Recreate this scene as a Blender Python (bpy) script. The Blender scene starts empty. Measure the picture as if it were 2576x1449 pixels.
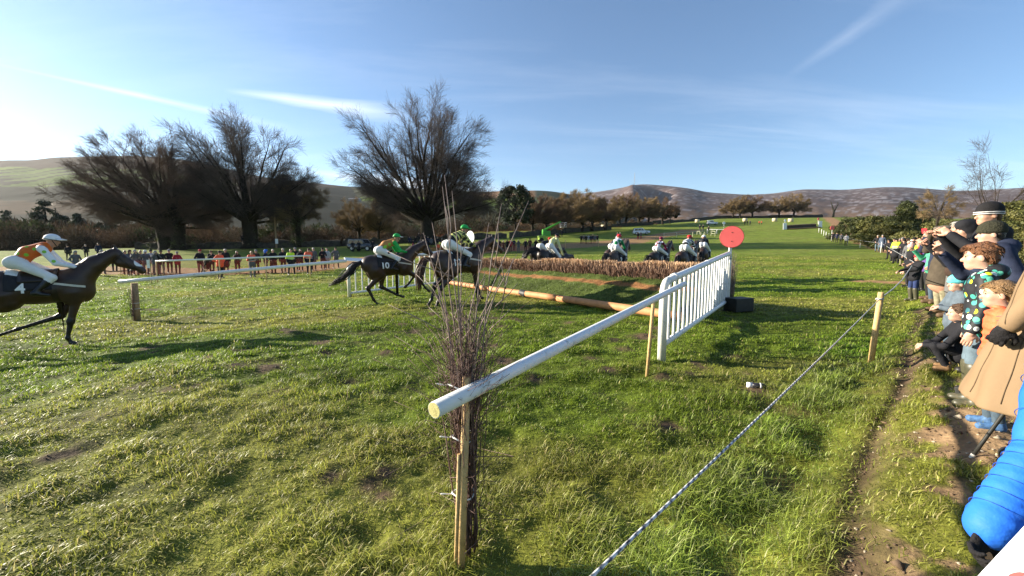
import bpy, bmesh, math, random
import numpy as np
from mathutils import Vector, Matrix, Euler
from mathutils.bvhtree import BVHTree
R = math.radians
rnd = random.Random(7)
S = bpy.context.scene
COL = S.collection

# ------------------------------------------------------------------ camera
F = 1288 / math.tan(R(52))          # focal length in units of a 2576 px wide picture
PITCH = math.atan(94.5 / F)
H = 1.6
cam_d = bpy.data.cameras.new('camera')
cam_d.sensor_fit = 'HORIZONTAL'; cam_d.angle = R(104)
cam_d.clip_start = 0.05; cam_d.clip_end = 20000
cam = bpy.data.objects.new('camera', cam_d); COL.objects.link(cam)
cam.location = (0, 0, H); cam.rotation_euler = (R(90) - PITCH, 0, 0)
S.camera = cam

# ------------------------------------------------------------------ sky and sun
SUN_EL = R(16.0)
SUN_V = Vector((-math.cos(R(15)) * math.cos(SUN_EL), math.sin(R(15)) * math.cos(SUN_EL), math.sin(SUN_EL)))
W = bpy.data.worlds.new('World'); S.world = W; W.use_nodes = True
nt = W.node_tree; nt.nodes.clear()
def N(t, kind, **kw):
    n = t.nodes.new(kind)
    for k, v in kw.items():
        if k in n.inputs: n.inputs[k].default_value = v
        else: setattr(n, k, v)
    return n
L = nt.links.new
out = N(nt, 'ShaderNodeOutputWorld'); bg = N(nt, 'ShaderNodeBackground'); bg.inputs[1].default_value = 0.068
sky = N(nt, 'ShaderNodeTexSky'); sky.sky_type = 'NISHITA'; sky.sun_disc = False
sky.sun_elevation = SUN_EL; sky.sun_rotation = math.atan2(SUN_V.x, SUN_V.y)
sky.altitude = 150; sky.air_density = 1.0; sky.dust_density = 0.35; sky.ozone_density = 3.4
L(bg.outputs[0], out.inputs[0])
# thin cirrus: wispy streaks laid out by sky direction
tc = N(nt, 'ShaderNodeTexCoord'); sep = N(nt, 'ShaderNodeSeparateXYZ'); L(tc.outputs['Generated'], sep.inputs[0])
def mth(t, op, a, b=None, c=None, clamp=False):
    n = t.nodes.new('ShaderNodeMath'); n.operation = op; n.use_clamp = clamp
    for i, v in enumerate((a, b, c)):
        if v is None: continue
        if isinstance(v, (int, float)): n.inputs[i].default_value = v
        else: t.links.new(v, n.inputs[i])
    return n.outputs[0]
zc = mth(nt, 'MAXIMUM', sep.outputs[2], 0.02)
den = mth(nt, 'ADD', zc, 0.12)
ux = mth(nt, 'DIVIDE', sep.outputs[0], den); uy = mth(nt, 'DIVIDE', sep.outputs[1], den)
cv = N(nt, 'ShaderNodeCombineXYZ'); L(ux, cv.inputs[0]); L(uy, cv.inputs[1])
mp = N(nt, 'ShaderNodeMapping'); mp.inputs['Rotation'].default_value = (0, 0, R(-28)); mp.inputs['Scale'].default_value = (0.55, 3.2, 1)
L(cv.outputs[0], mp.inputs[0])
n1 = N(nt, 'ShaderNodeTexNoise', Scale=0.9, Detail=9, Roughness=0.62, Distortion=0.6); L(mp.outputs[0], n1.inputs[0])
mp2 = N(nt, 'ShaderNodeMapping'); mp2.inputs['Rotation'].default_value = (0, 0, R(35)); mp2.inputs['Scale'].default_value = (0.5, 1.3, 1); mp2.inputs['Location'].default_value = (3.1, 1.7, 0)
L(cv.outputs[0], mp2.inputs[0])
n2 = N(nt, 'ShaderNodeTexNoise', Scale=0.7, Detail=5, Roughness=0.55); L(mp2.outputs[0], n2.inputs[0])
r1 = N(nt, 'ShaderNodeMapRange'); r1.inputs[1].default_value = 0.47; r1.inputs[2].default_value = 0.8; L(n1.outputs[0], r1.inputs[0])
r2 = N(nt, 'ShaderNodeMapRange'); r2.inputs[1].default_value = 0.38; r2.inputs[2].default_value = 0.68; L(n2.outputs[0], r2.inputs[0])
wisp = mth(nt, 'MULTIPLY', r1.outputs[0], r2.outputs[0])
# the one bright streak over the trees, and the pale bank low behind them
def ray(px, py):
    u = (px - 1288) / F; v = (724.5 - py) / F
    dy = math.cos(PITCH) + v * math.sin(PITCH); dz = v * math.cos(PITCH) - math.sin(PITCH)
    return u / dy, dz / dy
ar = mth(nt, 'DIVIDE', sep.outputs[0], mth(nt, 'MAXIMUM', sep.outputs[1], 0.05))
er = mth(nt, 'DIVIDE', sep.outputs[2], mth(nt, 'MAXIMUM', sep.outputs[1], 0.05))
def streak(p0, p1, hw, soft, amt):
    a0, s0 = ray(*p0); a1, s1 = ray(*p1)
    t = mth(nt, 'DIVIDE', mth(nt, 'SUBTRACT', ar, a0), a1 - a0)
    off = mth(nt, 'SUBTRACT', er, mth(nt, 'MULTIPLY_ADD', t, s1 - s0, s0))
    w = mth(nt, 'MULTIPLY', mth(nt, 'MULTIPLY_ADD', n1.outputs[0], 0.9, 0.25), hw)
    tri = mth(nt, 'MULTIPLY_ADD', t, 0.8, 0.25)
    e = mth(nt, 'DIVIDE', mth(nt, 'ABSOLUTE', off), mth(nt, 'MULTIPLY', w, tri))
    m = mth(nt, 'SUBTRACT', 1.0, e, clamp=True)
    fade = mth(nt, 'MULTIPLY', mth(nt, 'MULTIPLY', t, soft, clamp=True), mth(nt, 'MULTIPLY', mth(nt, 'SUBTRACT', 1.0, t), soft, clamp=True), clamp=True)
    return mth(nt, 'MULTIPLY', mth(nt, 'MULTIPLY', m, fade), mth(nt, 'MULTIPLY', r1.outputs[0], amt * 1.2) if amt < .3 else mth(nt, 'MULTIPLY_ADD', n1.outputs[0], amt, amt * .45))
st = streak((560, 226), (1040, 292), 0.042, 3.0, 0.46)
st2 = streak((740, 428), (1340, 500), 0.05, 2.5, 0.75)
st4 = mth(nt, 'MULTIPLY', streak((1960, 205), (2330, -45), 0.07, 2.0, 0.34), 0.36)
st3 = streak((-60, 150), (760, 330), 0.02, 2.0, 0.35)
tot = mth(nt, 'ADD', mth(nt, 'ADD', mth(nt, 'MULTIPLY', wisp, 0.20), st), mth(nt, 'ADD', st2, mth(nt, 'ADD', st3, st4)), clamp=True)
mix = N(nt, 'ShaderNodeMix', data_type='RGBA')
L(tot, mix.inputs[0]); L(sky.outputs[0], mix.inputs[6]); mix.inputs[7].default_value = (7.6, 7.8, 8.2, 1)
L(mix.outputs[2], bg.inputs[0])

sun_d = bpy.data.lights.new('sun', 'SUN'); sun_d.energy = 5.0; sun_d.angle = R(0.55); sun_d.color = (1.0, 0.90, 0.74)
sun = bpy.data.objects.new('sun', sun_d); COL.objects.link(sun)
sun.rotation_euler = SUN_V.to_track_quat('Z', 'Y').to_euler(); sun.location = (-20, 5, 30)
S.view_settings.view_transform = 'Standard'; S.view_settings.look = 'None'
S.view_settings.exposure = 1.72; S.view_settings.gamma = 1
S.cycles.max_bounces = 6; S.cycles.transparent_max_bounces = 24
S.cycles.use_denoising = True

# ------------------------------------------------------------------ small helpers
def vnoise(x, y, seed=0):
    xi = np.floor(x).astype(np.int64); yi = np.floor(y).astype(np.int64)
    fx = x - xi; fy = y - yi
    def h(i, j):
        n = (i * 374761393 + j * 668265263 + seed * 144665) & 0xffffffff
        n = ((n ^ (n >> 13)) * 1274126177) & 0xffffffff
        return ((n ^ (n >> 16)) & 0xffff) / 65535.0
    sx = fx * fx * (3 - 2 * fx); sy = fy * fy * (3 - 2 * fy)
    return (h(xi, yi) * (1 - sx) + h(xi + 1, yi) * sx) * (1 - sy) + (h(xi, yi + 1) * (1 - sx) + h(xi + 1, yi + 1) * sx) * sy
def fbm(x, y, seed=0, o=4):
    t = 0; a = 0.5
    for k in range(o):
        t = t + a * vnoise(x * 2 ** k, y * 2 ** k, seed + k * 17); a *= 0.5
    return t / (1 - 0.5 ** o)
def sstep(a, b, x):
    t = np.clip((x - a) / (b - a), 0, 1); return t * t * (3 - 2 * t)

def mesh_from(name, V, Fc, mats=(), midx=None, smooth=True, col=None):
    """V (n,3) array, Fc (m,k) array or list of lists -> mesh"""
    me = bpy.data.meshes.new(name)
    V = np.asarray(V, dtype=np.float32)
    if isinstance(Fc, np.ndarray):
        m, k = Fc.shape
        me.vertices.add(len(V)); me.vertices.foreach_set('co', V.ravel())
        me.loops.add(m * k); me.loops.foreach_set('vertex_index', Fc.astype(np.int32).ravel())
        me.polygons.add(m); me.polygons.foreach_set('loop_start', np.arange(0, m * k, k, dtype=np.int32))
        me.update(calc_edges=True)
    else:
        me.from_pydata([tuple(map(float, v)) for v in V], [], [list(map(int, f)) for f in Fc]); me.update()
    for m_ in mats: me.materials.append(m_)
    if midx is not None: me.polygons.foreach_set('material_index', np.asarray(midx, dtype=np.int32))
    if smooth: me.polygons.foreach_set('use_smooth', np.ones(len(me.polygons), dtype=bool))
    if col is not None:
        at_ = me.color_attributes.new('tint', 'FLOAT_COLOR', 'POINT')
        c4 = np.ones((len(V), 4), dtype=np.float32); c4[:, :3] = col
        at_.data.foreach_set('color', c4.ravel())
    return me
def link(name, me, parent=None, loc=None, rotz=None):
    o = bpy.data.objects.new(name, me); COL.objects.link(o)
    if parent is not None: o.parent = parent
    if loc is not None: o.location = loc
    if rotz is not None: o.rotation_euler = (0, 0, rotz)
    return o
def tag(o, label=None, cat=None, group=None, kind=None):
    if label: o['label'] = label
    if cat: o['category'] = cat
    if group: o['group'] = group
    if kind: o['kind'] = kind
    return o
def thing(name, label, cat, loc=(0, 0, 0), rotz=0, group=None):
    o = bpy.data.objects.new(name, None); COL.objects.link(o); o.empty_display_size = 0.2
    o.location = loc; o.rotation_euler = (0, 0, rotz)
    return tag(o, label, cat, group)
def dup(root, loc, rotz=0, scale=1, label=None, mats=None):
    kids = [c for c in list(COL.objects) if c.parent == root]
    r = root.copy(); COL.objects.link(r); r.location = loc; r.rotation_euler = (0, 0, rotz)
    r.scale = (scale,) * 3 if isinstance(scale, (int, float)) else scale
    if label: r['label'] = label
    for ch in kids:
        c = ch.copy(); COL.objects.link(c); c.parent = r
        for g in [q for q in list(COL.objects) if q.parent == ch]:
            d = g.copy(); COL.objects.link(d); d.parent = c
    return r

MATS = {}
def M(name, color, rough=0.7, var=0.18, scale=9.0, bump=0.0, bscale=60, metal=0.0, spec=0.4, dirt=None, trans=0.0, coat=0.0, tint=False):
    if name in MATS: return MATS[name]
    m = bpy.data.materials.new(name); m.use_nodes = True; t = m.node_tree; t.nodes.clear(); MATS[name] = m
    o = N(t, 'ShaderNodeOutputMaterial'); b = N(t, 'ShaderNodeBsdfPrincipled')
    b.inputs['Roughness'].default_value = rough; b.inputs['Metallic'].default_value = metal
    b.inputs['Specular IOR Level'].default_value = spec; b.inputs['Coat Weight'].default_value = coat
    tcn = N(t, 'ShaderNodeTexCoord'); nz = N(t, 'ShaderNodeTexNoise', Scale=scale, Detail=5, Roughness=0.6)
    t.links.new(tcn.outputs['Object'], nz.inputs[0])
    mr = N(t, 'ShaderNodeMapRange'); mr.inputs[1].default_value = 0.3; mr.inputs[2].default_value = 0.7
    mr.inputs[3].default_value = 1 - var; mr.inputs[4].default_value = 1 + var
    t.links.new(nz.outputs[0], mr.inputs[0])
    hs = N(t, 'ShaderNodeHueSaturation'); hs.inputs['Color'].default_value = (*color, 1)
    if tint:
        va = N(t, 'ShaderNodeVertexColor', layer_name='tint'); t.links.new(va.outputs[0], hs.inputs['Color'])
    t.links.new(mr.outputs[0], hs.inputs['Value'])
    c = hs.outputs[0]
    if dirt:
        n2_ = N(t, 'ShaderNodeTexNoise', Scale=dirt[1], Detail=7, Roughness=0.7); t.links.new(tcn.outputs['Object'], n2_.inputs[0])
        m2 = N(t, 'ShaderNodeMapRange'); m2.inputs[1].default_value = dirt[2]; m2.inputs[2].default_value = dirt[2] + 0.16
        t.links.new(n2_.outputs[0], m2.inputs[0])
        mx = N(t, 'ShaderNodeMix', data_type='RGBA'); t.links.new(m2.outputs[0], mx.inputs[0]); t.links.new(c, mx.inputs[6])
        mx.inputs[7].default_value = (*dirt[0], 1); c = mx.outputs[2]
    t.links.new(c, b.inputs['Base Color'])
    if bump:
        nb = N(t, 'ShaderNodeTexNoise', Scale=bscale, Detail=4, Roughness=0.6); t.links.new(tcn.outputs['Object'], nb.inputs[0])
        bp = N(t, 'ShaderNodeBump'); bp.inputs['Strength'].default_value = bump; bp.inputs['Distance'].default_value = 0.02
        t.links.new(nb.outputs[0], bp.inputs['Height']); t.links.new(bp.outputs[0], b.inputs['Normal'])
    sh = b.outputs[0]
    if trans:
        tr = N(t, 'ShaderNodeBsdfTranslucent'); t.links.new(c, tr.inputs[0])
        ms = N(t, 'ShaderNodeMixShader'); ms.inputs[0].default_value = trans
        t.links.new(sh, ms.inputs[1]); t.links.new(tr.outputs[0], ms.inputs[2]); sh = ms.outputs[0]
    t.links.new(sh, o.inputs[0])
    return m

def tubes(paths, sides=6, cap=True):
    """paths: list of (pts, radii). -> V, quads (with degenerate-free tip caps)"""
    Vs = []; Fs = []; base = 0
    ang = np.linspace(0, 2 * np.pi, sides, endpoint=False)
    for pts, rad in paths:
        P = np.asarray(pts, float); r = np.asarray(rad, float); n = len(P)
        T = np.gradient(P, axis=0); T /= np.linalg.norm(T, axis=1)[:, None] + 1e-9
        U = np.empty_like(T); u_ = np.array([0, 0, 1.0]) if abs(T[0, 2]) < 0.8 else np.array([1.0, 0, 0])
        u_ = np.cross(T[0], u_)
        for q in range(n):
            u_ = u_ - T[q] * (u_ @ T[q]); u_ = u_ / (math.sqrt(u_ @ u_) + 1e-9); U[q] = u_
        Wv = np.cross(T, U)
        ring = P[:, None, :] + r[:, None, None] * (np.cos(ang)[None, :, None] * U[:, None, :] + np.sin(ang)[None, :, None] * Wv[:, None, :])
        Vs.append(ring.reshape(-1, 3))
        i = np.arange(n - 1)[:, None] * sides; j = np.arange(sides)[None, :]; jn = (j + 1) % sides
        q = np.stack([i + j, i + jn, i + sides + jn, i + sides + j], -1).reshape(-1, 4) + base
        Fs.append(q); base += n * sides
        if cap:
            for e, idx in ((0, 0), (1, (n - 1) * sides)):
                Vs.append(P[0:1] if e == 0 else P[-1:]); c = base; base += 1
                k0 = base - 1 - n * sides - e + idx
                a = np.arange(sides) + k0; b_ = np.roll(a, -1)
                tri = np.stack([np.full(sides, c), b_, a, np.full(sides, c)] if e == 0 else [np.full(sides, c), a, b_, np.full(sides, c)], -1)
                Fs.append(tri)
    V = np.concatenate(Vs); Q = np.concatenate(Fs)
    return V, Q
def quads_to_mesh(name, V, Q, mats, smooth=True, midx=None, col=None):
    deg = Q[:, 0] == Q[:, 3]
    if deg.any():
        faces = [list(q[:3]) if d else list(q) for q, d in zip(Q.tolist(), deg)]
        me = mesh_from(name, V, faces, mats, midx, smooth, col)
        if smooth: me.polygons.foreach_set('use_smooth', ~deg)
        return me
    return mesh_from(name, V, Q, mats, midx, smooth, col)
def tube_obj(name, paths, mat, parent=None, sides=8, smooth=True):
    V, Q = tubes(paths, sides)
    return link(name, quads_to_mesh(name, V, Q, [mat], smooth), parent)
class BM:
    """collects bevelled boxes etc. into one mesh"""
    def __init__(s): s.b = bmesh.new()
    def box(s, c, size, rot=(0, 0, 0), bev=0.0, mat=0):
        r = bmesh.ops.create_cube(s.b, size=1.0)
        vs = r['verts']
        bmesh.ops.scale(s.b, vec=size, verts=vs)
        fs = list({f for v in vs for f in v.link_faces})
        for f in fs: f.material_index = mat
        if bev:
            es = list({e for v in vs for e in v.link_edges})
            rr = bmesh.ops.bevel(s.b, geom=es, offset=bev, segments=2, affect='EDGES', profile=0.5)
            vs = list({v for f in rr['faces'] for v in f.verts} | {v for v in vs if v.is_valid})
            for f in {f for v in vs for f in v.link_faces}: f.material_index = mat
        bmesh.ops.transform(s.b, matrix=Matrix.Translation(c) @ Euler(rot).to_matrix().to_4x4(), verts=vs)
        return s
    def cyl(s, p0, p1, r0, r1=None, n=16, mat=0):
        p0 = Vector(p0); p1 = Vector(p1); d = p1 - p0
        r = bmesh.ops.create_cone(s.b, cap_ends=True, segments=n, radius1=r0, radius2=r0 if r1 is None else r1, depth=d.length)
        for f in {f for v in r['verts'] for f in v.link_faces}: f.material_index = mat; f.smooth = len(f.verts) == 4
        bmesh.ops.transform(s.b, matrix=Matrix.Translation((p0 + p1) / 2) @ d.to_track_quat('Z', 'Y').to_matrix().to_4x4(), verts=r['verts'])
        return s
    def sphere(s, c, rad, scale=(1, 1, 1), n=14, mat=0):
        r = bmesh.ops.create_uvsphere(s.b, u_segments=n, v_segments=max(6, n // 2 + 2), radius=rad)
        for f in {f for v in r['verts'] for f in v.link_faces}: f.material_index = mat; f.smooth = True
        bmesh.ops.transform(s.b, matrix=Matrix.Translation(c) @ Matrix.Diagonal((*scale, 1)), verts=r['verts'])
        return s
    def prism(s, pts, y0, y1, mat=0, bev=0.0):
        """profile in xz extruded along y"""
        a = [s.b.verts.new((x, y0, z)) for x, z in pts]; b_ = [s.b.verts.new((x, y1, z)) for x, z in pts]
        n = len(pts); fs = [s.b.faces.new(a), s.b.faces.new(b_[::-1])]
        for i in range(n): fs.append(s.b.faces.new((a[i], b_[i], b_[(i + 1) % n], a[(i + 1) % n])))
        for f in fs: f.material_index = mat
        if bev:
            es = list({e for v in a + b_ for e in v.link_edges})
            bmesh.ops.bevel(s.b, geom=es, offset=bev, segments=2, affect='EDGES', profile=0.5)
        return s
    def obj(s, name, mats, parent=None, smooth=False):
        me = bpy.data.meshes.new(name)
        bmesh.ops.recalc_face_normals(s.b, faces=s.b.faces)
        s.b.to_mesh(me); s.b.free()
        for m in (mats if isinstance(mats, (list, tuple)) else [mats]): me.materials.append(m)
        if smooth: me.polygons.foreach_set('use_smooth', np.ones(len(me.polygons), dtype=bool))
        return link(name, me, parent)

# ------------------------------------------------------------------ the lie of the land
TC = [0, 300, 550, 900, 1200, 1550, 1800, 2100, 2300, 2576]
TR = [20, 30, 42, 55, 67, 78, 95, 120, 150, 178, 220, 260, 330]
TP = [[726, 726, 724, 716, 712, 710, 708, 705, 695, 690],
      [684, 686, 688, 681, 677, 668, 664, 663, 660, 656],
      [660, 662, 664, 657, 653, 646, 640, 636, 634, 634],
      [643, 645, 648, 641, 636, 630, 627, 623, 622, 622],
      [631, 630, 634, 631, 622, 619, 617, 613, 612, 612],
      [633, 624, 622, 621, 613, 613, 611, 604, 603, 603],
      [640, 630, 621, 609, 602, 603, 601, 590, 588, 588],
      [648, 642, 632, 612, 591, 589, 586, 575, 573, 573],
      [650, 648, 640, 624, 583, 577, 573, 562, 562, 562],
      [650, 650, 646, 634, 590, 569, 565, 555, 556, 556],
      [650, 650, 650, 642, 610, 568, 554, 548, 550, 550],
      [648, 648, 648, 646, 625, 580, 550, 546, 548, 548],
      [646, 646, 646, 645, 635, 600, 556, 550, 552, 552]]
TA = np.array([ray(p, 630)[0] for p in TC])
TS = np.array([[ray(TC[j], TP[i][j])[1] for j in range(len(TC))] for i in range(len(TR))])
TZ = H + TS * np.array(TR)[:, None]
def bank_t(x, y):      # signed distance to the right of the rope line
    return (x - (0.2 + 1.0625 * (y - 0.95))) / 1.459
def near_z(x, y):
    z = -0.36 * sstep(-3.5, -9.0, x) * 1.0
    t = bank_t(x, y)
    z = z + 0.36 * np.clip((t + .02) / .86, 0, 1) * sstep(34, 16, y)
    z = z - 0.045 * np.exp(-((t - 0.36 - 0.05 * np.sin(y * 1.7)) / 0.07) ** 2) * sstep(14, 7, y)  # furrow cut into the bank to make a dark stripe of shade
    return z
def land(x, y):
    x = np.asarray(x, float); y = np.asarray(y, float)
    yy = np.maximum(y, 0.3); a = np.clip(x / yy, TA[0], TA[-1])
    j = np.clip(np.searchsorted(TA, a, side='right') - 1, 0, len(TA) - 2)
    fj = (a - TA[j]) / (TA[j + 1] - TA[j])
    rows = TZ[:, j] * (1 - fj) + TZ[:, j + 1] * fj
    rows = rows.reshape(len(TR), -1); yv = yy.ravel()
    i = np.clip(np.searchsorted(TR, yv, side='right') - 1, 0, len(TR) - 2)
    tr = np.array(TR, float); fi = np.clip((yv - tr[i]) / (tr[i + 1] - tr[i]), 0, 1)
    k = np.arange(len(yv)); zf = rows[i, k] * (1 - fi) + rows[i + 1, k] * fi
    zf = zf.reshape(x.shape)
    nz = near_z(x, y)
    w = sstep(9, 22, yy)
    z = nz * (1 - w) + zf * w
    far = sstep(330, 900, np.hypot(x, y))
    return z * (1 - far) + (-18) * far
def tussock(x, y):
    r = np.hypot(x, y)
    k = sstep(120, 25, r)
    b = fbm(x * 0.9, y * 1.3, 3, 3) - 0.5
    c = fbm(x * 2.6 + 9, y * 3.2, 5, 3) - 0.5
    d = fbm(x * 7.5, y * 7.5, 8, 2) - 0.5
    return (0.085 * b + 0.075 * c) * k + 0.035 * d * sstep(16, 6, r)
def ground_z(x, y):
    return land(x, y) + tussock(x, y)
def gz(x, y): return float(ground_z(np.array([x]), np.array([y]))[0])
def at(px, py, depth):
    a, s = ray(px, py); return Vector((a * depth, depth, H + s * depth))
def on(px, depth, dz=0.0):
    x = ray(px, 650)[0] * depth; return Vector((x, depth, gz(x, depth) + dz))
def hit(px, py):
    a, s = ray(px, py); y = 0.8
    ys = np.geomspace(0.7, 320, 1500); g = ground_z(a * ys, ys) - (H + s * ys)
    i = int(np.argmax(g > 0)) if (g > 0).any() else 1499
    return Vector((a * ys[i], ys[i], H + s * ys[i]))

# worn turf, plus a shade stripe painted on the bank: returns (mud 0..1, track 0..1, straw 0..1)
DIV = [hit(*p) for p in ((1545, 855), (1578, 878), (1486, 902), (1240, 800), (1090, 792), (965, 1188), (600, 880), (1330, 830), (1700, 815), (520, 900), (700, 985), (1010, 815), (860, 800), (420, 985), (1560, 800))]
_r = random.Random(4)
DIV += [hit(_r.uniform(60, 1900), _r.uniform(790, 1250) if _r.random() < .4 else _r.uniform(770, 960)) for _ in range(60)]
def wear(x, y):
    t = bank_t(x, y)
    mud_shade = np.zeros_like(x)
    for d in DIV:
        q = ((x - d.x) / (0.012 * d.y + 0.07)) ** 2 + ((y - d.y) / (0.016 * d.y + 0.07)) ** 2
        mud_shade = np.maximum(mud_shade, np.exp(-q * 1.2))
    nn = fbm(x * 1.7, y * 2.3, 11, 4)
    mud_shade = np.clip(mud_shade * (0.6 + nn), 0, 1) + 0.45 * sstep(0.62, 0.74, nn) * sstep(40, 20, y)
    n2 = fbm(x * 3.4, y * 2.6, 21, 4)
    mud_shade = mud_shade + sstep(0.30, .62, t) * sstep(0.50, 0.60, n2 + 0.05 * sstep(.6, 1.2, t) - .02) * sstep(25, 10, y) * sstep(-.2, .6, y)
    mud_shade = mud_shade + 0.9 * np.exp(-((t - 0.36 - 0.05 * np.sin(y * 1.7)) / 0.085) ** 2) * sstep(14, 7, y) * (0.45 + nn)  # stripe of shade along the bank, painted in as dark soil
    # landing/take-off scars on the course and the brown strips
    a = x / np.maximum(y, 0.3)
    tk = np.zeros_like(x)
    for (pa, pb, wd) in STRIPS:
        for (p0, p1) in zip(pa[:-1], pa[1:]):
            dx, dy = p1[0] - p0[0], p1[1] - p0[1]; l2 = dx * dx + dy * dy
            u = np.clip(((x - p0[0]) * dx + (y - p0[1]) * dy) / l2, 0, 1)
            dd = np.hypot(x - p0[0] - u * dx, y - p0[1] - u * dy)
            w_ = wd * (0.75 + 0.5 * vnoise(x * .35, y * .35, 4)) * (1 + .5 * sstep(40, 65, y) * (x < 30))
            tk = np.maximum(tk, pb * sstep(w_ * 1.12, w_ * 0.8, dd))
    straw = sstep(0.42, 0.66, fbm(x * 0.22 + 5, y * 0.4, 31, 4))
    return np.clip(mud_shade, 0, 1), np.clip(tk, 0, 1), straw
def H2(px, py): p = hit(px, py); return (p.x, p.y)
def D2(px, d): return (ray(px, 640)[0] * d, d)
STRIPS = [([D2(20, 34), D2(200, 34), D2(380, 32), D2(560, 31), D2(760, 33), D2(960, 47), D2(1200, 58), D2(1330, 64), D2(1440, 70), D2(1560, 84), D2(1660, 110), D2(1740, 136)], 0.95, 3.6),
          ([D2(2600, 14), D2(2440, 24), D2(2330, 36), D2(2262, 48), D2(2215, 60), D2(2172, 78), D2(2135, 105), D2(2105, 140), D2(2086, 190), D2(2072, 250)], 1.0, 2.4),
          ([D2(2190, 18.5), D2(2300, 17)], 0.95, 0.8)]
# ------------------------------------------------------------------ ground sheet
def build_ground():
    th = np.concatenate([np.linspace(-180, -66, 24)[:-1], np.linspace(-66, 66, 560), np.linspace(66, 180, 24)[1:]])
    rr = np.concatenate([[0.05], np.geomspace(0.5, 60, 420), np.geomspace(60, 330, 120)[1:], np.geomspace(330, 9000, 24)[1:]])
    T, Rr = np.meshgrid(R(1) * th, rr)
    X = Rr * np.sin(T); Y = Rr * np.cos(T)
    Z = ground_z(X, Y)
    nr, nc = X.shape
    V = np.stack([X, Y, Z], -1).reshape(-1, 3)
    i = np.arange(nr - 1)[:, None] * nc; j = np.arange(nc - 1)[None, :]
    Q = np.stack([i + j, i + j + 1, i + nc + j + 1, i + nc + j], -1).reshape(-1, 4)[:, ::-1]
    mud_shade, tk, straw = wear(X, Y)
    c = grass_col(X, Y, straw)
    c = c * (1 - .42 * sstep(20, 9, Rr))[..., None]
    soil = np.array([0.085, 0.058, 0.034]); trk = np.array([0.30, 0.175, 0.085])
    c = c * (1 - mud_shade[..., None]) + soil * mud_shade[..., None]
    pale = sstep(0.40, .7, bank_t(X, Y)) * sstep(25, 10, Y)
    c = c * (1 - (mud_shade * pale * .8)[..., None]) + np.array([0.25, 0.165, 0.09]) * (.7 + .6 * fbm(X * 9, Y * 9, 90, 3))[..., None] * (mud_shade * pale * .8)[..., None]
    c = c * (1 - tk[..., None]) + trk * tk[..., None]
    far = sstep(290, 420, Rr)[..., None]
    c = c * (1 - far) + np.array([0.075, 0.06, 0.035]) * far
    m = M('turf', (0.1, 0.12, 0.03), rough=0.95, var=0.45, scale=5, bump=1.0, bscale=20, spec=0.1, tint=True, dirt=((0.050, 0.058, 0.016), 2.6, .55))
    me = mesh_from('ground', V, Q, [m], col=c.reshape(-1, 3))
    tag(link('ground', me), kind='structure')
def grass_col(X, Y, straw):
    g1 = np.array([0.112, 0.172, 0.012]); g2 = np.array([0.205, 0.205, 0.036])
    c = g1 + (g2 - g1) * (0.15 + 0.7 * straw)[..., None]
    f = sstep(18, 60, np.hypot(X, Y))[..., None]
    c = c * (1 - f) + (np.array([0.140, 0.185, 0.022]) + straw[..., None] * np.array([0.03, 0.01, 0.01])) * f
    v = fbm(X * 0.9, Y * 1.4, 77, 3)
    return c * (0.62 + 0.76 * v)[..., None]
build_ground()

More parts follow.
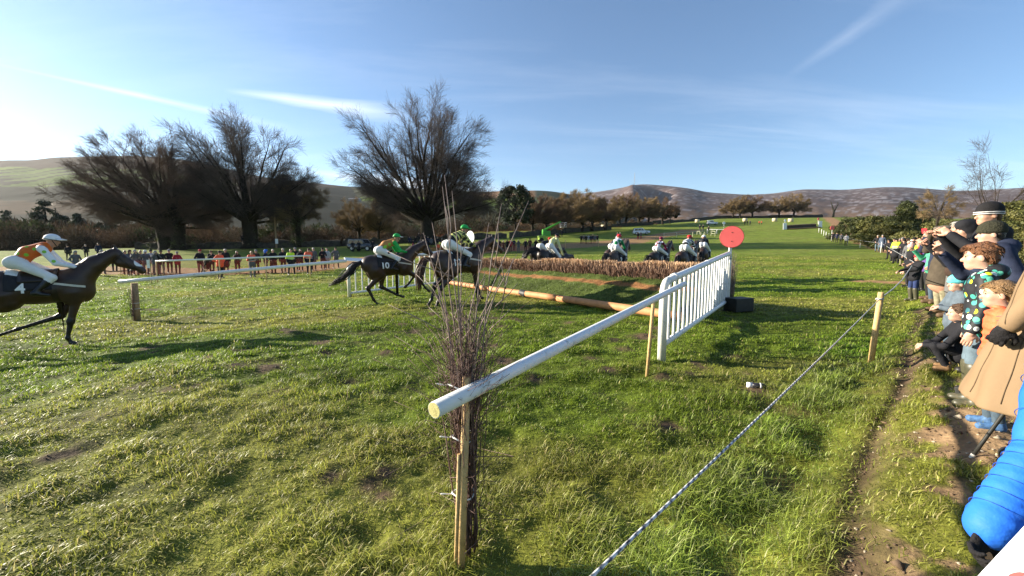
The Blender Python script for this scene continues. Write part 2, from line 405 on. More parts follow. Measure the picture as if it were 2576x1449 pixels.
def build_grass():
    rs = np.random.RandomState(5)
    P = []
    for r0, r1, dens, wd, hg in ((1.0, 3, 5600, .0042, .070), (3, 6, 4000, .0060, .070), (6, 12, 1700, .0100, .070), (12, 24, 430, .020, .075), (24, 46, 90, .036, .085)):
        n = int(1.95 * 0.5 * (r1 * r1 - r0 * r0) * dens)
        r = np.sqrt(rs.uniform(r0 * r0, r1 * r1, n)); t = R(rs.uniform(-56, 56, n)) if False else np.radians(rs.uniform(-56, 56, n))
        x = r * np.sin(t); y = r * np.cos(t)
        P.append(np.stack([x, y, np.full(n, wd), np.full(n, hg)], -1))
    P = np.concatenate(P)
    x, y = P[:, 0], P[:, 1]
    clump = fbm(x * 2.6 + 9, y * 3.2, 5, 3) + 0.35 * (fbm(x * 0.9, y * 1.3, 3, 3) - .5)
    mud_shade, tk, straw = wear(x, y)
    keep = (rs.rand(len(x)) > np.clip(mud_shade * 1.05, 0, .97)) & (tk < 0.35 + .4 * rs.rand(len(x))) & (rs.rand(len(x)) < 0.66 + .9 * sstep(.28, .56, clump))
    # not through the fence apron
    P = P[keep]; x, y = P[:, 0], P[:, 1]; clump = clump[keep]; straw = straw[keep]
    n = len(x)
    t = bank_t(x, y)
    lush = np.exp(-((t + 0.20) / 0.50) ** 2) * sstep(9, 5, y)
    h = P[:, 3] * rs.uniform(.45, 1.25, n) * (0.50 + 0.72 * sstep(.35, .7, clump)) * (.86 + .75 * lush)
    w = P[:, 2] * rs.uniform(.7, 1.3, n)
    az = rs.uniform(0, 2 * np.pi, n); lean = rs.uniform(.35, 1.65, n)
    dx, dy = np.cos(az), np.sin(az)
    z0 = ground_z(x, y) - 0.008
    bx, by = -dy, dx
    rows = []
    for f, wf in ((0, 1.0), (.5, .85), (1, .08)):
        lx = h * f * np.sin(lean * f); hz = h * f * np.cos(lean * f * .9)
        cx = x + dx * lx; cy = y + dy * lx; cz = z0 + hz
        rows.append(np.stack([cx - bx * w * wf * .5, cy - by * w * wf * .5, cz], -1)); rows.append(np.stack([cx + bx * w * wf * .5, cy + by * w * wf * .5, cz], -1))
    V = np.stack(rows, 1).reshape(-1, 3)
    b = (np.arange(n) * 6)[:, None]
    Q = np.concatenate([b + np.array([[0, 1, 3, 2]]), b + np.array([[2, 3, 5, 4]])], 1).reshape(-1, 4)
    c = grass_col(x, y, straw) * 1.0
    dry = rs.rand(n) < 0.05 + 0.13 * straw
    c[dry] = np.array([0.34, 0.29, 0.12]) * rs.uniform(.6, 1.1, (dry.sum(), 1))
    c *= rs.uniform(.9, 2.0, (n, 1)); c[:, 1] *= 1 + .06 * lush; c[:, 0] *= 1 - .16 * lush
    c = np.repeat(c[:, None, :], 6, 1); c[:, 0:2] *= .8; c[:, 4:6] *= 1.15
    m = M('grass_blade', (0.1, 0.15, 0.03), rough=0.5, var=0.05, scale=3, spec=0.35, trans=0.42, tint=True)
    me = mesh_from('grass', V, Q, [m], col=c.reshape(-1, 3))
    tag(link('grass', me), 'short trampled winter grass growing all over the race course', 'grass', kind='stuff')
build_grass()
def build_clods():
    rs = np.random.RandomState(12); V = []; Q = []; C = []
    base = np.array([(1, 0, 0), (-1, 0, 0), (0, 1, 0), (0, -1, 0), (0, 0, 1), (0, 0, -1)], float); F_ = [(0, 2, 4), (2, 1, 4), (1, 3, 4), (3, 0, 4), (2, 0, 5), (1, 2, 5), (3, 1, 5), (0, 3, 5)]
    n = 5200; y = rs.uniform(.9, 9, n) ; t = rs.uniform(.25, 1.5, n); x = .2 + 1.0625 * (y - .95) + t * 1.459
    x2 = rs.uniform(-7, 5, 2600); y2 = rs.uniform(1.5, 11, 2600); x = np.concatenate([x, x2]); y = np.concatenate([y, y2])
    mud_shade, tk, st_ = wear(x, y); k = rs.rand(len(x)) < mud_shade * .8 + .03; x, y = x[k], y[k]; z = ground_z(x, y)
    for a, b, c in zip(x, y, z):
        s = rs.uniform(.004, .013) * (2.2 if rs.rand() < .06 else 1); v = base * s * rs.uniform(.5, 1.3, (6, 3)) * np.array([1.3, 1, .7]); v = rot_(v, rs.uniform(0, 6.28)) + np.array([a, b, c + s * .3])
        b0 = len(V) * 6; V.append(v); Q += [(f[0] + b0, f[1] + b0, f[2] + b0) for f in F_]
        col = np.array([.10, .065, .038]) if rs.rand() < .72 else np.array([.34, .28, .20]); C.append(np.repeat(col[None] * rs.uniform(.6, 1.4), 6, 0))
    m = M('soil_clod', (.1, .07, .04), rough=.95, var=.3, scale=60, tint=True)
    tag(link('soil_clods', mesh_from('soil_clods', np.concatenate(V), np.array(Q), [m], smooth=False, col=np.concatenate(C))), 'small clods and stones kicked up over the worn turf and bank', 'soil', kind='stuff')
def rot_(v, a): c, s = math.cos(a), math.sin(a); return v @ np.array([[c, s, 0], [-s, c, 0], [0, 0, 1]])
build_clods()

# ------------------------------------------------------------------ hills far off
def interp_line(pts, xs):
    p = np.array(pts, float); return np.interp(xs, p[:, 0], p[:, 1])
def hill(name, ridge, dist, base_z, base_dist, ncol, nrow, colf, bumps=None, wob=6.0):
    xs = np.linspace(ridge[0][0], ridge[-1][0], ncol)
    py = interp_line(ridge, xs)
    k = np.ones(9) / 9; py = np.convolve(np.pad(py, 4, mode='edge'), k, 'valid')
    a = np.array([ray(x, 600)[0] for x in xs])
    V = []; C = []; PYs = []
    dr = dist(xs) if callable(dist) else np.full(ncol, dist)
    for r in range(nrow + 8):
        u = r / (nrow - 1)
        if u <= 1:
            d = base_dist * (1 - u) + dr * u
            zt = np.array([H + ray(x, p)[1] * dd for x, p, dd in zip(xs, py, dr)])
            z = base_z + (zt - base_z) * (u ** 0.92)
        else:
            d = dr * (1 + 0.08 * (u - 1) * nrow / 4); z = zt - 0.06 * dr * (u - 1) * nrow / 4
        X = a * d; Y = d * np.ones(ncol)
        nzv = (fbm(X / 90, Y / 90, 51, 4) - .5) * wob * (0.3 if u > .97 else 1)
        z = z + nzv * min(1, 3 * (1 - u) + .15) if u <= 1 else z
        if bumps is not None: z = z + bumps(xs, u, X, Y)
        V.append(np.stack([X, Y, z], -1))
        t_ = (z - H) / Y; cp, sp_ = math.cos(PITCH), math.sin(PITCH)
        pv = 724.5 - F * (t_ * cp + sp_) / (cp - t_ * sp_)
        C.append(colf(xs, pv, X, Y, u))
    nr = len(V); V = np.array(V).reshape(-1, 3); C = np.array(C).reshape(-1, 3)
    i = np.arange(nr - 1)[:, None] * ncol; j = np.arange(ncol - 1)[None, :]
    Q = np.stack([i + j, i + j + 1, i + ncol + j + 1, i + ncol + j], -1).reshape(-1, 4)
    m = M('hillside', (.1, .1, .1), rough=1.0, var=0.22, scale=0.06, bump=0.0, spec=0.05, tint=True)
    return tag(link(name, mesh_from(name, V, Q, [m], col=C)), kind='structure')

def col_mountain(xs, pv, X, Y, u):
    n1_ = fbm(X / 60, Y / 160, 61, 4); n2_ = fbm(X / 22 + Y / 30, Y / 60, 63, 4)
    h_ = np.array([0.150, 0.100, 0.082]); b_ = np.array([0.270, 0.165, 0.095]); r_ = np.array([0.42, 0.36, 0.33])
    low = sstep(505, 545, pv + 26 * (n1_ - .5))[:, None]
    c = h_ * (1 - low) + b_ * low
    rk = (sstep(.56, .70, n2_) * .9)[:, None]
    c = c * (1 - rk) + r_ * rk
    return c * (0.72 + .56 * n1_)[:, None] * .60 * np.array([.93, .97, 1.06])
def mtn_bump(xs, u, X, Y):
    # slope raised and dented below the summit, added to make a dark shadow patch
    g = np.exp(-((u - .68) / .24) ** 2)
    spur = np.exp(-((xs - 1592) / 22) ** 2) * 34 * g
    hol = -np.exp(-((xs - 1640) / 32) ** 2) * 105 * g
    return (spur + hol) * sstep(1.0, .86, u)
mountain_r = [(1150, 500), (1263, 500), (1419, 489), (1440, 487.6), (1474, 486), (1539, 477), (1594, 464.5), (1621, 463), (1686, 468.6), (1736, 475), (1777, 484), (1876, 490), (1936, 487), (2012, 476), (2115, 477.5), (2211, 470.5), (2264, 470.7), (2331, 475.5), (2391, 480), (2451, 478.5), (2600, 470), (2900, 470)]
hill('mountain', mountain_r, 2600, -10, 620, 420, 60, col_mountain, mtn_bump, 14)

def fields(xs, pv, X, Y, seed, sc=1.0):
    """patchwork of pasture with dark hedges"""
    gx = X / (70 * sc) + 0.5 * fbm(X / 200, Y / 200, seed, 2); gy = Y / (130 * sc) + 0.6 * fbm(X / 150, Y / 150, seed + 3, 2) + np.floor(gx) * .37
    fx = gx - np.floor(gx); fy = gy - np.floor(gy)
    hsh = (np.sin(np.floor(gx) * 12.9898 + np.floor(gy) * 78.233 + seed) * 43758.5453) % 1
    g = np.array([0.150, 0.225, 0.040])[None] * (0.7 + .7 * hsh)[:, None] + np.array([.05, .02, .01])[None] * (hsh * hsh)[:, None]
    hd = np.maximum(sstep(.12, .05, np.minimum(fx, 1 - fx)), sstep(.17, .07, np.minimum(fy, 1 - fy)))
    hd = np.clip(hd * (0.6 + fbm(X / 14, Y / 20, seed + 9, 3)), 0, 1)[:, None]
    return g * (1 - hd) + np.array([0.020, 0.022, 0.010]) * hd
def col_left(xs, pv, X, Y, u):
    n = fbm(X / 50, Y / 90, 71, 4)
    moor = np.array([0.150, 0.098, 0.058])[None] * (0.8 + .4 * n)[:, None]
    f = fields(xs, pv, X, Y, 4, 1.0)
    wood = np.array([0.030, 0.040, 0.018])[None] * (0.6 + .9 * fbm(X / 12, Y / 25, 73, 3))[:, None]
    tan = np.array([0.26, 0.165, 0.085])[None] * (0.75 + .5 * n)[:, None]
    p = pv + 14 * (fbm(xs / 60, u * 4 + xs * 0, 75, 3) - .5)
    lim = np.interp(xs, [0, 250, 420, 700, 1000], [424, 424, 430, 480, 500])
    c = moor
    k = sstep(lim - 2, lim + 2, p)[:, None]; c = c * (1 - k) + f * k
    k = (sstep(466, 470, p) * 1)[:, None]; c = c * (1 - k) + wood * k
    k = (sstep(504, 507, p) * sstep(560, 540, p) * sstep(600, 380, xs))[:, None]; c = c * (1 - k) + tan * k
    k = (sstep(534, 545, p))[:, None]; c = c * (1 - k) + wood * k
    return c * (.30 + .34 * sstep(lim - 2, lim + 2, p) * sstep(470, 466, p))[:, None]
left_r = [(-400, 420), (-100, 408), (0, 405), (40, 403), (100, 403), (158, 396), (334, 391.7), (422, 394.6), (496, 405), (584, 424), (673, 446), (746, 455), (805, 461), (868, 468), (944, 474), (1031, 486), (1130, 500), (1250, 520)]
hill('left_hill', left_r, lambda x: np.interp(x, [-400, 600, 1250], [1050, 1150, 1500]), -14, 300, 420, 70, col_left, None, 6)
def col_mid(xs, pv, X, Y, u):
    n = fbm(X / 40, Y / 70, 81, 4)
    f = fields(xs, pv, X, Y, 9, .8)
    wood = np.array([0.052, 0.055, 0.026])[None] * (0.6 + .9 * fbm(X / 12, Y / 25, 83, 3))[:, None]
    moor = np.array([0.25, 0.145, 0.075])[None] * (0.8 + .4 * n)[:, None]
    p = pv + 10 * (n - .5)
    k = sstep(1180, 1235, xs + 40 * (n - .5))[:, None]
    top = wood * (1 - k) + moor * k
    c = top
    kk = (sstep(494, 498, p))[:, None]; c = c * (1 - kk) + f * kk
    kk = np.maximum(sstep(522, 528, p), sstep(1000, 930, xs) * sstep(505, 510, p))[:, None]; c = c * (1 - kk) + wood * kk
    d = sstep(1340, 1352, xs)[:, None] * sstep(510, 500, p)[:, None]
    c = c * (1 - d) + np.array([0.028, 0.045, 0.022]) * d
    d = sstep(1395, 1440, xs)[:, None]
    return (c * (1 - d) + np.array([0.040, 0.045, 0.024]) * d) * .68
mid_r = [(700, 492), (860, 474), (944, 467), (1031, 473), (1130, 479), (1233, 483), (1263, 479.7), (1355, 479), (1385, 481), (1419, 486), (1460, 498), (1500, 506), (1540, 520), (1620, 545), (1700, 570)]
hill('middle_hill', mid_r, 1250, -14, 330, 300, 50, col_mid, None, 5)
# ------------------------------------------------------------------ smooth bodies from blended limbs
def cap(a, b, ra, rb=None, m=0, k=None): return ('c', np.array(a, float), np.array(b, float), ra, ra if rb is None else rb, m, k)
def ell(c, r, m=0, rot=None, k=None):
    Rm = np.array(Euler(rot).to_matrix()).T if rot is not None else None
    return ('e', np.array(c, float), np.array(r, float), Rm, None, m, k)
def sd(p, P):
    if p[0] == 'c':
        a, b, ra, rb = p[1:5]; ba = b - a; l2 = max(ba @ ba, 1e-9)
        pa = P - a; h = np.clip((pa @ ba) / l2, 0, 1)
        return np.linalg.norm(pa - h[..., None] * ba, axis=-1) - (ra + (rb - ra) * h)
    c, r, Rm = p[1:4]; q = P - c
    if Rm is not None: q = q @ Rm.T
    k0 = np.linalg.norm(q / r, axis=-1); k1 = np.linalg.norm(q / (r * r), axis=-1) + 1e-9
    return k0 * (k0 - 1) / k1
def bbox(p):
    if p[0] == 'c': return np.minimum(p[1] - p[3], p[2] - p[4]), np.maximum(p[1] + p[3], p[2] + p[4])
    m = max(p[2]) if p[3] is not None else p[2]; return p[1] - m, p[1] + m
def sdf_mesh(prims, h=0.02, k=0.03, smooth_it=1):
    bb = [bbox(p) for p in prims]
    lo = np.min([b[0] for b in bb], 0) - 3 * h; hi = np.max([b[1] for b in bb], 0) + 3 * h
    n = np.ceil((hi - lo) / h).astype(int) + 1
    D = np.full(n, 0.5, dtype=np.float64)
    ax = [lo[i] + np.arange(n[i]) * h for i in range(3)]
    for p, b in zip(prims, bb):
        kk = p[6] if p[6] is not None else k
        i0 = np.maximum(np.floor((b[0] - lo - kk - 2 * h) / h).astype(int), 0); i1 = np.minimum(np.ceil((b[1] - lo + kk + 2 * h) / h).astype(int) + 1, n)
        sl = tuple(slice(a, c) for a, c in zip(i0, i1))
        G = np.stack(np.meshgrid(*[ax[i][sl[i]] for i in range(3)], indexing='ij'), -1)
        d = sd(p, G); o = D[sl]
        hh = np.maximum(kk - np.abs(o - d), 0) / max(kk, 1e-6)
        D[sl] = np.minimum(o, d) - hh * hh * kk * 0.25
    ins = D < 0
    c = [(slice(None, -1), slice(1, None))] * 3
    def cor(A, i, j, l): return A[c[0][i], c[1][j], c[2][l]]
    s = sum(cor(ins, i, j, l).astype(np.int8) for i in (0, 1) for j in (0, 1) for l in (0, 1))
    act = (s > 0) & (s < 8)
    idx = np.full(act.shape, -1, dtype=np.int64); cells = np.argwhere(act); idx[act] = np.arange(len(cells))
    acc = np.zeros((len(cells), 3)); cnt = np.zeros(len(cells))
    def val(o): return D[cells[:, 0] + o[0], cells[:, 1] + o[1], cells[:, 2] + o[2]]
    for axis in range(3):
        o1, o2 = [q for q in range(3) if q != axis]
        for u in (0, 1):
            for v in (0, 1):
                a = [0, 0, 0]; a[o1] = u; a[o2] = v; b_ = list(a); b_[axis] = 1
                va, vb = val(a), val(b_); x = (va < 0) != (vb < 0)
                t = va[x] / (va[x] - vb[x]); pt = np.tile(np.array(a, float), (x.sum(), 1)); pt[:, axis] += t
                acc[x] += pt; cnt[x] += 1
    V = lo + (cells + acc / cnt[:, None]) * h
    Qs = []
    for axis in range(3):
        o1, o2 = [(1, 2), (2, 0), (0, 1)][axis]
        sa = [slice(None)] * 3; sb = [slice(None)] * 3; sa[axis] = slice(None, -1); sb[axis] = slice(1, None)
        A = ins[tuple(sa)]; B = ins[tuple(sb)]
        e = np.argwhere(A != B)
        e = e[(e[:, o1] > 0) & (e[:, o2] > 0)]
        ok = (e[:, o1] < act.shape[o1]) & (e[:, o2] < act.shape[o2]) & (e[:, axis] < act.shape[axis]); e = e[ok]
        def ci(d1, d2):
            q = e.copy(); q[:, o1] += d1; q[:, o2] += d2; return idx[q[:, 0], q[:, 1], q[:, 2]]
        q = np.stack([ci(-1, -1), ci(0, -1), ci(0, 0), ci(-1, 0)], -1)
        fl = A[e[:, 0], e[:, 1], e[:, 2]]
        q[~fl] = q[~fl][:, ::-1]; Qs.append(q)
    Q = np.concatenate(Qs)
    for _ in range(smooth_it):
        acc = np.zeros_like(V); cn = np.zeros(len(V))
        for i in range(4):
            np.add.at(acc, Q[:, i], V[Q[:, (i + 1) % 4]]); np.add.at(cn, Q[:, i], 1)
            np.add.at(acc, Q[:, i], V[Q[:, (i + 3) % 4]]); np.add.at(cn, Q[:, i], 1)
        V = V * .5 + .5 * acc / np.maximum(cn, 1)[:, None]
    ctr = V[Q].mean(1)
    ds = np.stack([sd(p, ctr) for p in prims], 0)
    mi = np.array([p[5] for p in prims])[np.argmin(ds, 0)]
    return V, Q, mi
def body_mesh(name, prims, mats, h, k=0.03, extra=(), it=1):
    V, Q, mi = sdf_mesh(prims, h, k, it)
    Vs, Qs, ms = [V], [Q], [mi]; b = len(V)
    for (v, q, m) in extra:
        Vs.append(v); Qs.append(q + b); ms.append(m); b += len(v)
    return mesh_from(name, np.concatenate(Vs), np.concatenate(Qs), mats, np.concatenate(ms))

# ------------------------------------------------------------------ horses  (x forward, z up, hoof soles at z = 0)
HB = M('horse_coat_bay', (0.034, 0.016, 0.0095), rough=0.44, var=0.35, scale=5, bump=0.10, bscale=90, spec=0.45)
HD = M('horse_coat_dark', (0.021, 0.0125, 0.009), rough=0.44, var=0.35, scale=5, bump=0.10, bscale=90, spec=0.45)
HG = M('horse_coat_dun', (0.052, 0.034, 0.024), rough=0.5, var=0.25, scale=5, bump=0.10, bscale=90, spec=0.4)
HBLK = M('horse_points', (0.007, 0.006, 0.006), rough=0.45, var=0.3, scale=12, spec=0.4)
HOOF = M('hoof', (0.03, 0.025, 0.02), rough=0.5, var=0.3, scale=30)
TAILB = M('tail_hair', (0.012, 0.008, 0.006), rough=0.5, var=0.4, scale=30, spec=0.4)
TAILR = M('tail_hair_brown', (0.060, 0.024, 0.010), rough=0.5, var=0.4, scale=30, spec=0.4)
WHITE_HAIR = M('white_blaze', (0.72, 0.70, 0.66), rough=0.6, var=0.08)
LEATHER = M('tack_leather', (0.018, 0.011, 0.008), rough=0.4, var=0.3, scale=20)
WEB = M('pale_webbing', (0.55, 0.52, 0.46), rough=0.7, var=0.1)
CLOTH_BLACK = M('number_cloth_black', (0.014, 0.014, 0.018), rough=0.8, var=0.2, scale=12)
CLOTH_WHITE = M('number_white', (0.78, 0.78, 0.76), rough=0.7, var=0.05)
SHEEP = M('white_pad', (0.70, 0.70, 0.70), rough=0.95, var=0.12, scale=40, bump=0.4)

FORE = {'plant': [(.42, .98), (.30, .52), (.22, .16), (.27, .03)],
        'fold': [(.36, .98), (.12, .62), (-.50, .42), (-.83, .30)],
        'reach': [(.50, 1.0), (.86, .74), (1.06, .40), (1.16, .30)],
        'tuck': [(.52, 1.05), (.80, .86), (.56, .58), (.46, .50)],
        'stand': [(.40, .98), (.43, .52), (.44, .16), (.48, .03)],
        'land': [(.50, 1.0), (.62, .55), (.70, .17), (.76, .04)]}
HIND = {'push': [(-.42, .98), (-.86, .58), (-.72, .20), (-.62, .03)],
        'swing': [(-.34, .92), (-.38, .56), (.12, .24), (.30, .16)],
        'under': [(-.30, .94), (-.52, .54), (-.34, .18), (-.24, .03)],
        'under2': [(-.40, .98), (-.86, .64), (-1.00, .26), (-1.14, .10)],
        'under3': [(-.36, .98), (-.80, .58), (-.92, .20), (-1.04, .03)],
        'trail': [(-.55, 1.0), (-.98, .74), (-1.22, .42), (-1.36, .34)],
        'stand': [(-.44, .96), (-.76, .57), (-.70, .17), (-.64, .03)],
        'kick': [(-.50, 1.06), (-.92, .92), (-1.10, .62), (-1.20, .52)]}
def horse_prims(neck, head, nf, of, nh, oh):
    """neck: (poll x,z), head: (muzzle x,z); near = right-hand (-y) side"""
    p = []
    p += [ell((-.10, 0, 1.24), (.74, .285, .325)), ell((.36, 0, 1.26), (.34, .25, .36)), ell((-.62, 0, 1.32), (.38, .275, .31))]
    p += [cap((.30, 0, 1.50), (-.05, 0, 1.50), .10, .09, k=.10), cap((-.45, 0, 1.50), (-.78, 0, 1.44), .12, .12, k=.10)]
    p += [ell((.52, 0, 1.16), (.20, .20, .26))]
    for s in (-1, 1):
        p += [ell((-.58, s * .13, 1.14), (.27, .13, .34)), ell((.40, s * .15, 1.16), (.20, .10, .30), rot=(0, .35, 0))]
    px, pz = neck
    nb = np.array([.44, 0, 1.36]); poll = np.array([px, 0, pz]); mid = nb * .48 + poll * .52 + np.array([-.02, 0, .055])
    p += [cap(nb, mid, .255, .180, k=.08), cap(mid, poll, .180, .122, k=.05), cap((.32, 0, 1.50), mid + np.array([-.05, 0, .06]), .10, .07, k=.08)]
    hx, hz = head; mz = np.array([hx, 0, hz]); dv = mz - poll; dv /= np.linalg.norm(dv); nn = np.array([-dv[2], 0, dv[0]])
    if nn[2] > 0: nn = -nn
    jaw = poll + dv * .20 + nn * .10
    p += [cap(poll + dv * .02, mz - dv * .10, .106, .072, k=.04), cap(jaw, mz - dv * .16 + nn * .02, .105, .060, k=.05), ell(mz - dv * .035 + nn * .012, (.074, .062, .068), k=.03),
          cap(mz + nn * .055 - dv * .05, mz + nn * .062 - dv * .01, .030, .024, k=.02)]
    for s in (-1, 1):
        p.append(cap(poll + np.array([0, s * .055, .05]) - nn * .04, poll + np.array([.03, s * .085, .19]) - dv * .03, .036, .010, k=.015))
        p.append(ell(poll + dv * .20 - nn * .045 + np.array([0, s * .080, 0]), (.032, .020, .026), k=.015))
    def leg(pts, s, w, r):
        q = [np.array([a, s * w, b]) for a, b in pts]
        rad = r
        o = []
        for i in range(3):
            o.append(cap(q[i], q[i + 1], rad[i], rad[i + 1], m=1 if i >= 1 else 0, k=.035))
        o.append(cap(q[1] - (q[1] - q[2]) * .04, q[1] + (q[1] - q[2]) * .04, rad[1] * 1.2, rad[1] * 1.15, m=1, k=.03))
        o.append(ell(q[2], (rad[2] * 1.32,) * 3, m=1, k=.02))
        d_ = (q[3] - q[2]) / (np.linalg.norm(q[3] - q[2]) + 1e-6)
        toe = q[3] + np.array([.035, 0, -.006]) if q[3][2] < .1 else q[3] + d_ * .04
        o.append(cap(q[3] - d_ * .02, toe, .046, .056, m=2, k=.012))
        return o
    for pts, s in ((nf, -1), (of, 1)):
        q0 = pts[0]
        p.append(cap((.40, s * .13, 1.12), (q0[0], s * .125, q0[1]), .15, .098, k=.06))
        p += leg(FORE[pts] if isinstance(pts, str) else pts, s, .115, (.092, .056, .035, .034))
    for pts, s in ((nh, -1), (oh, 1)):
        q0 = pts[0]
        p.append(cap((-.58, s * .13, 1.14), (q0[0], s * .125, q0[1]), .20, .145, k=.07))
        p += leg(pts, s, .115, (.135, .060, .040, .037))
    return p, poll, mz, dv, nn

def wrap_patch(bvh, u0, u1, v0, v1, nu, nv, off, side_fn, thick=0.0):
    V = []
    for i in range(nu + 1):
        for j in range(nv + 1):
            o, d = side_fn(u0 + (u1 - u0) * i / nu, v0 + (v1 - v0) * j / nv)
            h = bvh.ray_cast(Vector(o), Vector(d))
            pnt = h[0] - Vector(d).normalized() * off if h[0] else Vector(o) + Vector(d) * .6
            V.append(tuple(pnt))
    Q = [(i * (nv + 1) + j, (i + 1) * (nv + 1) + j, (i + 1) * (nv + 1) + j + 1, i * (nv + 1) + j + 1) for i in range(nu) for j in range(nv)]
    return np.array(V), Q
def text_mesh(s, size, spacing=1.0, offset=0.0):
    cu = bpy.data.curves.new('t', 'FONT'); cu.body = s; cu.size = size; cu.align_x = 'CENTER'; cu.align_y = 'CENTER'; cu.space_character = spacing
    cu.offset = offset; cu.resolution_u = 3
    ob = bpy.data.objects.new('t', cu); COL.objects.link(ob)
    dg = bpy.context.evaluated_depsgraph_get(); me = bpy.data.meshes.new_from_object(ob.evaluated_get(dg))
    bpy.data.objects.remove(ob); bpy.data.curves.remove(cu)
    return me
HORSE_MESH = {}
def make_horse(key, pose, label, coat, loc, yaw, pitch=0.0, number=None, face=None, tail=None, tailmat=None, scale=1.0, roll=0.0, sock=None):
    t = thing('racehorse', label, 'horse', loc, 0)
    t.rotation_euler = (roll, -pitch, yaw); t.scale = (scale,) * 3
    nf, of, nh, oh = pose['legs']
    prims, poll, mz, dv, nn = horse_prims(pose['poll'], pose['muzzle'], FORE[nf], FORE[of], HIND[nh], HIND[oh])
    if key not in HORSE_MESH:
        HORSE_MESH[key] = body_mesh('horse_body', prims, [coat, HBLK, HOOF], 0.021, 0.05, it=2)
        HORSE_MESH[key + 'b'] = BVHTree.FromPolygons([v.co.copy() for v in HORSE_MESH[key].vertices], [tuple(p.vertices) for p in HORSE_MESH[key].polygons])
    me = HORSE_MESH[key]; bvh = HORSE_MESH[key + 'b']
    body = link('body', me, t)
    if me.users > 1 or True:
        me2 = me.copy(); me2.materials[0] = coat; body.data = me2
    # tail and mane: many strands
    rs = np.random.RandomState(hash(key) % 1000 if False else len(label))
    tp = tail or [(-.98, 1.42), (-1.10, 1.34), (-1.16, 1.10), (-1.15, .80), (-1.14, .60)]
    paths = []
    tp_ = np.array([(a, 0, b) for a, b in tp], float)
    dense = np.array([np.interp(np.linspace(0, len(tp) - 1, 9), np.arange(len(tp)), tp_[:, i]) for i in range(3)]).T
    for i in range(70):
        f = np.linspace(0, 1, 9); sp = np.sin(np.minimum(f * 1.25, 1) * math.pi * .80)[:, None] + .15
        o = rs.normal(0, 1, 3) * np.array([.045, .050, .045])
        ln = rs.uniform(.78, 1.03)
        pts = dense[0] + (dense - dense[0]) * ln + o * sp + rs.normal(0, .006, (9, 3))
        paths.append((pts, np.interp(f, [0, .15, .8, 1], [.018, .016, .010, .002])))
    paths.append((dense, np.interp(np.linspace(0, 1, 9), [0, .4, 1], [.05, .055, .01])))
    tube_obj('tail', paths, tailmat or TAILB, t, 4)
    paths = []
    nb = np.array([.34, 0, 1.60]); top = poll + np.array([-.02, 0, .10]); midn = (nb + top) / 2 + np.array([-.03, 0, .05])
    for i in range(60):
        f = rs.rand(); a = (1 - f) ** 2 * nb + 2 * f * (1 - f) * midn + f * f * top
        s = rs.choice([-1, 1], p=[.75, .25]); l = rs.uniform(.08, .16)
        paths.append(([a + np.array([0, s * .015, -.03]), a + np.array([-.02, s * .06, 0.0]), a + np.array([-.05, s * .11, -l * .6])], [.012, .012, .003]))
    tube_obj('mane', paths, HBLK, t, 4)
    # saddle, pads and the black number cloth
    def side(s):
        return lambda u, v: ((u, s * 1.2, v), (0, -s, 0))
    def over(u, v):
        ang = v; return ((u, 1.2 * math.sin(ang), 1.15 + 1.2 * math.cos(ang)), (0, -math.sin(ang), -math.cos(ang)))
    V, Q = wrap_patch(bvh, -.52, .12, -1.30, 1.30, 10, 26, .012, over)
    cl = link('number_cloth', mesh_from('number_cloth', V, Q, [CLOTH_BLACK]), t)
    sm = cl.modifiers.new('thick', 'SOLIDIFY'); sm.thickness = 0.008; sm.offset = 1
    V, Q = wrap_patch(bvh, -.34, .20, -.85, .85, 8, 18, .024, over)
    sd_ = link('saddle', mesh_from('saddle', V, Q, [LEATHER]), t); sm = sd_.modifiers.new('thick', 'SOLIDIFY'); sm.thickness = 0.022; sm.offset = 1
    V, Q = wrap_patch(bvh, -.50, -.30, -.42, .42, 5, 12, .028, over)
    link('saddle_pad', mesh_from('saddle_pad', V, Q, [SHEEP]), t)
    V, Q = wrap_patch(bvh, .10, .19, -3.1, 3.1, 2, 60, .010, over)
    link('girth', mesh_from('girth', V, Q, [LEATHER]), t)
    if number:
        for s in (-1, 1):
            tm = text_mesh(number, 0.27, 0.95, 0.008)
            bm = bmesh.new(); bm.from_mesh(tm)
            bmesh.ops.subdivide_edges(bm, edges=[e for e in bm.edges if e.calc_length() > .05], cuts=2)
            bmesh.ops.triangulate(bm, faces=bm.faces)
            for v in bm.verts:
                x, y = v.co.x, v.co.y
                o = Vector(((-.30 + x) if s < 0 else (-.30 - x), s * 1.2, 1.27 + y)); h = bvh.ray_cast(o, Vector((0, -s, 0)))
                v.co = (h[0] - Vector((0, -s, 0)) * .026) if h[0] else o + Vector((0, -s, 0)) * .9
            if s > 0: pass
            bm.to_mesh(tm); bm.free(); tm.materials.clear(); tm.materials.append(CLOTH_WHITE)
            link('number', tm, cl)
    # bridle, reins, breast girth
    pts = []
    br = []
    e_r = .105
    def ringp(c, axis_, rx, ry, n=14):
        a1 = np.array([0, 1.0, 0]); a2 = np.cross(axis_, a1); a2 /= np.linalg.norm(a2)
        th_ = np.linspace(0, 2 * np.pi, n); return [c + a1 * rx * math.cos(q) + a2 * ry * math.sin(q) for q in th_]
    nose = mz - dv * .20 + nn * .035; brow = poll + dv * .10 + nn * .03
    br.append((ringp(nose, dv, .082, .112), [.010] * 14)); br.append((ringp(brow, dv, .112, .150), [.009] * 14))
    for s in (-1, 1):
        br.append(([poll + np.array([0, s * .06, .09]), brow + np.array([0, s * .112, 0]), nose + np.array([0, s * .084, 0]) + nn * .03, mz - dv * .10 + nn * .045 + np.array([0, s * .062, 0])], [.008] * 4))
    tube_obj('bridle', br, LEATHER, t, 5)
    bit = mz - dv * .10 + nn * .045
    hand = np.array(pose.get('hand', (.62, 1.66)))
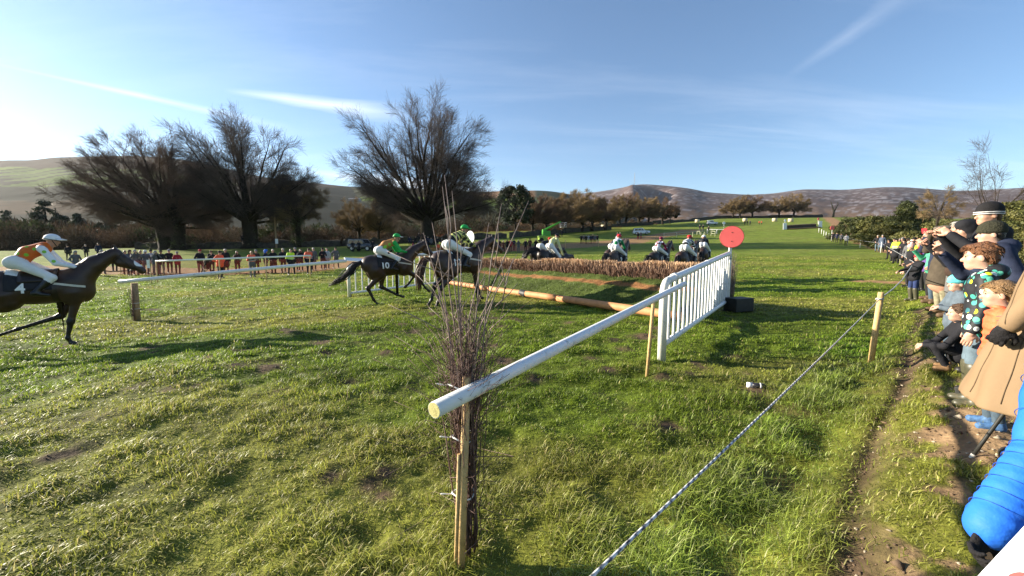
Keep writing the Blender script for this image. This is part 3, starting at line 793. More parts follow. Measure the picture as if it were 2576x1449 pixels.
    rn = []
    for s in (-1, 1):
        rn.append(([bit + np.array([0, s * .07, 0]), (bit + np.array([hand[0], 0, hand[1]])) / 2 + np.array([0, s * .16, -.06]), np.array([hand[0], s * .10, hand[1]])], [.007] * 3))
    tube_obj('reins', rn, LEATHER, t, 4)
    bg_ = []
    for s in (-1, 1):
        V, Q = wrap_patch(bvh, .14, .60, 1.33, 1.375, 8, 1, .010, lambda u, v, s=s: ((u, s * 1.2, v - (u - .14) * .22), (0, -s, 0)))
        bg_.append(mesh_from('bg', V, Q, [WEB]))
    for m_ in bg_: link('breast_girth', m_, t)
    if face:
        # white marking on the front of the face
        V, Q = [], []
        a0, a1 = (.30, .46) if face == 'snip' else ((.06, .16) if face == 'star' else (.08, .50))
        wd = {'snip': 1.35, 'star': .5, 'blaze': .6}[face]
        Ln = np.linalg.norm(mz - poll); nu, nv = 8, 8
        for i in range(nu + 1):
            for j in range(nv + 1):
                f = a0 + (a1 - a0) * i / nu; ww = wd * (math.sin(math.pi * (i + .6) / (nu + 1.2)) ** .6)
                ang = (j / nv - .5) * 2 * ww
                c = poll + dv * f * Ln / .55 * 1.0
                d_ = np.array([0, math.sin(ang), 0]) - nn * math.cos(ang)
                o = c + d_ * .5; h = bvh.ray_cast(Vector(o), Vector(-d_))
                V.append(np.array(h[0]) + d_ * .006 if h[0] else c + d_ * .08)
        Q = [(i * (nv + 1) + j, (i + 1) * (nv + 1) + j, (i + 1) * (nv + 1) + j + 1, i * (nv + 1) + j + 1) for i in range(nu) for j in range(nv)]
        link('white_marking', mesh_from('white_marking', np.array(V), Q, [WHITE_HAIR]), t)
    return t

# ------------------------------------------------------------------ skin, cloth
SKIN = M('skin', (0.43, 0.235, 0.160), rough=0.5, var=0.10, scale=14, spec=0.35)
SKINP = M('skin_pale', (0.47, 0.275, 0.195), rough=0.5, var=0.10, scale=14, spec=0.35)
EYEW = M('eye_dark', (0.02, 0.016, 0.014), rough=0.15, var=0.05)
LIP = M('lip', (0.36, 0.13, 0.11), rough=0.5, var=0.05)
HAIRC = {'brown': M('hair_brown', (0.075, 0.038, 0.018), rough=0.5, var=0.4, scale=40, bump=0.6, bscale=70), 'dark': M('hair_dark', (0.018, 0.013, 0.010), rough=0.5, var=0.4, scale=40, bump=.6, bscale=70),
         'ginger': M('hair_ginger', (0.135, 0.055, 0.020), rough=0.5, var=0.45, scale=30, bump=0.8, bscale=60), 'grey': M('hair_grey', (0.34, 0.31, 0.28), rough=0.6, var=0.3, scale=40, bump=.6, bscale=70),
         'fair': M('hair_fair', (0.20, 0.115, 0.048), rough=0.5, var=0.4, scale=40, bump=.7, bscale=60)}
def cloth(name, c, **kw):
    d = dict(rough=0.85, var=0.22, scale=11, bump=0.35, bscale=14, spec=0.2); d.update(kw); return M(name, c, **d)
def P3(a): return np.array(a, float)

def head_parts(h=0.008, child=False):
    """head in its own frame: centre of skull at origin, face towards +x, head height about .23"""
    s = 1.0
    p = [ell((-.005, 0, .030), (.098, .076, .090), 0), ell((.020, 0, -.030), (.072, .064, .090), 0), ell((.052, 0, -.085), (.032, .036, .028), 0, k=.03),
         cap((.070, 0, .012), (.104, 0, -.030), .011, .017, 0, k=.012), ell((.078, 0, -.066), (.016, .024, .010), 0, k=.010),
         cap((.072, -.035, .024), (.072, .035, .024), .016, .016, 0, k=.015), cap((-.015, 0, -.06), (-.04, 0, -.16), .056, .060, 0, k=.03)]
    for q in (-1, 1):
        p += [ell((.055, q * .036, -.030), (.028, .024, .026), 0, k=.02), ell((-.008, q * .080, -.012), (.020, .010, .032), 0, rot=(0, .25, q * -.25), k=.006)]
    V, Q, mi = sdf_mesh(p, h, .025, 1)
    ex = []
    for q in (-1, 1):
        v, f, m = sdf_mesh([ell((.080, q * .031, .004), (.011, .013, .008), 1)], .004, .001, 0); ex.append((v, f, m))
        v, f, m = sdf_mesh([ell((.083, q * .033, .026), (.008, .018, .004), 2)], .004, .001, 0); ex.append((v, f, m))
    v, f, m = sdf_mesh([ell((.091, 0, -.0655), (.007, .020, .0045), 3)], .004, .001, 0); ex.append((v, f, m))
    Vs, Qs, ms = [V], [Q], [mi * 0]; b = len(V)
    for v, f, m in ex: Vs.append(v); Qs.append(f + b); ms.append(m); b += len(v)
    return np.concatenate(Vs), np.concatenate(Qs), np.concatenate(ms)
HEADV = head_parts()
def hand_parts(curl=0.5, thumb=1.0):
    """right hand in own frame: wrist at origin, fingers towards -z, palm faces +x... thumb on +x side forward"""
    p = [ell((0, 0, -.048), (.017, .040, .050), 0), cap((0, 0, .02), (0, 0, -.02), .026, .030, 0)]
    for i, (y, l) in enumerate(((.030, .070), (.010, .080), (-.010, .075), (-.029, .058))):
        a = P3((0, y, -.088)); c1, c2, c3 = curl * .7, curl * 1.7, curl * 2.5
        pts = [a]
        for c, f in ((c1, .45), (c2, .32), (c3, .26)):
            pts.append(pts[-1] + l * f * P3((math.sin(c), 0, -math.cos(c))))
        for q in range(3): p.append(cap(pts[q], pts[q + 1], .0098 - .001 * q, .0088 - .001 * q, 0, k=.004))
    p += [cap((.006, .034, -.030), (.022, .058, -.058), .014, .012, 0, k=.01), cap((.022, .058, -.058), (.036, .060, -.084), .0115, .009, 0, k=.004)]
    V, Q, m = sdf_mesh(p, .0055, .008, 1); return V, Q, m
HANDS = {}
def hand_at(pos, dirv, palm, side, curl, mat, scale=1.0):
    key = curl
    if key not in HANDS: HANDS[key] = hand_parts(curl)
    V, Q, m = HANDS[key]
    z = -P3(dirv) / np.linalg.norm(dirv); x = P3(palm); x = x - z * (x @ z); x /= np.linalg.norm(x) + 1e-9; y = np.cross(z, x)
    v = V * scale
    if side > 0: v = v * np.array([1, -1, 1]); Q = Q[:, ::-1]
    return (P3(pos) + v[:, :1] * x + v[:, 1:2] * y + v[:, 2:] * z, Q, m * 0 + mat)
def rot_pts(V, eul): return V @ np.array(Euler(eul).to_matrix()).T

# ------------------------------------------------------------------ jockeys (built in the horse's frame)
def make_jockey(label, silks, sleeve, cap_m, loc, yaw, pitch=0.0, tall=0.0, breech=None, scale=1.0, roll=0.0, spots=None, hoop=None, hand=(.62, 1.66), braces=None, lean=0.0, brim=None, patch=None, seat=None):
    t = thing('person', label, 'jockey', loc, 0); t.rotation_euler = (roll, -pitch, yaw); t.scale = (scale,) * 3
    br = breech or WHITE_B
    pel = P3((-.36, 0, 1.785 + tall * .5)); sh = P3((.10 - tall * .35, 0, 2.02 + tall)); hd = P3((.245 - tall * .35, 0, 2.165 + tall))
    if lean: sh += P3((-lean, 0, lean * .35)); hd += P3((-lean * 1.2, 0, lean * .5))
    mid = (pel + sh) / 2 + P3((-.03, 0, .045))
    # 0 skin 1 silks 2 sleeves 3 breeches 4 boots
    p = [cap(pel + P3((.05, 0, .02)), mid, .125, .135, 1), cap(mid, sh, .135, .125, 1), cap(sh + P3((0, -.13, -.01)), sh + P3((0, .13, -.01)), .085, .085, 1),
         cap(sh + P3((.02, 0, .04)), hd + P3((-.02, 0, -.06)), .052, .050, 0)]
    ex = []
    for s in (-1, 1):
        hip = pel + P3((0, s * .10, 0)); knee = P3((.15, s * .295, 1.47)); ank = P3((-.12, s * .335, 1.17)); toe = P3((.08, s * .345, 1.12))
        p += [ell(pel + P3((-.02, s * .085, -.01)), (.16, .115, .14), 3), cap(hip, knee, .118, .072, 3, k=.04), cap(knee, knee * .8 + ank * .2, .07, .066, 3), cap(knee * .72 + ank * .28, ank, .066, .048, 4), cap(ank, toe, .050, .036, 4)]
        s0 = sh + P3((0, s * .17, -.02)); hnd = P3((hand[0], s * .085, hand[1])); el = (s0 + hnd) / 2 + P3((-.05, s * .11, -.10))
        p += [cap(s0, el, .070, .055, 2, k=.03), cap(el, hnd + (el - hnd) * .14, .054, .036, 2, k=.02), cap(hnd + (el - hnd) * .14, hnd, .030, .030, 0)]
        ex.append(hand_at(hnd, P3((.6, -s * .25, -.5)), P3((-.2, -s, -.4)), s, 1.1, 0, 1.0))
    hv = rot_pts(HEADV[0], (0, R(10), 0)) * 1.0 + hd; ex.append((hv, HEADV[1], np.where(HEADV[2] == 0, 0, 5)))
    me = body_mesh('jockey_body', p, [SKIN, silks, sleeve, br, BOOT, EYEW], .02, .03, ex, it=1)
    body = link('body', me, t)
    bvh = BVHTree.FromPolygons([v.co.copy() for v in me.vertices], [tuple(q.vertices) for q in me.polygons])
    # skull cap with peak and goggles strap
    hm = BM(); hm.b.free(); hm.b = bmesh.new()
    V, Q, mi = sdf_mesh([ell(hd + P3((-.004, 0, .040)), (.128, .104, .105), 0)], .014, .01, 1)
    keep = (V[:, 2] > hd[2] + .002 - (V[:, 0] - hd[0]) * .10)
    qk = keep[Q].all(1)
    pk = []
    ct = hd + P3((.02, 0, .025)); nv_ = len(V)
    nseg = 12; PV = []
    for i in range(nseg + 1):
        a = (i / nseg - .5) * 2.3; c_, s_ = math.cos(a), math.sin(a)
        for rr_, dz in ((.100, .016), (.185, -.010), (.185, -.016), (.100, .006)):
            PV.append(ct + P3((rr_ * c_ * (1.0) + .0, rr_ * s_ * .80, dz)))
    PQ = [(i * 4 + j, (i + 1) * 4 + j, (i + 1) * 4 + (j + 1) % 4, i * 4 + (j + 1) % 4) for i in range(nseg) for j in range(4)]
    hel = link('helmet', mesh_from('helmet', np.concatenate([V, np.array(PV)]), [tuple(q) for q in Q[qk]] + [tuple(x + nv_ for x in q) for q in PQ], [cap_m, brim or cap_m], [0] * int(qk.sum()) + [1] * len(PQ)), t)
    sm = hel.modifiers.new('thick', 'SOLIDIFY'); sm.thickness = .006
    ring_ = [(hd + P3((.132 * math.cos(a) - .002, .108 * math.sin(a), .020 - .03 * math.cos(a))), .008) for a in np.linspace(0, 2 * np.pi, 22)]
    tube_obj('goggle_strap', [([q[0] for q in ring_], [q[1] for q in ring_])], HBLK, hel, 5)
    tube_obj('chin_strap', [([hd + P3((.0, -.078, .02)), hd + P3((.05, -.055, -.10)), hd + P3((.06, 0, -.128)), hd + P3((.05, .055, -.10)), hd + P3((.0, .078, .02))], [.008] * 5)], HBLK, hel, 5)
    # pattern pieces laid over the silks
    def decal(o, d, rad, mat, name, n=12, sq=1.0):
        d = Vector(d).normalized(); o = Vector(o); u = d.orthogonal().normalized(); w = d.cross(u)
        V = []; 
        for rr_ in (0, .5, 1):
            for i in range(n):
                a = 2 * math.pi * i / n; q = o + u * (rad * rr_ * math.cos(a)) + w * (rad * rr_ * math.sin(a) * sq); h = bvh.ray_cast(q, d)
                V.append(tuple((h[0] - d * .006) if h[0] else q + d * .5))
        Q = [(r_ * n + i, r_ * n + (i + 1) % n, (r_ + 1) * n + (i + 1) % n, (r_ + 1) * n + i) for r_ in range(2) for i in range(n)]
        V = np.array(V)
        if np.ptp(V, axis=0).max() > rad * 3.4: return
        link(name, mesh_from(name, V, Q, [mat]), body)
    if spots:
        m_, pts = spots
        for (f, a, side_, r_) in pts:
            c = pel * (1 - f) + sh * f; d = P3((.35 * -a, side_ * math.cos(a * .9), -math.sin(a) if False else -.9 * math.sin(a))); 
            d = P3((math.sin(a) * .5, -side_ * math.cos(a), -math.sin(a)))
            decal(c - d * .5, d, r_, m_, 'spot')
        for s in (-1, 1):
            s0 = sh + P3((0, s * .17, -.02)); hnd = P3((hand[0], s * .085, hand[1])); el = (s0 + hnd) / 2 + P3((-.05, s * .11, -.10))
            for q in (s0 * .75 + el * .25, el * .9 + s0 * .1, el * .4 + hnd * .6): decal(q + P3((0, s * .4, .05)), (0, -s, -.1), .032, m_, 'spot')
    if hoop:
        m_, fr = hoop
        ax_ = sh - pel; ax_ = ax_ / np.linalg.norm(ax_); up_ = np.cross(ax_, P3((0, 1, 0))); up_ = -up_ if up_[2] < 0 else up_
        def band(c, ax, up, lat, hw, mat, rad=.5):
            V = []
            for w_ in (-hw, 0, hw):
                for i in range(25):
                    a = 2 * math.pi * i / 24; d = up * math.cos(a) + lat * math.sin(a); o = c + ax * w_ + d * rad
                    h = bvh.ray_cast(Vector(o), Vector(-d)); V.append(np.array(h[0]) + d * .006 if h[0] else c + ax * w_ + d * .12)
            V = np.array(V); Q = []
            for r_ in range(2):
                for i in range(24):
                    q = [r_ * 25 + i, r_ * 25 + i + 1, (r_ + 1) * 25 + i + 1, (r_ + 1) * 25 + i]
                    if np.ptp(V[q], axis=0).max() < .16: Q.append(q)
            if Q: link('hoop', mesh_from('hoop', V, Q, [mat]), body)
        for f in fr: band(pel * (1 - f) + sh * f, ax_, up_, P3((0, 1, 0)), .026, m_)
        for s in (-1, 1):
            s0 = sh + P3((0, s * .17, -.02)); hnd = P3((hand[0], s * .085, hand[1])); el = (s0 + hnd) / 2 + P3((-.05, s * .11, -.10))
            for a0, b0, ff in ((s0, el, .45), (s0, el, .8), (el, hnd, .25), (el, hnd, .55)):
                ax2 = (b0 - a0) / np.linalg.norm(b0 - a0); l2 = np.cross(ax2, P3((0, 0, 1))); l2 /= np.linalg.norm(l2); u2 = np.cross(l2, ax2)
                band(a0 * (1 - ff) + b0 * ff, ax2, u2, l2, .022, m_, .13)
    if braces:
        for (o, d, r_, m_, sq) in braces: decal(P3(o) + pel, d, r_, m_, 'silk_panel', 16, sq)
    if patch:
        for s in (-1, 1):
            decal(P3((-.12, s * .9, 1.71)), (0, -s, 0), .085, patch, 'breeches_patch', 12, .45)
    return t
WHITE_B = cloth('white_breeches', (0.70, 0.69, 0.66), rough=0.75, var=.09, bump=.6, dirt=((.30, .22, .13), 26, .66))
BOOT = M('black_boot', (0.012, 0.011, 0.010), rough=0.3, var=0.2)
# ------------------------------------------------------------------ rails, wings and the birch fence
PVC = M('white_plastic_rail', (0.72, 0.72, 0.70), rough=0.38, var=0.06, scale=3, dirt=((0.30, 0.28, 0.20), 14, .57), spec=.5)
PVC2 = M('white_plastic_post', (0.66, 0.66, 0.60), rough=0.45, var=0.08, scale=4, dirt=((0.30, 0.33, 0.20), 9, .56), spec=.5)
PVCIN = M('yellowed_plug', (0.55, 0.50, 0.20), rough=.8, var=.4, scale=30, dirt=((.18, .15, .05), 30, .5))
STAKE = M('pale_stake_wood', (0.50, 0.335, 0.145), rough=.75, var=.22, scale=18, bump=.3, bscale=40, dirt=((.20, .14, .07), 12, .62))
WOODY = M('weathered_wood', (0.30, 0.20, 0.11), rough=.85, var=.3, scale=14, bump=.4, bscale=50, dirt=((.08, .06, .04), 10, .55))
TWIG = M('birch_twig', (0.115, 0.068, 0.056), rough=.65, var=.45, scale=26, spec=.3)
TWIGP = M('birch_twig_pale', (0.23, 0.17, 0.145), rough=.6, var=.4, scale=26, spec=.3)
TIE = M('white_cable_tie', (0.75, 0.75, 0.72), rough=.4, var=.05)
ORPOLE = M('orange_take_off_pole', (0.44, 0.205, 0.080), rough=.7, var=.16, scale=6, dirt=((.20, .09, .04), 11, .60))
RUBBER = M('black_rubber', (0.02, 0.02, 0.018), rough=.6, var=.2)
DISCR = M('red_disc', (0.80, 0.13, 0.12), rough=.45, var=.05, scale=3)
DISCW = M('white_disc', (0.80, 0.80, 0.80), rough=.45, var=.04, scale=3)
def twigs(base, n, r0, h0, h1, spread, mat, rs, th=(.0055, .0014), fork=3, knots=7, zig=.012, tilt=(0, 0)):
    paths = []
    for i in range(n):
        a = rs.uniform(0, 2 * np.pi); rr_ = r0 * math.sqrt(rs.rand()); h = rs.uniform(h0, h1)
        b = P3(base) + P3((rr_ * math.cos(a), rr_ * math.sin(a), rs.uniform(0, .12)))
        out_ = P3((math.cos(a) * spread * rs.uniform(.2, 1.3) + rs.normal(0, spread * .3) + tilt[0], math.sin(a) * spread * rs.uniform(.2, 1.3) + rs.normal(0, spread * .3) + tilt[1], 1.0))
        pts = [b]; d = out_ * 1.0
        for k in range(knots):
            f = (k + 1) / knots
            lat = P3((d[0] * max(0, f - .38) * 1.9, d[1] * max(0, f - .38) * 1.9, 1.0))
            pts.append(pts[-1] + lat / np.linalg.norm(lat) * h / knots + rs.normal(0, zig, 3) * P3((1, 1, .2)))
        t0 = th[0] * rs.uniform(.6, 1.25)
        paths.append((pts, np.linspace(t0, th[1], knots + 1)))
        for q in range(rs.randint(0, fork + 1)):
            k = rs.randint(2, knots); p0 = pts[k]; dd = P3((rs.normal(0, .55), rs.normal(0, .55), rs.uniform(.5, 1.1))); l = rs.uniform(.10, .34)
            m1 = p0 + dd * l * .5 + rs.normal(0, .012, 3); paths.append(([p0, m1, p0 + dd * l + rs.normal(0, .02, 3)], [t0 * .5, t0 * .4, .0011]))
    return paths
# --- the near post wrapped in birch twigs
pb = hit(1166, 1408); pd = pb.y
t = thing('rail_post', 'pale wooden post wrapped in tall birch twigs at the end of the white rail', 'post', pb)
bm = BM(); bm.cyl((-.008, -.060, -.1), (.030, -.030, .985), .019, .021, 10); bm.cyl((-.036, -.052, -.1), (-.010, -.048, .60), .011, .008, 8); bm.obj('post', STAKE, t)
rs = np.random.RandomState(3)
tp = twigs((0.005, .02, .0), 26, .040, .85, 1.35, .13, TWIG, rs, th=(.0044, .0011), fork=4) + twigs((0.0, .02, .40), 46, .042, .45, .90, .30, TWIG, rs, th=(.0030, .0008), fork=6, zig=.016) + twigs((.035, .03, .0), 20, .040, .8, 1.1, .05, TWIG, rs, th=(.0048, .0016), fork=2) + twigs((0.01, .02, .62), 36, .05, .35, .75, .34, TWIG, rs, th=(.0026, .0007), fork=6, zig=.016)
tp += [([P3((rs.normal(0, .05), rs.normal(0, .05) , z)), P3((rs.normal(0, .12), rs.normal(0, .1), z + rs.uniform(-.05, .1))), P3((rs.normal(0, .22), rs.normal(0, .16), z + rs.uniform(-.10, .14)))], [.0024, .0019, .0007]) for z in rs.uniform(.02, .85, 22)]
tube_obj('twig_bundle', tp, TWIG, t, 4)
long = []
for (tx, ty, seg) in ((1262, 512, 1.0), (1330, 505, 1.0), (1137, 480, 1.0), (1113, 470, 1.0), (1087, 560, 1.0), (1118, 440, 1.0), (1065, 585, 1), (1160, 600, 1), (1205, 640, 1), (1300, 640, 1), (1262, 690, 1), (1095, 690, 1), (1230, 560, 1.)):
    d_ = pd + rs.uniform(-.12, .28); e = at(tx, ty, d_) - pb; b0 = P3((rs.normal(0, .03), rs.normal(0, .03), .55 + rs.rand() * .3)); e = P3(e)
    mid_ = b0 * .5 + e * .5 + P3((-(e[0] - b0[0]) * .12, 0, .04)); pts = [b0, b0 * .72 + mid_ * .28 + rs.normal(0, .008, 3), mid_ + rs.normal(0, .010, 3), mid_ * .5 + e * .5 + rs.normal(0, .008, 3) + P3(((e[0] - b0[0]) * -.04, 0, 0)), e]
    long.append((pts, [.0044, .0040, .0034, .0026, .0012]))
    for q in range(3):
        f = rs.uniform(.3, .8); p0 = b0 * (1 - f) + e * f; dd = P3((rs.normal(0, .09), rs.normal(0, .06), rs.uniform(.06, .2))); long.append(([p0, p0 + dd * .55 + rs.normal(0, .006, 3), p0 + dd], [.003, .0024, .001]))
tube_obj('long_twigs', long, TWIGP, t, 5)
for z_ in (.93, .66, .36):
    a = np.linspace(0, 2 * np.pi, 18); rr_ = .07 if z_ > .9 else .056
    tube_obj('cable_tie', [([P3((rr_ * math.cos(q), rr_ * math.sin(q) + .015, z_ + .012 * math.sin(q * 2))) for q in a], [.0042] * 18), ([P3((-rr_, .0, z_)), P3((-rr_ - .05, -.03, z_ + .02))], [.004, .003])], TIE, t, 6)
# --- near rail, rising to the wing
def pipe(name, a, b, r, mat, parent=None, label=None, cat=None, group=None, bend=0.0, hollow=None, n=18):
    a = P3(a); b = P3(b); f = np.linspace(0, 1, 9)[:, None]; pts = a * (1 - f) + b * f; pts[:, 2] -= bend * 4 * (f[:, 0] * (1 - f[:, 0]))
    o = tube_obj(name, [(pts, [r] * 9)], mat, parent, n, True)
    if label: tag(o, label, cat, group)
    return o
rA = at(1092, 1032, 1.66); rB = at(1722, 714, 5.62)
rl = thing('running_rail', 'near white plastic running rail with open yellow end past the twig post', 'rail', (0, 0, 0))
pipe('rail_pipe', rA, rB, .0365, PVC, rl)
d_ = (P3(rA) - P3(rB)); d_ /= np.linalg.norm(d_)
pipe('end_plug', P3(rA) + d_ * .0012, P3(rA) - d_ * .03, .034, PVCIN, rl)
ys_ = hit(1627, 948); tag(tube_obj('rail_prop', [([ys_ + Vector((0, 0, -.05)), at(1644, 757, ys_.y + .02)], [.022, .022])], STAKE, None, 10), 'slanting round yellow wooden stake under the near white rail', 'stake')
# --- wings
def wing(name, label, p0, p1, h0, h1, nsl, lift0, lift1, groupn, far_post=True, z0=None, z1=None):
    t = thing(name, label, 'fence wing', p0)
    p0 = P3(p0); d = P3(p1) - p0; d[2] = 0; Ln = np.linalg.norm(d); u = d / Ln
    zb = float(p1[2] - p0[2])
    fr = lambda s, z: P3((u[0] * s, u[1] * s, z + zb * s / Ln))
    rp = .056
    pts = [fr(0, -.05), fr(0, h0 * .6), fr(0, h0 - .14), fr(.03, h0 - .06), fr(.11, h0 - .008), fr(.22, h0 + .012)]
    tube_obj('end_post', [(pts[:4] + pts[4:], [rp + .004] * 3 + [rp] * 3)], PVC2, t, 16)
    pt = [fr(.20, h0 + .010)] + [fr(.2 + (Ln - .38) * f, h0 + .01 + (h1 - h0) * f) for f in np.linspace(.1, 1, 10)] + [fr(Ln - .07, h1 + .0), fr(Ln - .01, h1 - .06), fr(Ln, h1 - .15)]
    tube_obj('top_rail', [(pt, [rp] * len(pt))], PVC, t, 16)
    pipe('bottom_rail', fr(.0, lift0), fr(Ln, lift1), .046, PVC, t)
    pipe('far_post', fr(Ln, h1 - .13), fr(Ln, -.05), .046, PVC2, t)
    for i in range(nsl):
        s = Ln * (i + 1.0) / (nsl + 1.0)
        zt_ = h0 + (h1 - h0) * s / Ln; zbm = lift0 + (lift1 - lift0) * s / Ln
        pipe('slat', fr(s, zbm), fr(s, zt_), .0245, PVC, t, n=10)
    for s, zz in ((.55, 0), (Ln * .5, 0), (Ln - .5, 0)):
        zt_ = h0 + (h1 - h0) * s / Ln
        tube_obj('joint_collar', [([fr(s - .05, zt_ + .01), fr(s + .05, zt_ + .01 + (h1 - h0) * .1 / Ln)], [rp + .006] * 2)], PVC, t, 14)
    return t, fr, Ln
w0 = hit(1664, 908); w1 = at(1829, 782, 10.9); w1.z = gz(w1.x, w1.y)
RW, frR, LR = wing('fence_wing', 'near white slatted plastic wing sloping up to the red disc', w0, w1, 1.16, 1.53, 19, .24, .26, None)
l0 = hit(879, 748); l1 = at(1181, 640, 20.0); l1.z = gz(l1.x, l1.y)
LW, frL, LL = wing('fence_wing', 'far white slatted plastic wing behind the two running horses, below the white disc', l0, l1, 1.22, 1.75, 22, .16, .22, None)
tube_obj('wooden_brace', [([P3((.05, .05, -.02)), P3((-.08, .06, .55)), P3((-.1, .05, .98))], [.045, .042, .04])], STAKE, LW, 8)
# board lying along the left wing top
bm = BM(); bm.box((0, 0, 0), (1.15, .30, .03), bev=.01); o = bm.obj('fallen_board', PVC, None); c = at(905, 654, l0.y + .9); o.location = c; o.rotation_euler = (R(22), R(4), R(38)); tag(o, 'white plank lying aslant on the rail joint left of horse 10', 'plank')
def disc_post(label, pxy, rad, depth, mat, ground, group, yaw):
    t = thing('marker_disc', label, 'course marker', ground)
    c = at(*pxy, depth) - ground
    bm = BM(); bm.box((c.x, c.y + .05, c.z / 2 - .05), (.075, .05, c.z + .1), bev=.006); bm.obj('post', PVC2, t)
    bm = BM(); bm.cyl((0, -.011, 0), (0, .011, 0), rad, rad, 40); o = bm.obj('disc', mat, t); o.location = c; o.rotation_euler = (0, 0, yaw)
    tube_obj('disc_rim', [([P3((rad * math.cos(q), 0, rad * math.sin(q))) for q in np.linspace(0, 2 * np.pi, 40)], [.0125] * 40)], WEB if mat is DISCW else M('red_rim', (.45, .05, .05), rough=.6), o, 6)
    for q in (-.12, .12): bm = BM(); bm.cyl((0, -.018, q), (0, -.010, q), .012, n=8); bm.obj('bolt', RUBBER, o)
    return t
gR = Vector((w1.x + .12, w1.y + .10, 0)); gR.z = gz(gR.x, gR.y); yR = math.atan2(gR.x, gR.y)
disc_post('big red marker disc on a post at the end of the near wing', (1841, 596), .285, gR.y, DISCR, gR, None, -yR * .9)
bt = twigs((.02, -.05, .30), 46, .05, .75, 1.25, .10, TWIGP, rs, th=(.006, .002), fork=2); o = tube_obj('birch_bundle', bt, TWIGP, None, 4); o.location = gR; tag(o, 'thin bundle of pale birch twigs tied to the red disc post', 'twigs')
gL = Vector((l1.x + .15, l1.y + .1, 0)); gL.z = gz(gL.x, gL.y)
disc_post('white oval marker disc at the end of the far wing beside the hooped jockey', (1183, 597), .31, gL.y, DISCW, gL, None, R(-46))
bm = BM(); q = w1 + Vector((.05, -.45, 0)); bm.box((0, 0, .17), (.62, .40, .33), bev=.02); bm.box((0, 0, .345), (.64, .42, .018), bev=.004); o = bm.obj('ballast_box', RUBBER, None); o.location = (q.x, q.y, gz(q.x, q.y)); o.rotation_euler = (0, 0, R(20)); tag(o, 'black ballast box on the grass at the foot of the red disc post', 'box')
# --- the birch fence itself
G0 = hit(1716, 812); G1 = hit(1118, 716); gd = P3(G1) - P3(G0); gd[2] = 0; LF = np.linalg.norm(gd); gu = gd / LF; gn = P3((gu[1], -gu[0], 0)); gn = gn if gn[0] > 0 else -gn
FT = thing('steeplechase_fence', 'brown birch steeplechase fence with turf apron and orange take-off pole', 'race fence', G0)
_zs = np.linspace(0, LF, 80); _zv = ground_z(G0.x + gu[0] * _zs, G0.y + gu[1] * _zs) - G0.z
zf = lambda s: float(np.interp(s, _zs, _zv))
def fp(s, o, z): return P3((gu[0] * s + gn[0] * o, gu[1] * s + gn[1] * o, z + zf(max(0, min(s, LF)))))
npole = 3; cuts = [0, LF * .33, LF * .66, LF]
for i in range(npole):
    pipe('take_off_pole', fp(cuts[i] + .02, 0, .135), fp(cuts[i + 1] - .02, 0, .135), .100, ORPOLE, FT, n=16)
pipe('pole_collar', fp(LF * .46, 0, .135), fp(LF * .46 + .34, 0, .135), .108, RUBBER, FT, n=16)
# apron
TURFA = M('apron_turf', (.1, .1, .1), rough=.95, var=.35, scale=9, bump=1.0, bscale=26, spec=.1, tint=True)
ns, no = 220, 40; V = []; C = []
AP = 1.75; AH = .78
for i in range(ns + 1):
    for j in range(no + 1):
        s = .35 + (LF - .35) * i / ns; f = j / no; o = -.02 + AP * f; z = .02 + AH * f ** .85
        z += .03 * (vnoise(np.array([s * 5.]), np.array([f * 9.]), 3)[0] - .5) + .02 * (vnoise(np.array([s * 12.]), np.array([f * 20.]), 5)[0] - .5)
        V.append(fp(s, o, z))
        n_ = vnoise(np.array([s * 1.6]), np.array([f * 3.]), 8)[0]; b_ = sstep(.63, .69, f + .09 * (n_ - .5)) * sstep(.83, .77, f + .09 * (n_ - .5))
        g = P3((.058, .078, .018)) * (.6 + .8 * n_); C.append(g * (1 - b_) + P3((.21, .100, .040)) * (.75 + .5 * n_) * b_)
Q = [(i * (no + 1) + j, (i + 1) * (no + 1) + j, (i + 1) * (no + 1) + j + 1, i * (no + 1) + j + 1) for i in range(ns) for j in range(no)]
link('turf_apron', mesh_from('turf_apron', np.array(V), np.array(Q), [TURFA], col=np.array(C)), FT)
# apron grass blades
rs = np.random.RandomState(8); Vb = []; Qb = []; Cb = []
for i in range(9000):
    f = rs.rand(); s = .4 + rs.rand() * (LF - .4)
    if .6 < f < .82 and rs.rand() < .93: continue
    b = fp(s, -.02 + AP * f, .02 + AH * f ** .85 - .01); a = rs.uniform(0, 6.28); w_ = .008; h_ = rs.uniform(.03, .09); k = len(Vb)
    dx = P3((math.cos(a), math.sin(a), 0)); Vb += [b - dx * w_, b + dx * w_, b + P3((dx[1], -dx[0], 0)) * h_ * rs.uniform(.1, .9) + P3((0, 0, h_))]; Qb.append((k, k + 1, k + 2)); Cb += [P3((.075, .105, .020)) * rs.uniform(.6, 1.5)] * 3
link('apron_grass', mesh_from('apron_grass', np.array(Vb), np.array(Qb), [MATS['grass_blade'] if 'grass_blade' in MATS else TURFA], col=np.array(Cb)), FT)['kind'] = 'stuff'
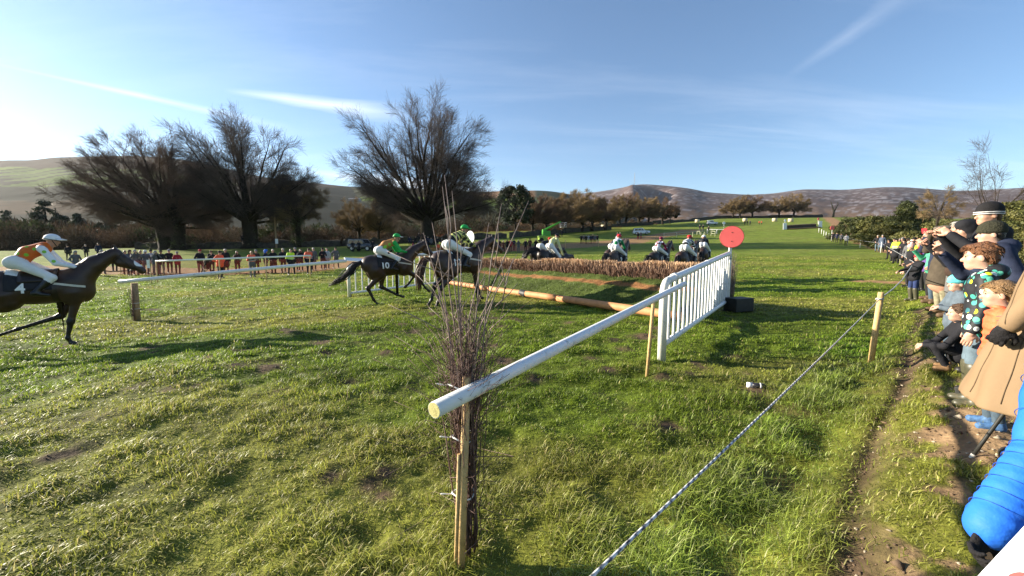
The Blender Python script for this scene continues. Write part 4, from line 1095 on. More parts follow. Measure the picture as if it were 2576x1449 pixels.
# birch packed upright: a dark core box plus thousands of sprigs
BIRCH = M('packed_birch', (.25, .14, .09), rough=.8, var=.3, scale=22, spec=.2, tint=True)
CORE = M('birch_core', (.06, .034, .024), rough=.95, var=.4, scale=14)
BT = 1.26; BS = .95
Vc = []
for i in range(61):
    s = BS + .02 + (LF - BS) * i / 60
    for (o, z) in ((AP + .03, AH - .20), (AP + .05, BT - .05), (AP + .42, BT - .05), (AP + .46, 0.0)): Vc.append(fp(s, o, z))
Q = [(i * 4 + j, (i + 1) * 4 + j, (i + 1) * 4 + (j + 1) % 4, i * 4 + (j + 1) % 4) for i in range(60) for j in range(4)] + [(0, 1, 2, 3), (243, 242, 241, 240)]
link('birch_core', mesh_from('birch_core', np.array(Vc), Q, [CORE], smooth=False), FT)
Vb = []; Qb = []; Cb = []
nb_ = 20000
for i in range(nb_):
    s = BS + (LF + .05 - BS) * rs.rand(); r_ = rs.rand()
    if r_ < .55: o = AP + rs.uniform(-.02, .07); z0 = AH - .1 + rs.uniform(-.05, .26)
    else: o = AP + rs.uniform(.0, .46); z0 = BT - rs.uniform(.06, .22)
    sag = .03 * math.sin(s * 1.3) + .02 * math.sin(s * 3.7)
    z1 = min(z0 + rs.uniform(.10, .24), BT + sag + rs.normal(0, .018))
    b = fp(s, o, z0); e = fp(s + rs.normal(0, .035), o + rs.normal(-.012, .035), z1); w_ = rs.uniform(.004, .011); k = len(Vb)
    a = rs.uniform(0, 3.14); dx = P3((math.cos(a), math.sin(a), 0)) * w_; m_ = (b + e) / 2 + rs.normal(0, .012, 3)
    Vb += [b - dx, b + dx, m_ + dx * .9, m_ - dx * .9, e + dx * .5, e - dx * .5]; Qb += [(k, k + 1, k + 2, k + 3), (k + 3, k + 2, k + 4, k + 5)]
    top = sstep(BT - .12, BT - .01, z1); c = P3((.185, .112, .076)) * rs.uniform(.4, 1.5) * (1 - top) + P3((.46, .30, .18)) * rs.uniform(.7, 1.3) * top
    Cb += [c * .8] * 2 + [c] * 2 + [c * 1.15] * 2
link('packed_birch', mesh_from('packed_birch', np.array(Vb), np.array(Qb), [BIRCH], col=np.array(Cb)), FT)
# --- left lead-in rail and the thin rail beyond
a_ = at(299, 709, 11.0); b_ = at(872, 656, 13.7)
rl = thing('running_rail', 'long white rail on a brown post by the head of horse 4', 'rail', (0, 0, 0))
pipe('rail_pipe', a_, b_, .052, PVC, rl)
q = hit(341, 803); q = Vector((at(341, 760, 11.2).x, 11.2, 0)); q.z = gz(q.x, q.y)
bm = BM(); bm.cyl((0, 0, -.1), (0.01, 0, at(341, 712, 11.2).z - q.z), .085, .078, 12); o = bm.obj('post', WOODY, rl); o.location = q
for z_ in (.5, .34): tube_obj('tie_wire', [([P3((q.x + .09 * math.cos(u), q.y + .09 * math.sin(u), q.z + z_)) for u in np.linspace(0, 6.3, 14)], [.006] * 14)], TIE, rl, 5)
o = tube_obj('birch_bundle', twigs((0, -.10, 0), 26, .05, .5, .95, .06, TWIG, rs, th=(.006, .002), fork=1), TWIG, None, 4); o.location = q; tag(o, 'short bundle of brown twigs tied to the post of the left rail', 'twigs')
a_ = at(392, 657, 23.0); b_ = at(782, 643, 24.5)
rl = thing('running_rail', 'thin white rail in front of the crowd on the left', 'rail', (0, 0, 0))
pipe('rail_pipe', a_, b_, .05, PVC, rl, n=10)
for px_, dd, yt in ((392, 23, 657), (551, 23.6, 651), (668, 24.1, 647), (779, 24.5, 643)):
    q = over_ = Vector((ray(px_, 650)[0] * dd, dd, 0)); q.z = gz(q.x, q.y); pipe('post', q, at(px_, yt, dd), .030, STAKE, rl, n=8)
q = Vector((ray(376, 660)[0] * 22.4, 22.4, 0)); q.z = gz(q.x, q.y); pw = thing('marker_post', 'thin post with a white board in front of the crowd on the left', 'post', q)
pipe('stake', (0, 0, -.05), at(377, 655, 22.4) - q, .022, STAKE, pw, n=8); bm = BM(); bm.box((-.05, -.03, at(374, 664, 22.4).z - q.z), (.16, .02, .46), bev=.004); bm.obj('board', PVC, pw)
# --- orange mesh fence in front of the crowd (a net: most of it is holes)
mnet = bpy.data.materials.new('orange_safety_net'); mnet.use_nodes = True; tn = mnet.node_tree; tn.nodes.clear()
o_ = N(tn, 'ShaderNodeOutputMaterial'); pr = N(tn, 'ShaderNodeBsdfPrincipled'); pr.inputs['Base Color'].default_value = (0.70, 0.10, 0.035, 1); pr.inputs['Roughness'].default_value = .6
tr_ = N(tn, 'ShaderNodeBsdfTransparent'); ms_ = N(tn, 'ShaderNodeMixShader'); ms_.inputs[0].default_value = .24
tn.links.new(tr_.outputs[0], ms_.inputs[1]); tn.links.new(pr.outputs[0], ms_.inputs[2]); tn.links.new(ms_.outputs[0], o_.inputs[0])
def net(label, pts, h, postn):
    t = thing('safety_net_fence', label, 'net fence', (0, 0, 0)); V = []; Q = []
    for i, (px_, dd) in enumerate(pts):
        x = ray(px_, 650)[0] * dd; z = gz(x, dd)
        for f in (0.05, .5, 1): V.append((x, dd + .03 * math.sin(i), z + h * f + .03 * math.sin(i * 1.7) * f))
    for i in range(len(pts) - 1):
        for j in range(2): Q.append((i * 3 + j, i * 3 + 3 + j, i * 3 + 4 + j, i * 3 + 1 + j))
    link('netting', mesh_from('netting', np.array(V), Q, [mnet]), t)
    for i, (px_, dd) in enumerate(pts):
        if i % postn == 0: x = ray(px_, 650)[0] * dd; z = gz(x, dd); pipe('post', (x, dd, z - .05), (x, dd, z + h + .08), .022, STAKE, t, n=6)
net('see-through orange net fence across the legs of the crowd on the left', [(300 + 36 * i, 27.6 + .12 * i) for i in range(16)], 1.02, 3)
net('see-through orange net fence behind the far wing and white disc', [(1040 + 27 * i, 50 + .8 * i) for i in range(12)], 1.0, 3)
net('low red net fence running along the far field behind the big beech', [(1100 + 42 * i, 118 + 3.2 * i) for i in range(12)], .9, 4)
# --- rope line on the right
RP = thing('rope_barrier', 'black and white rope running along the right of the course to the pale stake', 'rope', (0, 0, 0))
sA = hit(2190, 912); sT = at(2217, 735, sA.y - .03)
tag(tube_obj('rope_stake', [([sA + Vector((0, 0, -.1)), sA * .5 + sT * .5, sT], [.036, .036, .035])], STAKE, None, 14), 'pale round wooden stake holding the rope on the right', 'stake')
kn = at(2213, 752, sA.y - .03)
ra = at(1486, 1453, .98); prev = P3(at(1486, 1453, .98)) * 2 - P3(kn) * 1; 
rp_pts = [P3(kn) + (P3(ra) - P3(kn)) * 1.35, P3(ra)] + [P3(ra) * (1 - f) + P3(kn) * f + P3((0, 0, -.05 * 4 * f * (1 - f))) * .3 for f in np.linspace(.05, 1, 30)]
mrope = M('twisted_rope', (.5, .5, .5), rough=.7, var=.05, tint=True)
def rope(pts, r, name, parent, twist=22.0):
    P = np.array(pts); s = np.concatenate([[0], np.cumsum(np.linalg.norm(np.diff(P, axis=0), axis=1))]); n = int(s[-1] / .012); u = np.linspace(0, s[-1], n); P = np.stack([np.interp(u, s, P[:, i]) for i in range(3)], -1)
    V, Q = tubes([(P, np.full(n, r))], 8, cap=False)
    ang = np.tile(np.arange(8) / 8, n); ph = (np.repeat(u, 8) * twist + ang) % 1
    c = np.where((ph < .55)[:, None], np.array([[.62, .62, .60]]), np.array([[.035, .035, .05]]))
    return link(name, quads_to_mesh(name, V, Q, [mrope], True, None, c), parent)
rope(rp_pts, .0052, 'rope', RP)
a = np.linspace(0, 13, 30); rope([P3(kn) + P3((.040 * math.cos(q), .040 * math.sin(q), .012 * (q / 6.3 - 1))) for q in a], .007, 'knot', RP)
chd = at(2270, 704, 7.6); rope([P3(kn), (P3(kn) + P3(chd)) / 2 + P3((0, 0, -.02)), P3(chd)], .008, 'rope_beyond', RP)
far_st = []
for px_, yb, yt in ((2215, 636, 612), (2163, 623, 600), (2132, 614.6, 595)):
    h_ = hit(px_, yb); far_st.append(h_)
    st = tube_obj('rope_stake', [([h_ + Vector((0, 0, -.1)), h_ + Vector((.05, 0, 1.12))], [.035, .035])], PVC2, None, 8)
    tag(st, {2215: 'white stake beside the two men at the near end of the sandy track', 2163: 'middle one of three white stakes along the sandy track', 2132: 'white stake farthest up the sandy track'}[px_], 'stake')
rope([P3(chd), P3(at(2300, 660, 14)), P3(far_st[0]) + P3((.05, 0, .95)), P3(far_st[1]) + P3((.05, 0, .95)), P3(far_st[2]) + P3((.05, 0, .95))], .010, 'rope_far', RP, 10)
# --- bottle lying on the turf
q = hit(1897, 976); bt_ = thing('drinks_bottle', 'small dark bottle with a white cap lying on the turf left of the rope', 'bottle', (q.x, q.y, q.z + .03), R(-20))
BOTD = M('dark_bottle', (.015, .014, .016), rough=.2, var=.1); bm = BM(); bm.cyl((-.02, 0, 0), (.10, 0, 0), .032, .034, 16); bm.sphere((.10, 0, 0), .034, (.5, 1, 1)); bm.obj('bottle', BOTD, bt_, False)
bm = BM(); bm.cyl((-.075, 0, 0), (-.02, 0, 0), .030, .031, 16); bm.obj('cap', DISCW, bt_); bm = BM(); bm.cyl((.055, 0, 0), (.068, 0, 0), .0355, .0355, 16); bm.obj('white_band', DISCW, bt_)
# ------------------------------------------------------------------ bare winter trees
def vtubes(P, Rr, sides):
    """P (B,n,3), Rr (B,n)"""
    B, n, _ = P.shape
    T = np.gradient(P, axis=1); T /= np.linalg.norm(T, axis=2, keepdims=True) + 1e-9
    ref = np.where(np.abs(T[..., 2:3].mean(1, keepdims=True)) < .85, np.array([0, 0, 1.]), np.array([1., 0, 0]))
    U = np.cross(T, np.broadcast_to(ref, T.shape)); U /= np.linalg.norm(U, axis=2, keepdims=True) + 1e-9; Wv = np.cross(T, U)
    a = np.linspace(0, 2 * np.pi, sides, endpoint=False)
    ring = P[:, :, None] + Rr[:, :, None, None] * (np.cos(a)[:, None] * U[:, :, None] + np.sin(a)[:, None] * Wv[:, :, None])
    V = ring.reshape(-1, 3)
    b = (np.arange(B) * n * sides)[:, None, None]; i = (np.arange(n - 1) * sides)[None, :, None]; j = np.arange(sides)[None, None]; jn = (j + 1) % sides
    Q = np.stack([b + i + j, b + i + jn, b + i + sides + jn, b + i + sides + j], -1).reshape(-1, 4)
    return V, Q
def grow(rs, start, d, ln, r0, n=5, up=.25, jit=.10, taper=.35):
    B = len(start); P = [start]; d = d / np.linalg.norm(d, axis=1, keepdims=True)
    for k in range(n - 1):
        d = d + rs.normal(0, jit, (B, 3)) + np.array([0, 0, up / n]); d /= np.linalg.norm(d, axis=1, keepdims=True)
        P.append(P[-1] + d * (ln / (n - 1))[:, None])
    f = np.linspace(1, taper, n)[None]
    return np.stack(P, 1), r0[:, None] * f
def children(rs, P, Rr, c, ang, lr, rr_, up=.25, jit=.12, n=4, f0=.25, out_=.0, taper=.35, lmin=0):
    B, m, _ = P.shape
    idx = np.repeat(np.arange(B), c); K = len(idx)
    f = np.tile((np.arange(c) + .5) / c, B) * (1 - f0) + f0 + rs.uniform(-.5, .5, K) * (1 - f0) / c
    f = np.clip(f, 0, .995) * (m - 1); i = f.astype(int); t = (f - i)[:, None]
    st = P[idx, i] * (1 - t) + P[idx, i + 1] * t
    T = P[idx, i + 1] - P[idx, i]; T /= np.linalg.norm(T, axis=1, keepdims=True) + 1e-9
    rv = rs.normal(0, 1, (K, 3)); rv -= T * (rv * T).sum(1, keepdims=True); rv /= np.linalg.norm(rv, axis=1, keepdims=True) + 1e-9
    a = np.radians(rs.normal(ang, ang * .28, K))[:, None]
    d = T * np.cos(a) + rv * np.sin(a)
    if out_: 
        o = st - P[:, :1].mean(0); o[:, 2] *= .3; o /= np.linalg.norm(o, axis=1, keepdims=True) + 1e-9; d = d + o * out_
    pl = np.linalg.norm(P[:, -1] - P[:, 0], axis=1)[idx]
    fl = 1 - .52 * (f / (m - 1))
    ln = np.maximum(pl * lr * fl, lmin) * rs.uniform(.7, 1.3, K)
    r = (Rr[idx, i] * (1 - t[:, 0]) + Rr[idx, i + 1] * t[:, 0]) * rr_
    return grow(rs, st, d, ln, r, n, up, jit, taper)
BARK = M('beech_bark', (0.028, 0.023, 0.017), rough=.9, var=.4, scale=3, bump=.5, bscale=8, spec=.1, dirt=((.045, .052, .018), 1.2, .56))
TWIGC = M('crown_twigs', (0.085, 0.064, 0.053), rough=.9, var=.3, scale=.4, spec=.1)
TWIGR = M('crown_twigs_russet', (0.15, 0.098, 0.062), rough=.9, var=.3, scale=.4, spec=.1)
TWIGO = M('crown_twigs_olive', (0.20, 0.142, 0.072), rough=.9, var=.35, scale=.3, spec=.1)
BARKP = M('pale_bark', (0.13, 0.105, 0.07), rough=.9, var=.35, scale=3, spec=.1)
IVYL = M('ivy_leaf', (0.045, 0.060, 0.014), rough=.6, var=.4, scale=2, trans=.3)
def leaves(rs, centers, rad, n, size, flat=1.0):
    c = np.repeat(centers, n, 0); K = len(c); o = rs.normal(0, 1, (K, 3)); o /= np.linalg.norm(o, axis=1, keepdims=True)
    p = c + o * (rad * rs.rand(K) ** .4)[:, None] * np.array([1, 1, flat]); a = rs.normal(0, 1, (K, 3)); a /= np.linalg.norm(a, axis=1, keepdims=True); b = np.cross(a, o + .3); b /= np.linalg.norm(b, axis=1, keepdims=True) + 1e-9
    s = (size * rs.uniform(.6, 1.4, K))[:, None]
    V = np.stack([p - a * s, p + b * s * .6, p + a * s, p - b * s * .6], 1).reshape(-1, 3); Q = np.arange(K * 4).reshape(-1, 4)
    return V, Q
def beech(label, base, hgt, seed, limbs, stems=1, lean=(0, 0), flat=0.0, twigm=None, ivy=0, trunk_h=.12, trunk_r=.055, spread=62, cnt=(7, 6, 6, 5), low=6, name='beech_tree', group=None, thick=1.0, wid=None):
    rs = np.random.RandomState(seed); t = thing(name, label, 'tree', base, 0, group)
    hh = hgt; W2 = (wid or hgt) * .5
    st = []; dr = []; ln = []; r0 = []
    trunkP = []; trunkR = []
    cz = hh * .50; ctr_ = P3((lean[0] * W2, lean[1] * W2, cz)); rad_ = P3((W2, W2 * .92, hh - cz))
    def reach(p0, d, k):
        q = (p0 - ctr_) / rad_; e = d / rad_; A = e @ e; B_ = q @ e; C_ = q @ q - k * k
        return max(.15 * hh, (-B_ + math.sqrt(max(0, B_ * B_ - A * C_))) / A)
    for s in range(stems):
        off = P3(((s - (stems - 1) / 2) * trunk_r * hh * 2.2, rs.normal(0, .2), -.4)); lx = (s - (stems - 1) / 2) * .22
        top = off + P3((lx * trunk_h * hh + lean[0] * .6, lean[1] * .3, trunk_h * hh + .4))
        pts = np.array([off, off + (top - off) * .12, off * .5 + top * .5 + rs.normal(0, .15, 3) * P3((1, 1, 0)), top, top + (top - off) * .35 + rs.normal(0, .2, 3)])
        trunkP.append(pts); trunkR.append(np.array([1.35, 1.0, .90, .95, .6]) * trunk_r * hh)
        nL = limbs // stems
        for k in range(nL):
            el = R(90 - spread * math.sqrt((k + .3) / nL) * rs.uniform(.88, 1.12)); az = k * 2.399 + rs.uniform(-.3, .3) + s
            f = rs.uniform(.72, 1.05) if k > 3 else rs.uniform(.85, 1.1); p0 = off * (1 - f) + top * f
            d = P3((math.cos(az) * math.cos(el) + lean[0] * .35, math.sin(az) * math.cos(el), math.sin(el))); d /= np.linalg.norm(d)
            st.append(p0); dr.append(d); ln.append(reach(p0, d, .92 - .06 * math.sin(el)) * rs.uniform(.86, .98)); r0.append(trunk_r * hh * rs.uniform(.16, .34) * (1.25 if nL < 30 else 1))
        for k in range(low // stems):
            az = k * 2.1 + rs.uniform(-.4, .4) + s * 1.1; el = R(rs.uniform(8, 30)); f = rs.uniform(.8, 1.1); p0 = off * (1 - f) + top * f
            d = P3((math.cos(az) * math.cos(el), math.sin(az) * math.cos(el), math.sin(el)))
            st.append(p0); dr.append(d); ln.append(W2 * rs.uniform(.62, .95)); r0.append(trunk_r * hh * rs.uniform(.12, .20))
    V0, Q0 = vtubes(np.array(trunkP), np.array(trunkR), 12)
    P1, R1 = grow(rs, np.array(st), np.array(dr), np.array(ln), np.array(r0), 8, .16, .085, .12)
    V1, Q1 = vtubes(P1, R1, 7)
    link('trunk', mesh_from('trunk', np.concatenate([V0, V1]), np.concatenate([Q0, Q1 + len(V0)]), [BARK]), t)
    Vs = []; Qs = []; b = 0
    def add(P, Rr, sides):
        nonlocal b
        v, q = vtubes(P, np.maximum(Rr, .0085 * thick), sides); Vs.append(v); Qs.append(q + b); b += len(v)
    P2, R2 = children(rs, P1, R1, cnt[0], 30, .34, .56, .16, .10, 6, .34, .12, .22); add(P2, R2, 5)
    P3_, R3 = children(rs, P2, R2, cnt[1], 36, .54, .58, .10, .10, 5, .12, .10, .25); add(P3_, R3, 4)
    P4, R4 = children(rs, P3_, R3, cnt[2], 36, .60, .62, .06, .09, 4, .12, .25, .3, hh * .042); add(P4, R4, 3)
    P5, R5 = children(rs, P4, R4, cnt[3], 34, .80, .65, .02, .07, 3, .1, .35, .4, hh * .042); add(P5, R5, 3)
    V = np.concatenate(Vs); Q = np.concatenate(Qs)
    link('crown', mesh_from('crown', V, Q, [twigm or TWIGC]), t)
    if ivy:
        cs = []
        for pts in trunkP:
            for f in rs.rand(int(ivy * .5)): cs.append(pts[0] * (1 - f) + pts[3] * f + rs.normal(0, trunk_r * hh * .9, 3) * P3((1, 1, .3)))
        for k in range(int(ivy * .35)):
            i = rs.randint(len(P1)); q = rs.randint(0, 3); cs.append(P1[i, q] + rs.normal(0, .3, 3))
        v, q = leaves(rs, np.array(cs), .55, 26, .10); link('ivy', mesh_from('ivy', v, q, [IVYL], smooth=False), t)
    return t
def tbase(px, depth, dz=0.0): return on(px, depth, dz)
beech('great spreading beech standing alone behind the far wing, with a fan of many bare limbs', tbase(1076, 78, .3), 28.4, 11, 44, 1, wid=32, twigm=TWIGC, trunk_h=.17, trunk_r=.050, spread=76, cnt=(9, 6, 5, 3), low=4, thick=1.25, ivy=26)
TWIGL = M('crown_twigs_dark_russet', (0.105, 0.070, 0.054), rough=.9, var=.3, scale=.4, spec=.1)
beech('low wide bare beech with two dark trunks on the far left', tbase(436, 71, .3), 20.5, 23, 48, 2, wid=25, lean=(-.18, 0), twigm=TWIGL, trunk_h=.24, trunk_r=.052, spread=82, cnt=(9, 6, 5, 3), low=6, thick=1.3, ivy=40)
beech('tall bare beech with a thick upright trunk left of the ivy tree', tbase(632, 75, .3), 25.6, 37, 40, 1, wid=24.5, lean=(0, 0), twigm=TWIGC, trunk_h=.22, trunk_r=.052, spread=74, cnt=(9, 6, 5, 3), low=4, thick=1.25, ivy=26)
beech('smaller sparse tree with bright ivy up its trunk by the stone wall', tbase(752, 77, .3), 14.5, 41, 16, 1, wid=12.5, lean=(.15, 0), twigm=TWIGO, trunk_h=.34, trunk_r=.036, spread=76, cnt=(7, 5, 5, 3), low=3, thick=1.2, ivy=170, name='ivy_tree')
# the row beyond the field: three kinds, copied
row_defs = []
def small_tree(label, base, hgt, seed, tw, spread=62, thick=1.55, cnt=(8, 6, 5, 3)):
    return beech(label, base, hgt, seed, 22, 1, wid=hgt * 1.12, twigm=tw, trunk_h=.28, trunk_r=.034, spread=spread + 12, cnt=cnt, low=3, name='bare_tree', group='bare trees along the far field wall', thick=thick)
LONE = [(905, 103, 12.0, 'left of the two small bare trees behind the dark jeep'), (955, 104, 11.5, 'right of the two small bare trees behind the dark jeep')]
ROW = [(1338, 118, 12.5, 'small bare tree just right of the dark pine'), (1372, 122, 15.5, 'bare tree behind the green lift machine, leaning its crown left'), (1420, 128, 16.5, 'rounded bare tree between the pine and the middle of the row'),
       (1462, 136, 18.5, 'biggest spreading bare tree in the middle of the far row'), (1489, 140, 15.5, 'bare tree just right of the biggest one in the far row'), (1522, 146, 15.0, 'bare tree at the gap end of the left stretch of wall'),
       (1556, 172, 17.5, 'russet bare tree at the left end of the second stretch of wall'), (1574, 176, 18.5, 'pale topped bare tree on the second stretch of wall'), (1604, 184, 18.0, 'bare tree above the white estate car'),
       (1630, 188, 17.0, 'bare tree at the right end of the second stretch of wall'), (1664, 196, 16.5, 'lone bare tree in front of the dark shadow patch on the mountain'),
       (1838, 262, 17.0, 'low russet bare tree, leftmost of the clump on the skyline field'), (1857, 262, 19.0, 'middle bare tree of the clump on the skyline field'), (1886, 262, 19.5, 'wind-shaped bare tree, right of the clump on the skyline field'),
       (1953, 264, 18.5, 'dark bare tree above the straw bales'), (1990, 266, 20.5, 'airy bare tree above the far birch fence')]
protos = [small_tree(LONE[0][3], tbase(905, 103), 12.0, 51, TWIGO, 66), small_tree(LONE[1][3], tbase(955, 104), 11.5, 52, TWIGO, 70), small_tree(ROW[0][3], tbase(1338, 118), 12.5, 53, TWIGR, 64)]
hts = [12.0, 11.5, 12.5]
for k, (px_, dd, hg, lb) in enumerate(ROW[1:]):
    pi = [2, 0, 1][k % 3]; dup(protos[pi], tbase(px_, dd), 1.7 * k, (hg * .92 / hts[pi],) * 2 + (hg * .80 / hts[pi],), lb)
# dark pine, right-hand evergreens, bushes
PINEG = M('pine_needles', (0.022, 0.034, 0.012), rough=.7, var=.5, scale=.5, trans=.15, tint=True)
GORSE = M('gorse_leaf', (0.06, 0.07, 0.02), rough=.6, var=.4, scale=1.2, trans=.3, tint=True)
def evergreen(label, base, hgt, wid, seed, col, col2, name='pine_tree', nclump=60, nleaf=70, leaf=.16, trunk=True, shape='pine', group=None, cat='tree', mat=None):
    rs = np.random.RandomState(seed); t = thing(name, label, cat, base, 0, group)
    cs = []; rd = []
    for k in range(nclump):
        f = rs.rand()
        if shape == 'pine': z = hgt * (.30 + .70 * f); w_ = wid * .5 * (math.sin(math.pi * (.15 + .80 * f)) ** .7)
        elif shape == 'cone': z = hgt * (.08 + .92 * f); w_ = wid * .5 * (1.05 - f) ** .8
        else: z = hgt * (.06 + .9 * f); w_ = wid * .5 * math.sqrt(max(.05, 1 - (f - .25) ** 2 / .75))
        a = rs.uniform(0, 6.28); r_ = w_ * math.sqrt(rs.uniform(.25, 1.0)); cs.append((r_ * math.cos(a), r_ * math.sin(a), z)); rd.append(rs.uniform(.05, .13) * (wid + hgt) * .6)
    cs = np.array(cs); Vs = []; Qs = []; Cs = []; b = 0
    for c, r_ in zip(cs, rd):
        v, q = leaves(rs, c[None], r_, nleaf, leaf, .62); Vs.append(v); Qs.append(q + b); b += len(v)
        cc = P3(col) + (P3(col2) - P3(col)) * rs.rand(); Cs.append(np.repeat(cc[None] * rs.uniform(.6, 1.4, (nleaf, 1)), 4, 0))
    link('crown' if cat == 'tree' else 'foliage', mesh_from('crown', np.concatenate(Vs), np.concatenate(Qs), [mat or PINEG], smooth=False, col=np.concatenate(Cs)), t)
    if trunk:
        P = []; 
        P.append((np.array([(0, 0, -.3), (.05, 0, hgt * .4), (0, .05, hgt * .85)]), np.array([.03, .022, .008]) * hgt))
        for c in cs[::4]: P.append((np.array([(0, 0, c[2] * .7), c * P3((.5, .5, 0)) + P3((0, 0, c[2] * .88)), c]), np.array([.010, .007, .003]) * hgt))
        V, Q = tubes(P, 6, False); link('trunk', quads_to_mesh('trunk', V, Q, [BARK]), t)
    return t
evergreen('dark rounded pine standing by the wall right of the great beech', tbase(1296, 108), 13.0, 10.5, 61, (.016, .026, .010), (.035, .050, .016), nclump=85, nleaf=90, leaf=.28)
evergreen('dark little evergreen beside the lone tree under the mountain', tbase(1682, 200), 8.5, 8.0, 62, (.016, .022, .010), (.03, .038, .014), nclump=36, nleaf=60, leaf=.4)
YG = ((.085, .098, .026), (.20, .185, .055)); DG = ((.050, .062, .020), (.105, .115, .035))
for k, (px_, dd, hg, wd, lb, sh, cl) in enumerate([
    (2150, 78, 5.4, 9.0, 'round olive bush at the left end of the bushes above the sandy track', 'bush', DG), (2205, 66, 5.6, 7.0, 'second olive bush from the left above the sandy track', 'bush', YG),
    (2270, 58, 6.8, 6.0, 'pointed dark conifer behind the crowd with its tip against the mountain', 'cone', DG), (2318, 60, 5.4, 5.0, 'dark conifer right beside the tallest pointed one', 'cone', DG),
    (2240, 52, 4.2, 6.0, 'low yellow green gorse in front of the pointed conifer', 'bush', YG), (2390, 44, 4.2, 7.0, 'wide gorse bush right of the pale sapling', 'bush', YG),
    (2450, 36, 4.0, 6.5, 'gorse bush behind the man in the flat cap', 'bush', YG), (2520, 30, 4.6, 5.5, 'tall gorse bush behind the striped beanie', 'bush', YG), (2585, 25, 5.2, 5.2, 'tallest bright gorse at the right edge of the view', 'bush', YG),
    (2555, 20, 3.0, 4.4, 'bright gorse right behind the beanie man', 'bush', YG), (2350, 34, 2.3, 5.4, 'low gorse bank behind the far end of the crowd', 'bush', YG), (2290, 44, 2.6, 6.0, 'low gorse thicket behind the yellow vest', 'bush', YG), (2610, 16, 2.6, 3.4, 'gorse at the far right edge', 'bush', YG)]):
    evergreen(lb, tbase(px_, dd), hg * (.78 if sh == 'bush' else .9), wd, 70 + k, cl[0], cl[1], 'gorse_bush' if sh == 'bush' else 'conifer_tree', int(70 + 6 * hg), 230, .035 + dd * .0011, sh == 'cone', sh, 'bushes above the track', 'bush' if sh == 'bush' else 'tree', GORSE)
beech('pale bare sapling rising behind the crowd on the right', tbase(2346, 40), 7.2, 91, 8, 1, wid=3.4, twigm=TWIGO, trunk_h=.5, trunk_r=.016, spread=42, cnt=(4, 4, 4, 3), low=2, name='bare_sapling')
beech('taller bare sapling against the sky near the right edge', tbase(2480, 27), 8.8, 92, 9, 1, wid=5.5, lean=(.1, 0), twigm=TWIGC, trunk_h=.32, trunk_r=.012, spread=46, cnt=(4, 4, 3, 3), low=2, name='bare_sapling', thick=.5)
# old dead forked tree by the track top
dt = thing('dead_tree', 'forked dead tree at the top of the sandy track', 'tree', tbase(2088, 258)); V, Q = tubes([([(0, 0, -1), (.3, 0, 3), (-1, 0, 7), (-2.2, 0, 10)], [.7, .55, .35, .15]), ([(.3, 0, 3), (1.6, 0, 6), (2.6, 0, 8), (2.2, 0, 9.5)], [.45, .35, .25, .1])], 7); link('trunk', quads_to_mesh('trunk', V, Q, [BARKP]), dt)
# ------------------------------------------------------------------ far-off scrub and woodland below the hills (one mass)
def woodland():
    rs = np.random.RandomState(17); Vs = []; Cs = []
    def blob(c, w, h, n, col, up, size):
        o = rs.normal(0, 1, (n, 3)); o /= np.linalg.norm(o, axis=1, keepdims=True); r_ = rs.rand(n, 1) ** .45
        p = P3(c) + o * r_ * P3((w / 2, w / 2, h / 2)) + P3((0, 0, h / 2)); d = o * (1 - up) + P3((0, 0, 1)) * up + rs.normal(0, .25, (n, 3)); d /= np.linalg.norm(d, axis=1, keepdims=True)
        s = np.cross(d, rs.normal(0, 1, (n, 3))); s /= np.linalg.norm(s, axis=1, keepdims=True) + 1e-9
        l = (size * rs.uniform(.7, 1.6, n))[:, None]; w_ = l * (.10 if up > .3 else .32)
        Vs.append(np.stack([p - s * w_, p + s * w_, p + d * l], 1).reshape(-1, 3)); Cs.append(np.repeat(P3(col)[None] * rs.uniform(.6, 1.45, (n, 1)), 3, 0))
    brown = [(.074, .050, .031), (.088, .056, .034), (.062, .047, .031), (.050, .040, .025)]; dark = [(.026, .036, .016), (.034, .042, .018), (.045, .048, .022)]
    for k in range(420):
        px_ = rs.uniform(-160, 1640); lim = np.interp(px_, TC, [70, 76, 82, 96, 128, 170, 190, 260, 260, 260])
        dd = lim * rs.uniform(1.05, 1.75) + 4; a = ray(px_, 640)[0]; x = a * dd
        yt = np.interp(px_, [0, 300, 700, 900, 1250, 1640], [566, 578, 584, 578, 572, 566]) + rs.normal(0, 7) - 4 * (dd / lim - 1.05)
        if rs.rand() < .12: yt -= rs.uniform(5, 25)
        top = H + ray(px_, yt)[1] * dd; zg = float(land(np.array([x]), np.array([dd]))[0]) - .6; h = max(2.5, top - zg)
        ev = rs.rand() < np.interp(px_, [0, 500, 900, 1640], [.42, .34, .14, .10]); col = dark[rs.randint(3)] if ev else brown[rs.randint(4)]
        w = h * rs.uniform(.8, 1.5)
        blob((x, dd, zg), w, h, 400 if ev else 760, col, .1 if ev else .5, h * (.10 if ev else .12))
        blob((x + rs.normal(0, 3), dd - rs.uniform(1, 4), zg), w * 1.1, h * .5, 160, brown[rs.randint(4)], .6, h * .14)
    V = np.concatenate(Vs); Q = np.arange(len(V)).reshape(-1, 3)
    m = M('scrub', (.1, .1, .1), rough=.95, var=.3, scale=.1, spec=.05, tint=True, trans=.2)
    tag(link('woodland', mesh_from('woodland', V, Q, [m], smooth=False, col=np.concatenate(Cs))), 'brown leafless scrub and dark evergreens massed beyond the field walls', 'woodland', kind='stuff')
woodland()
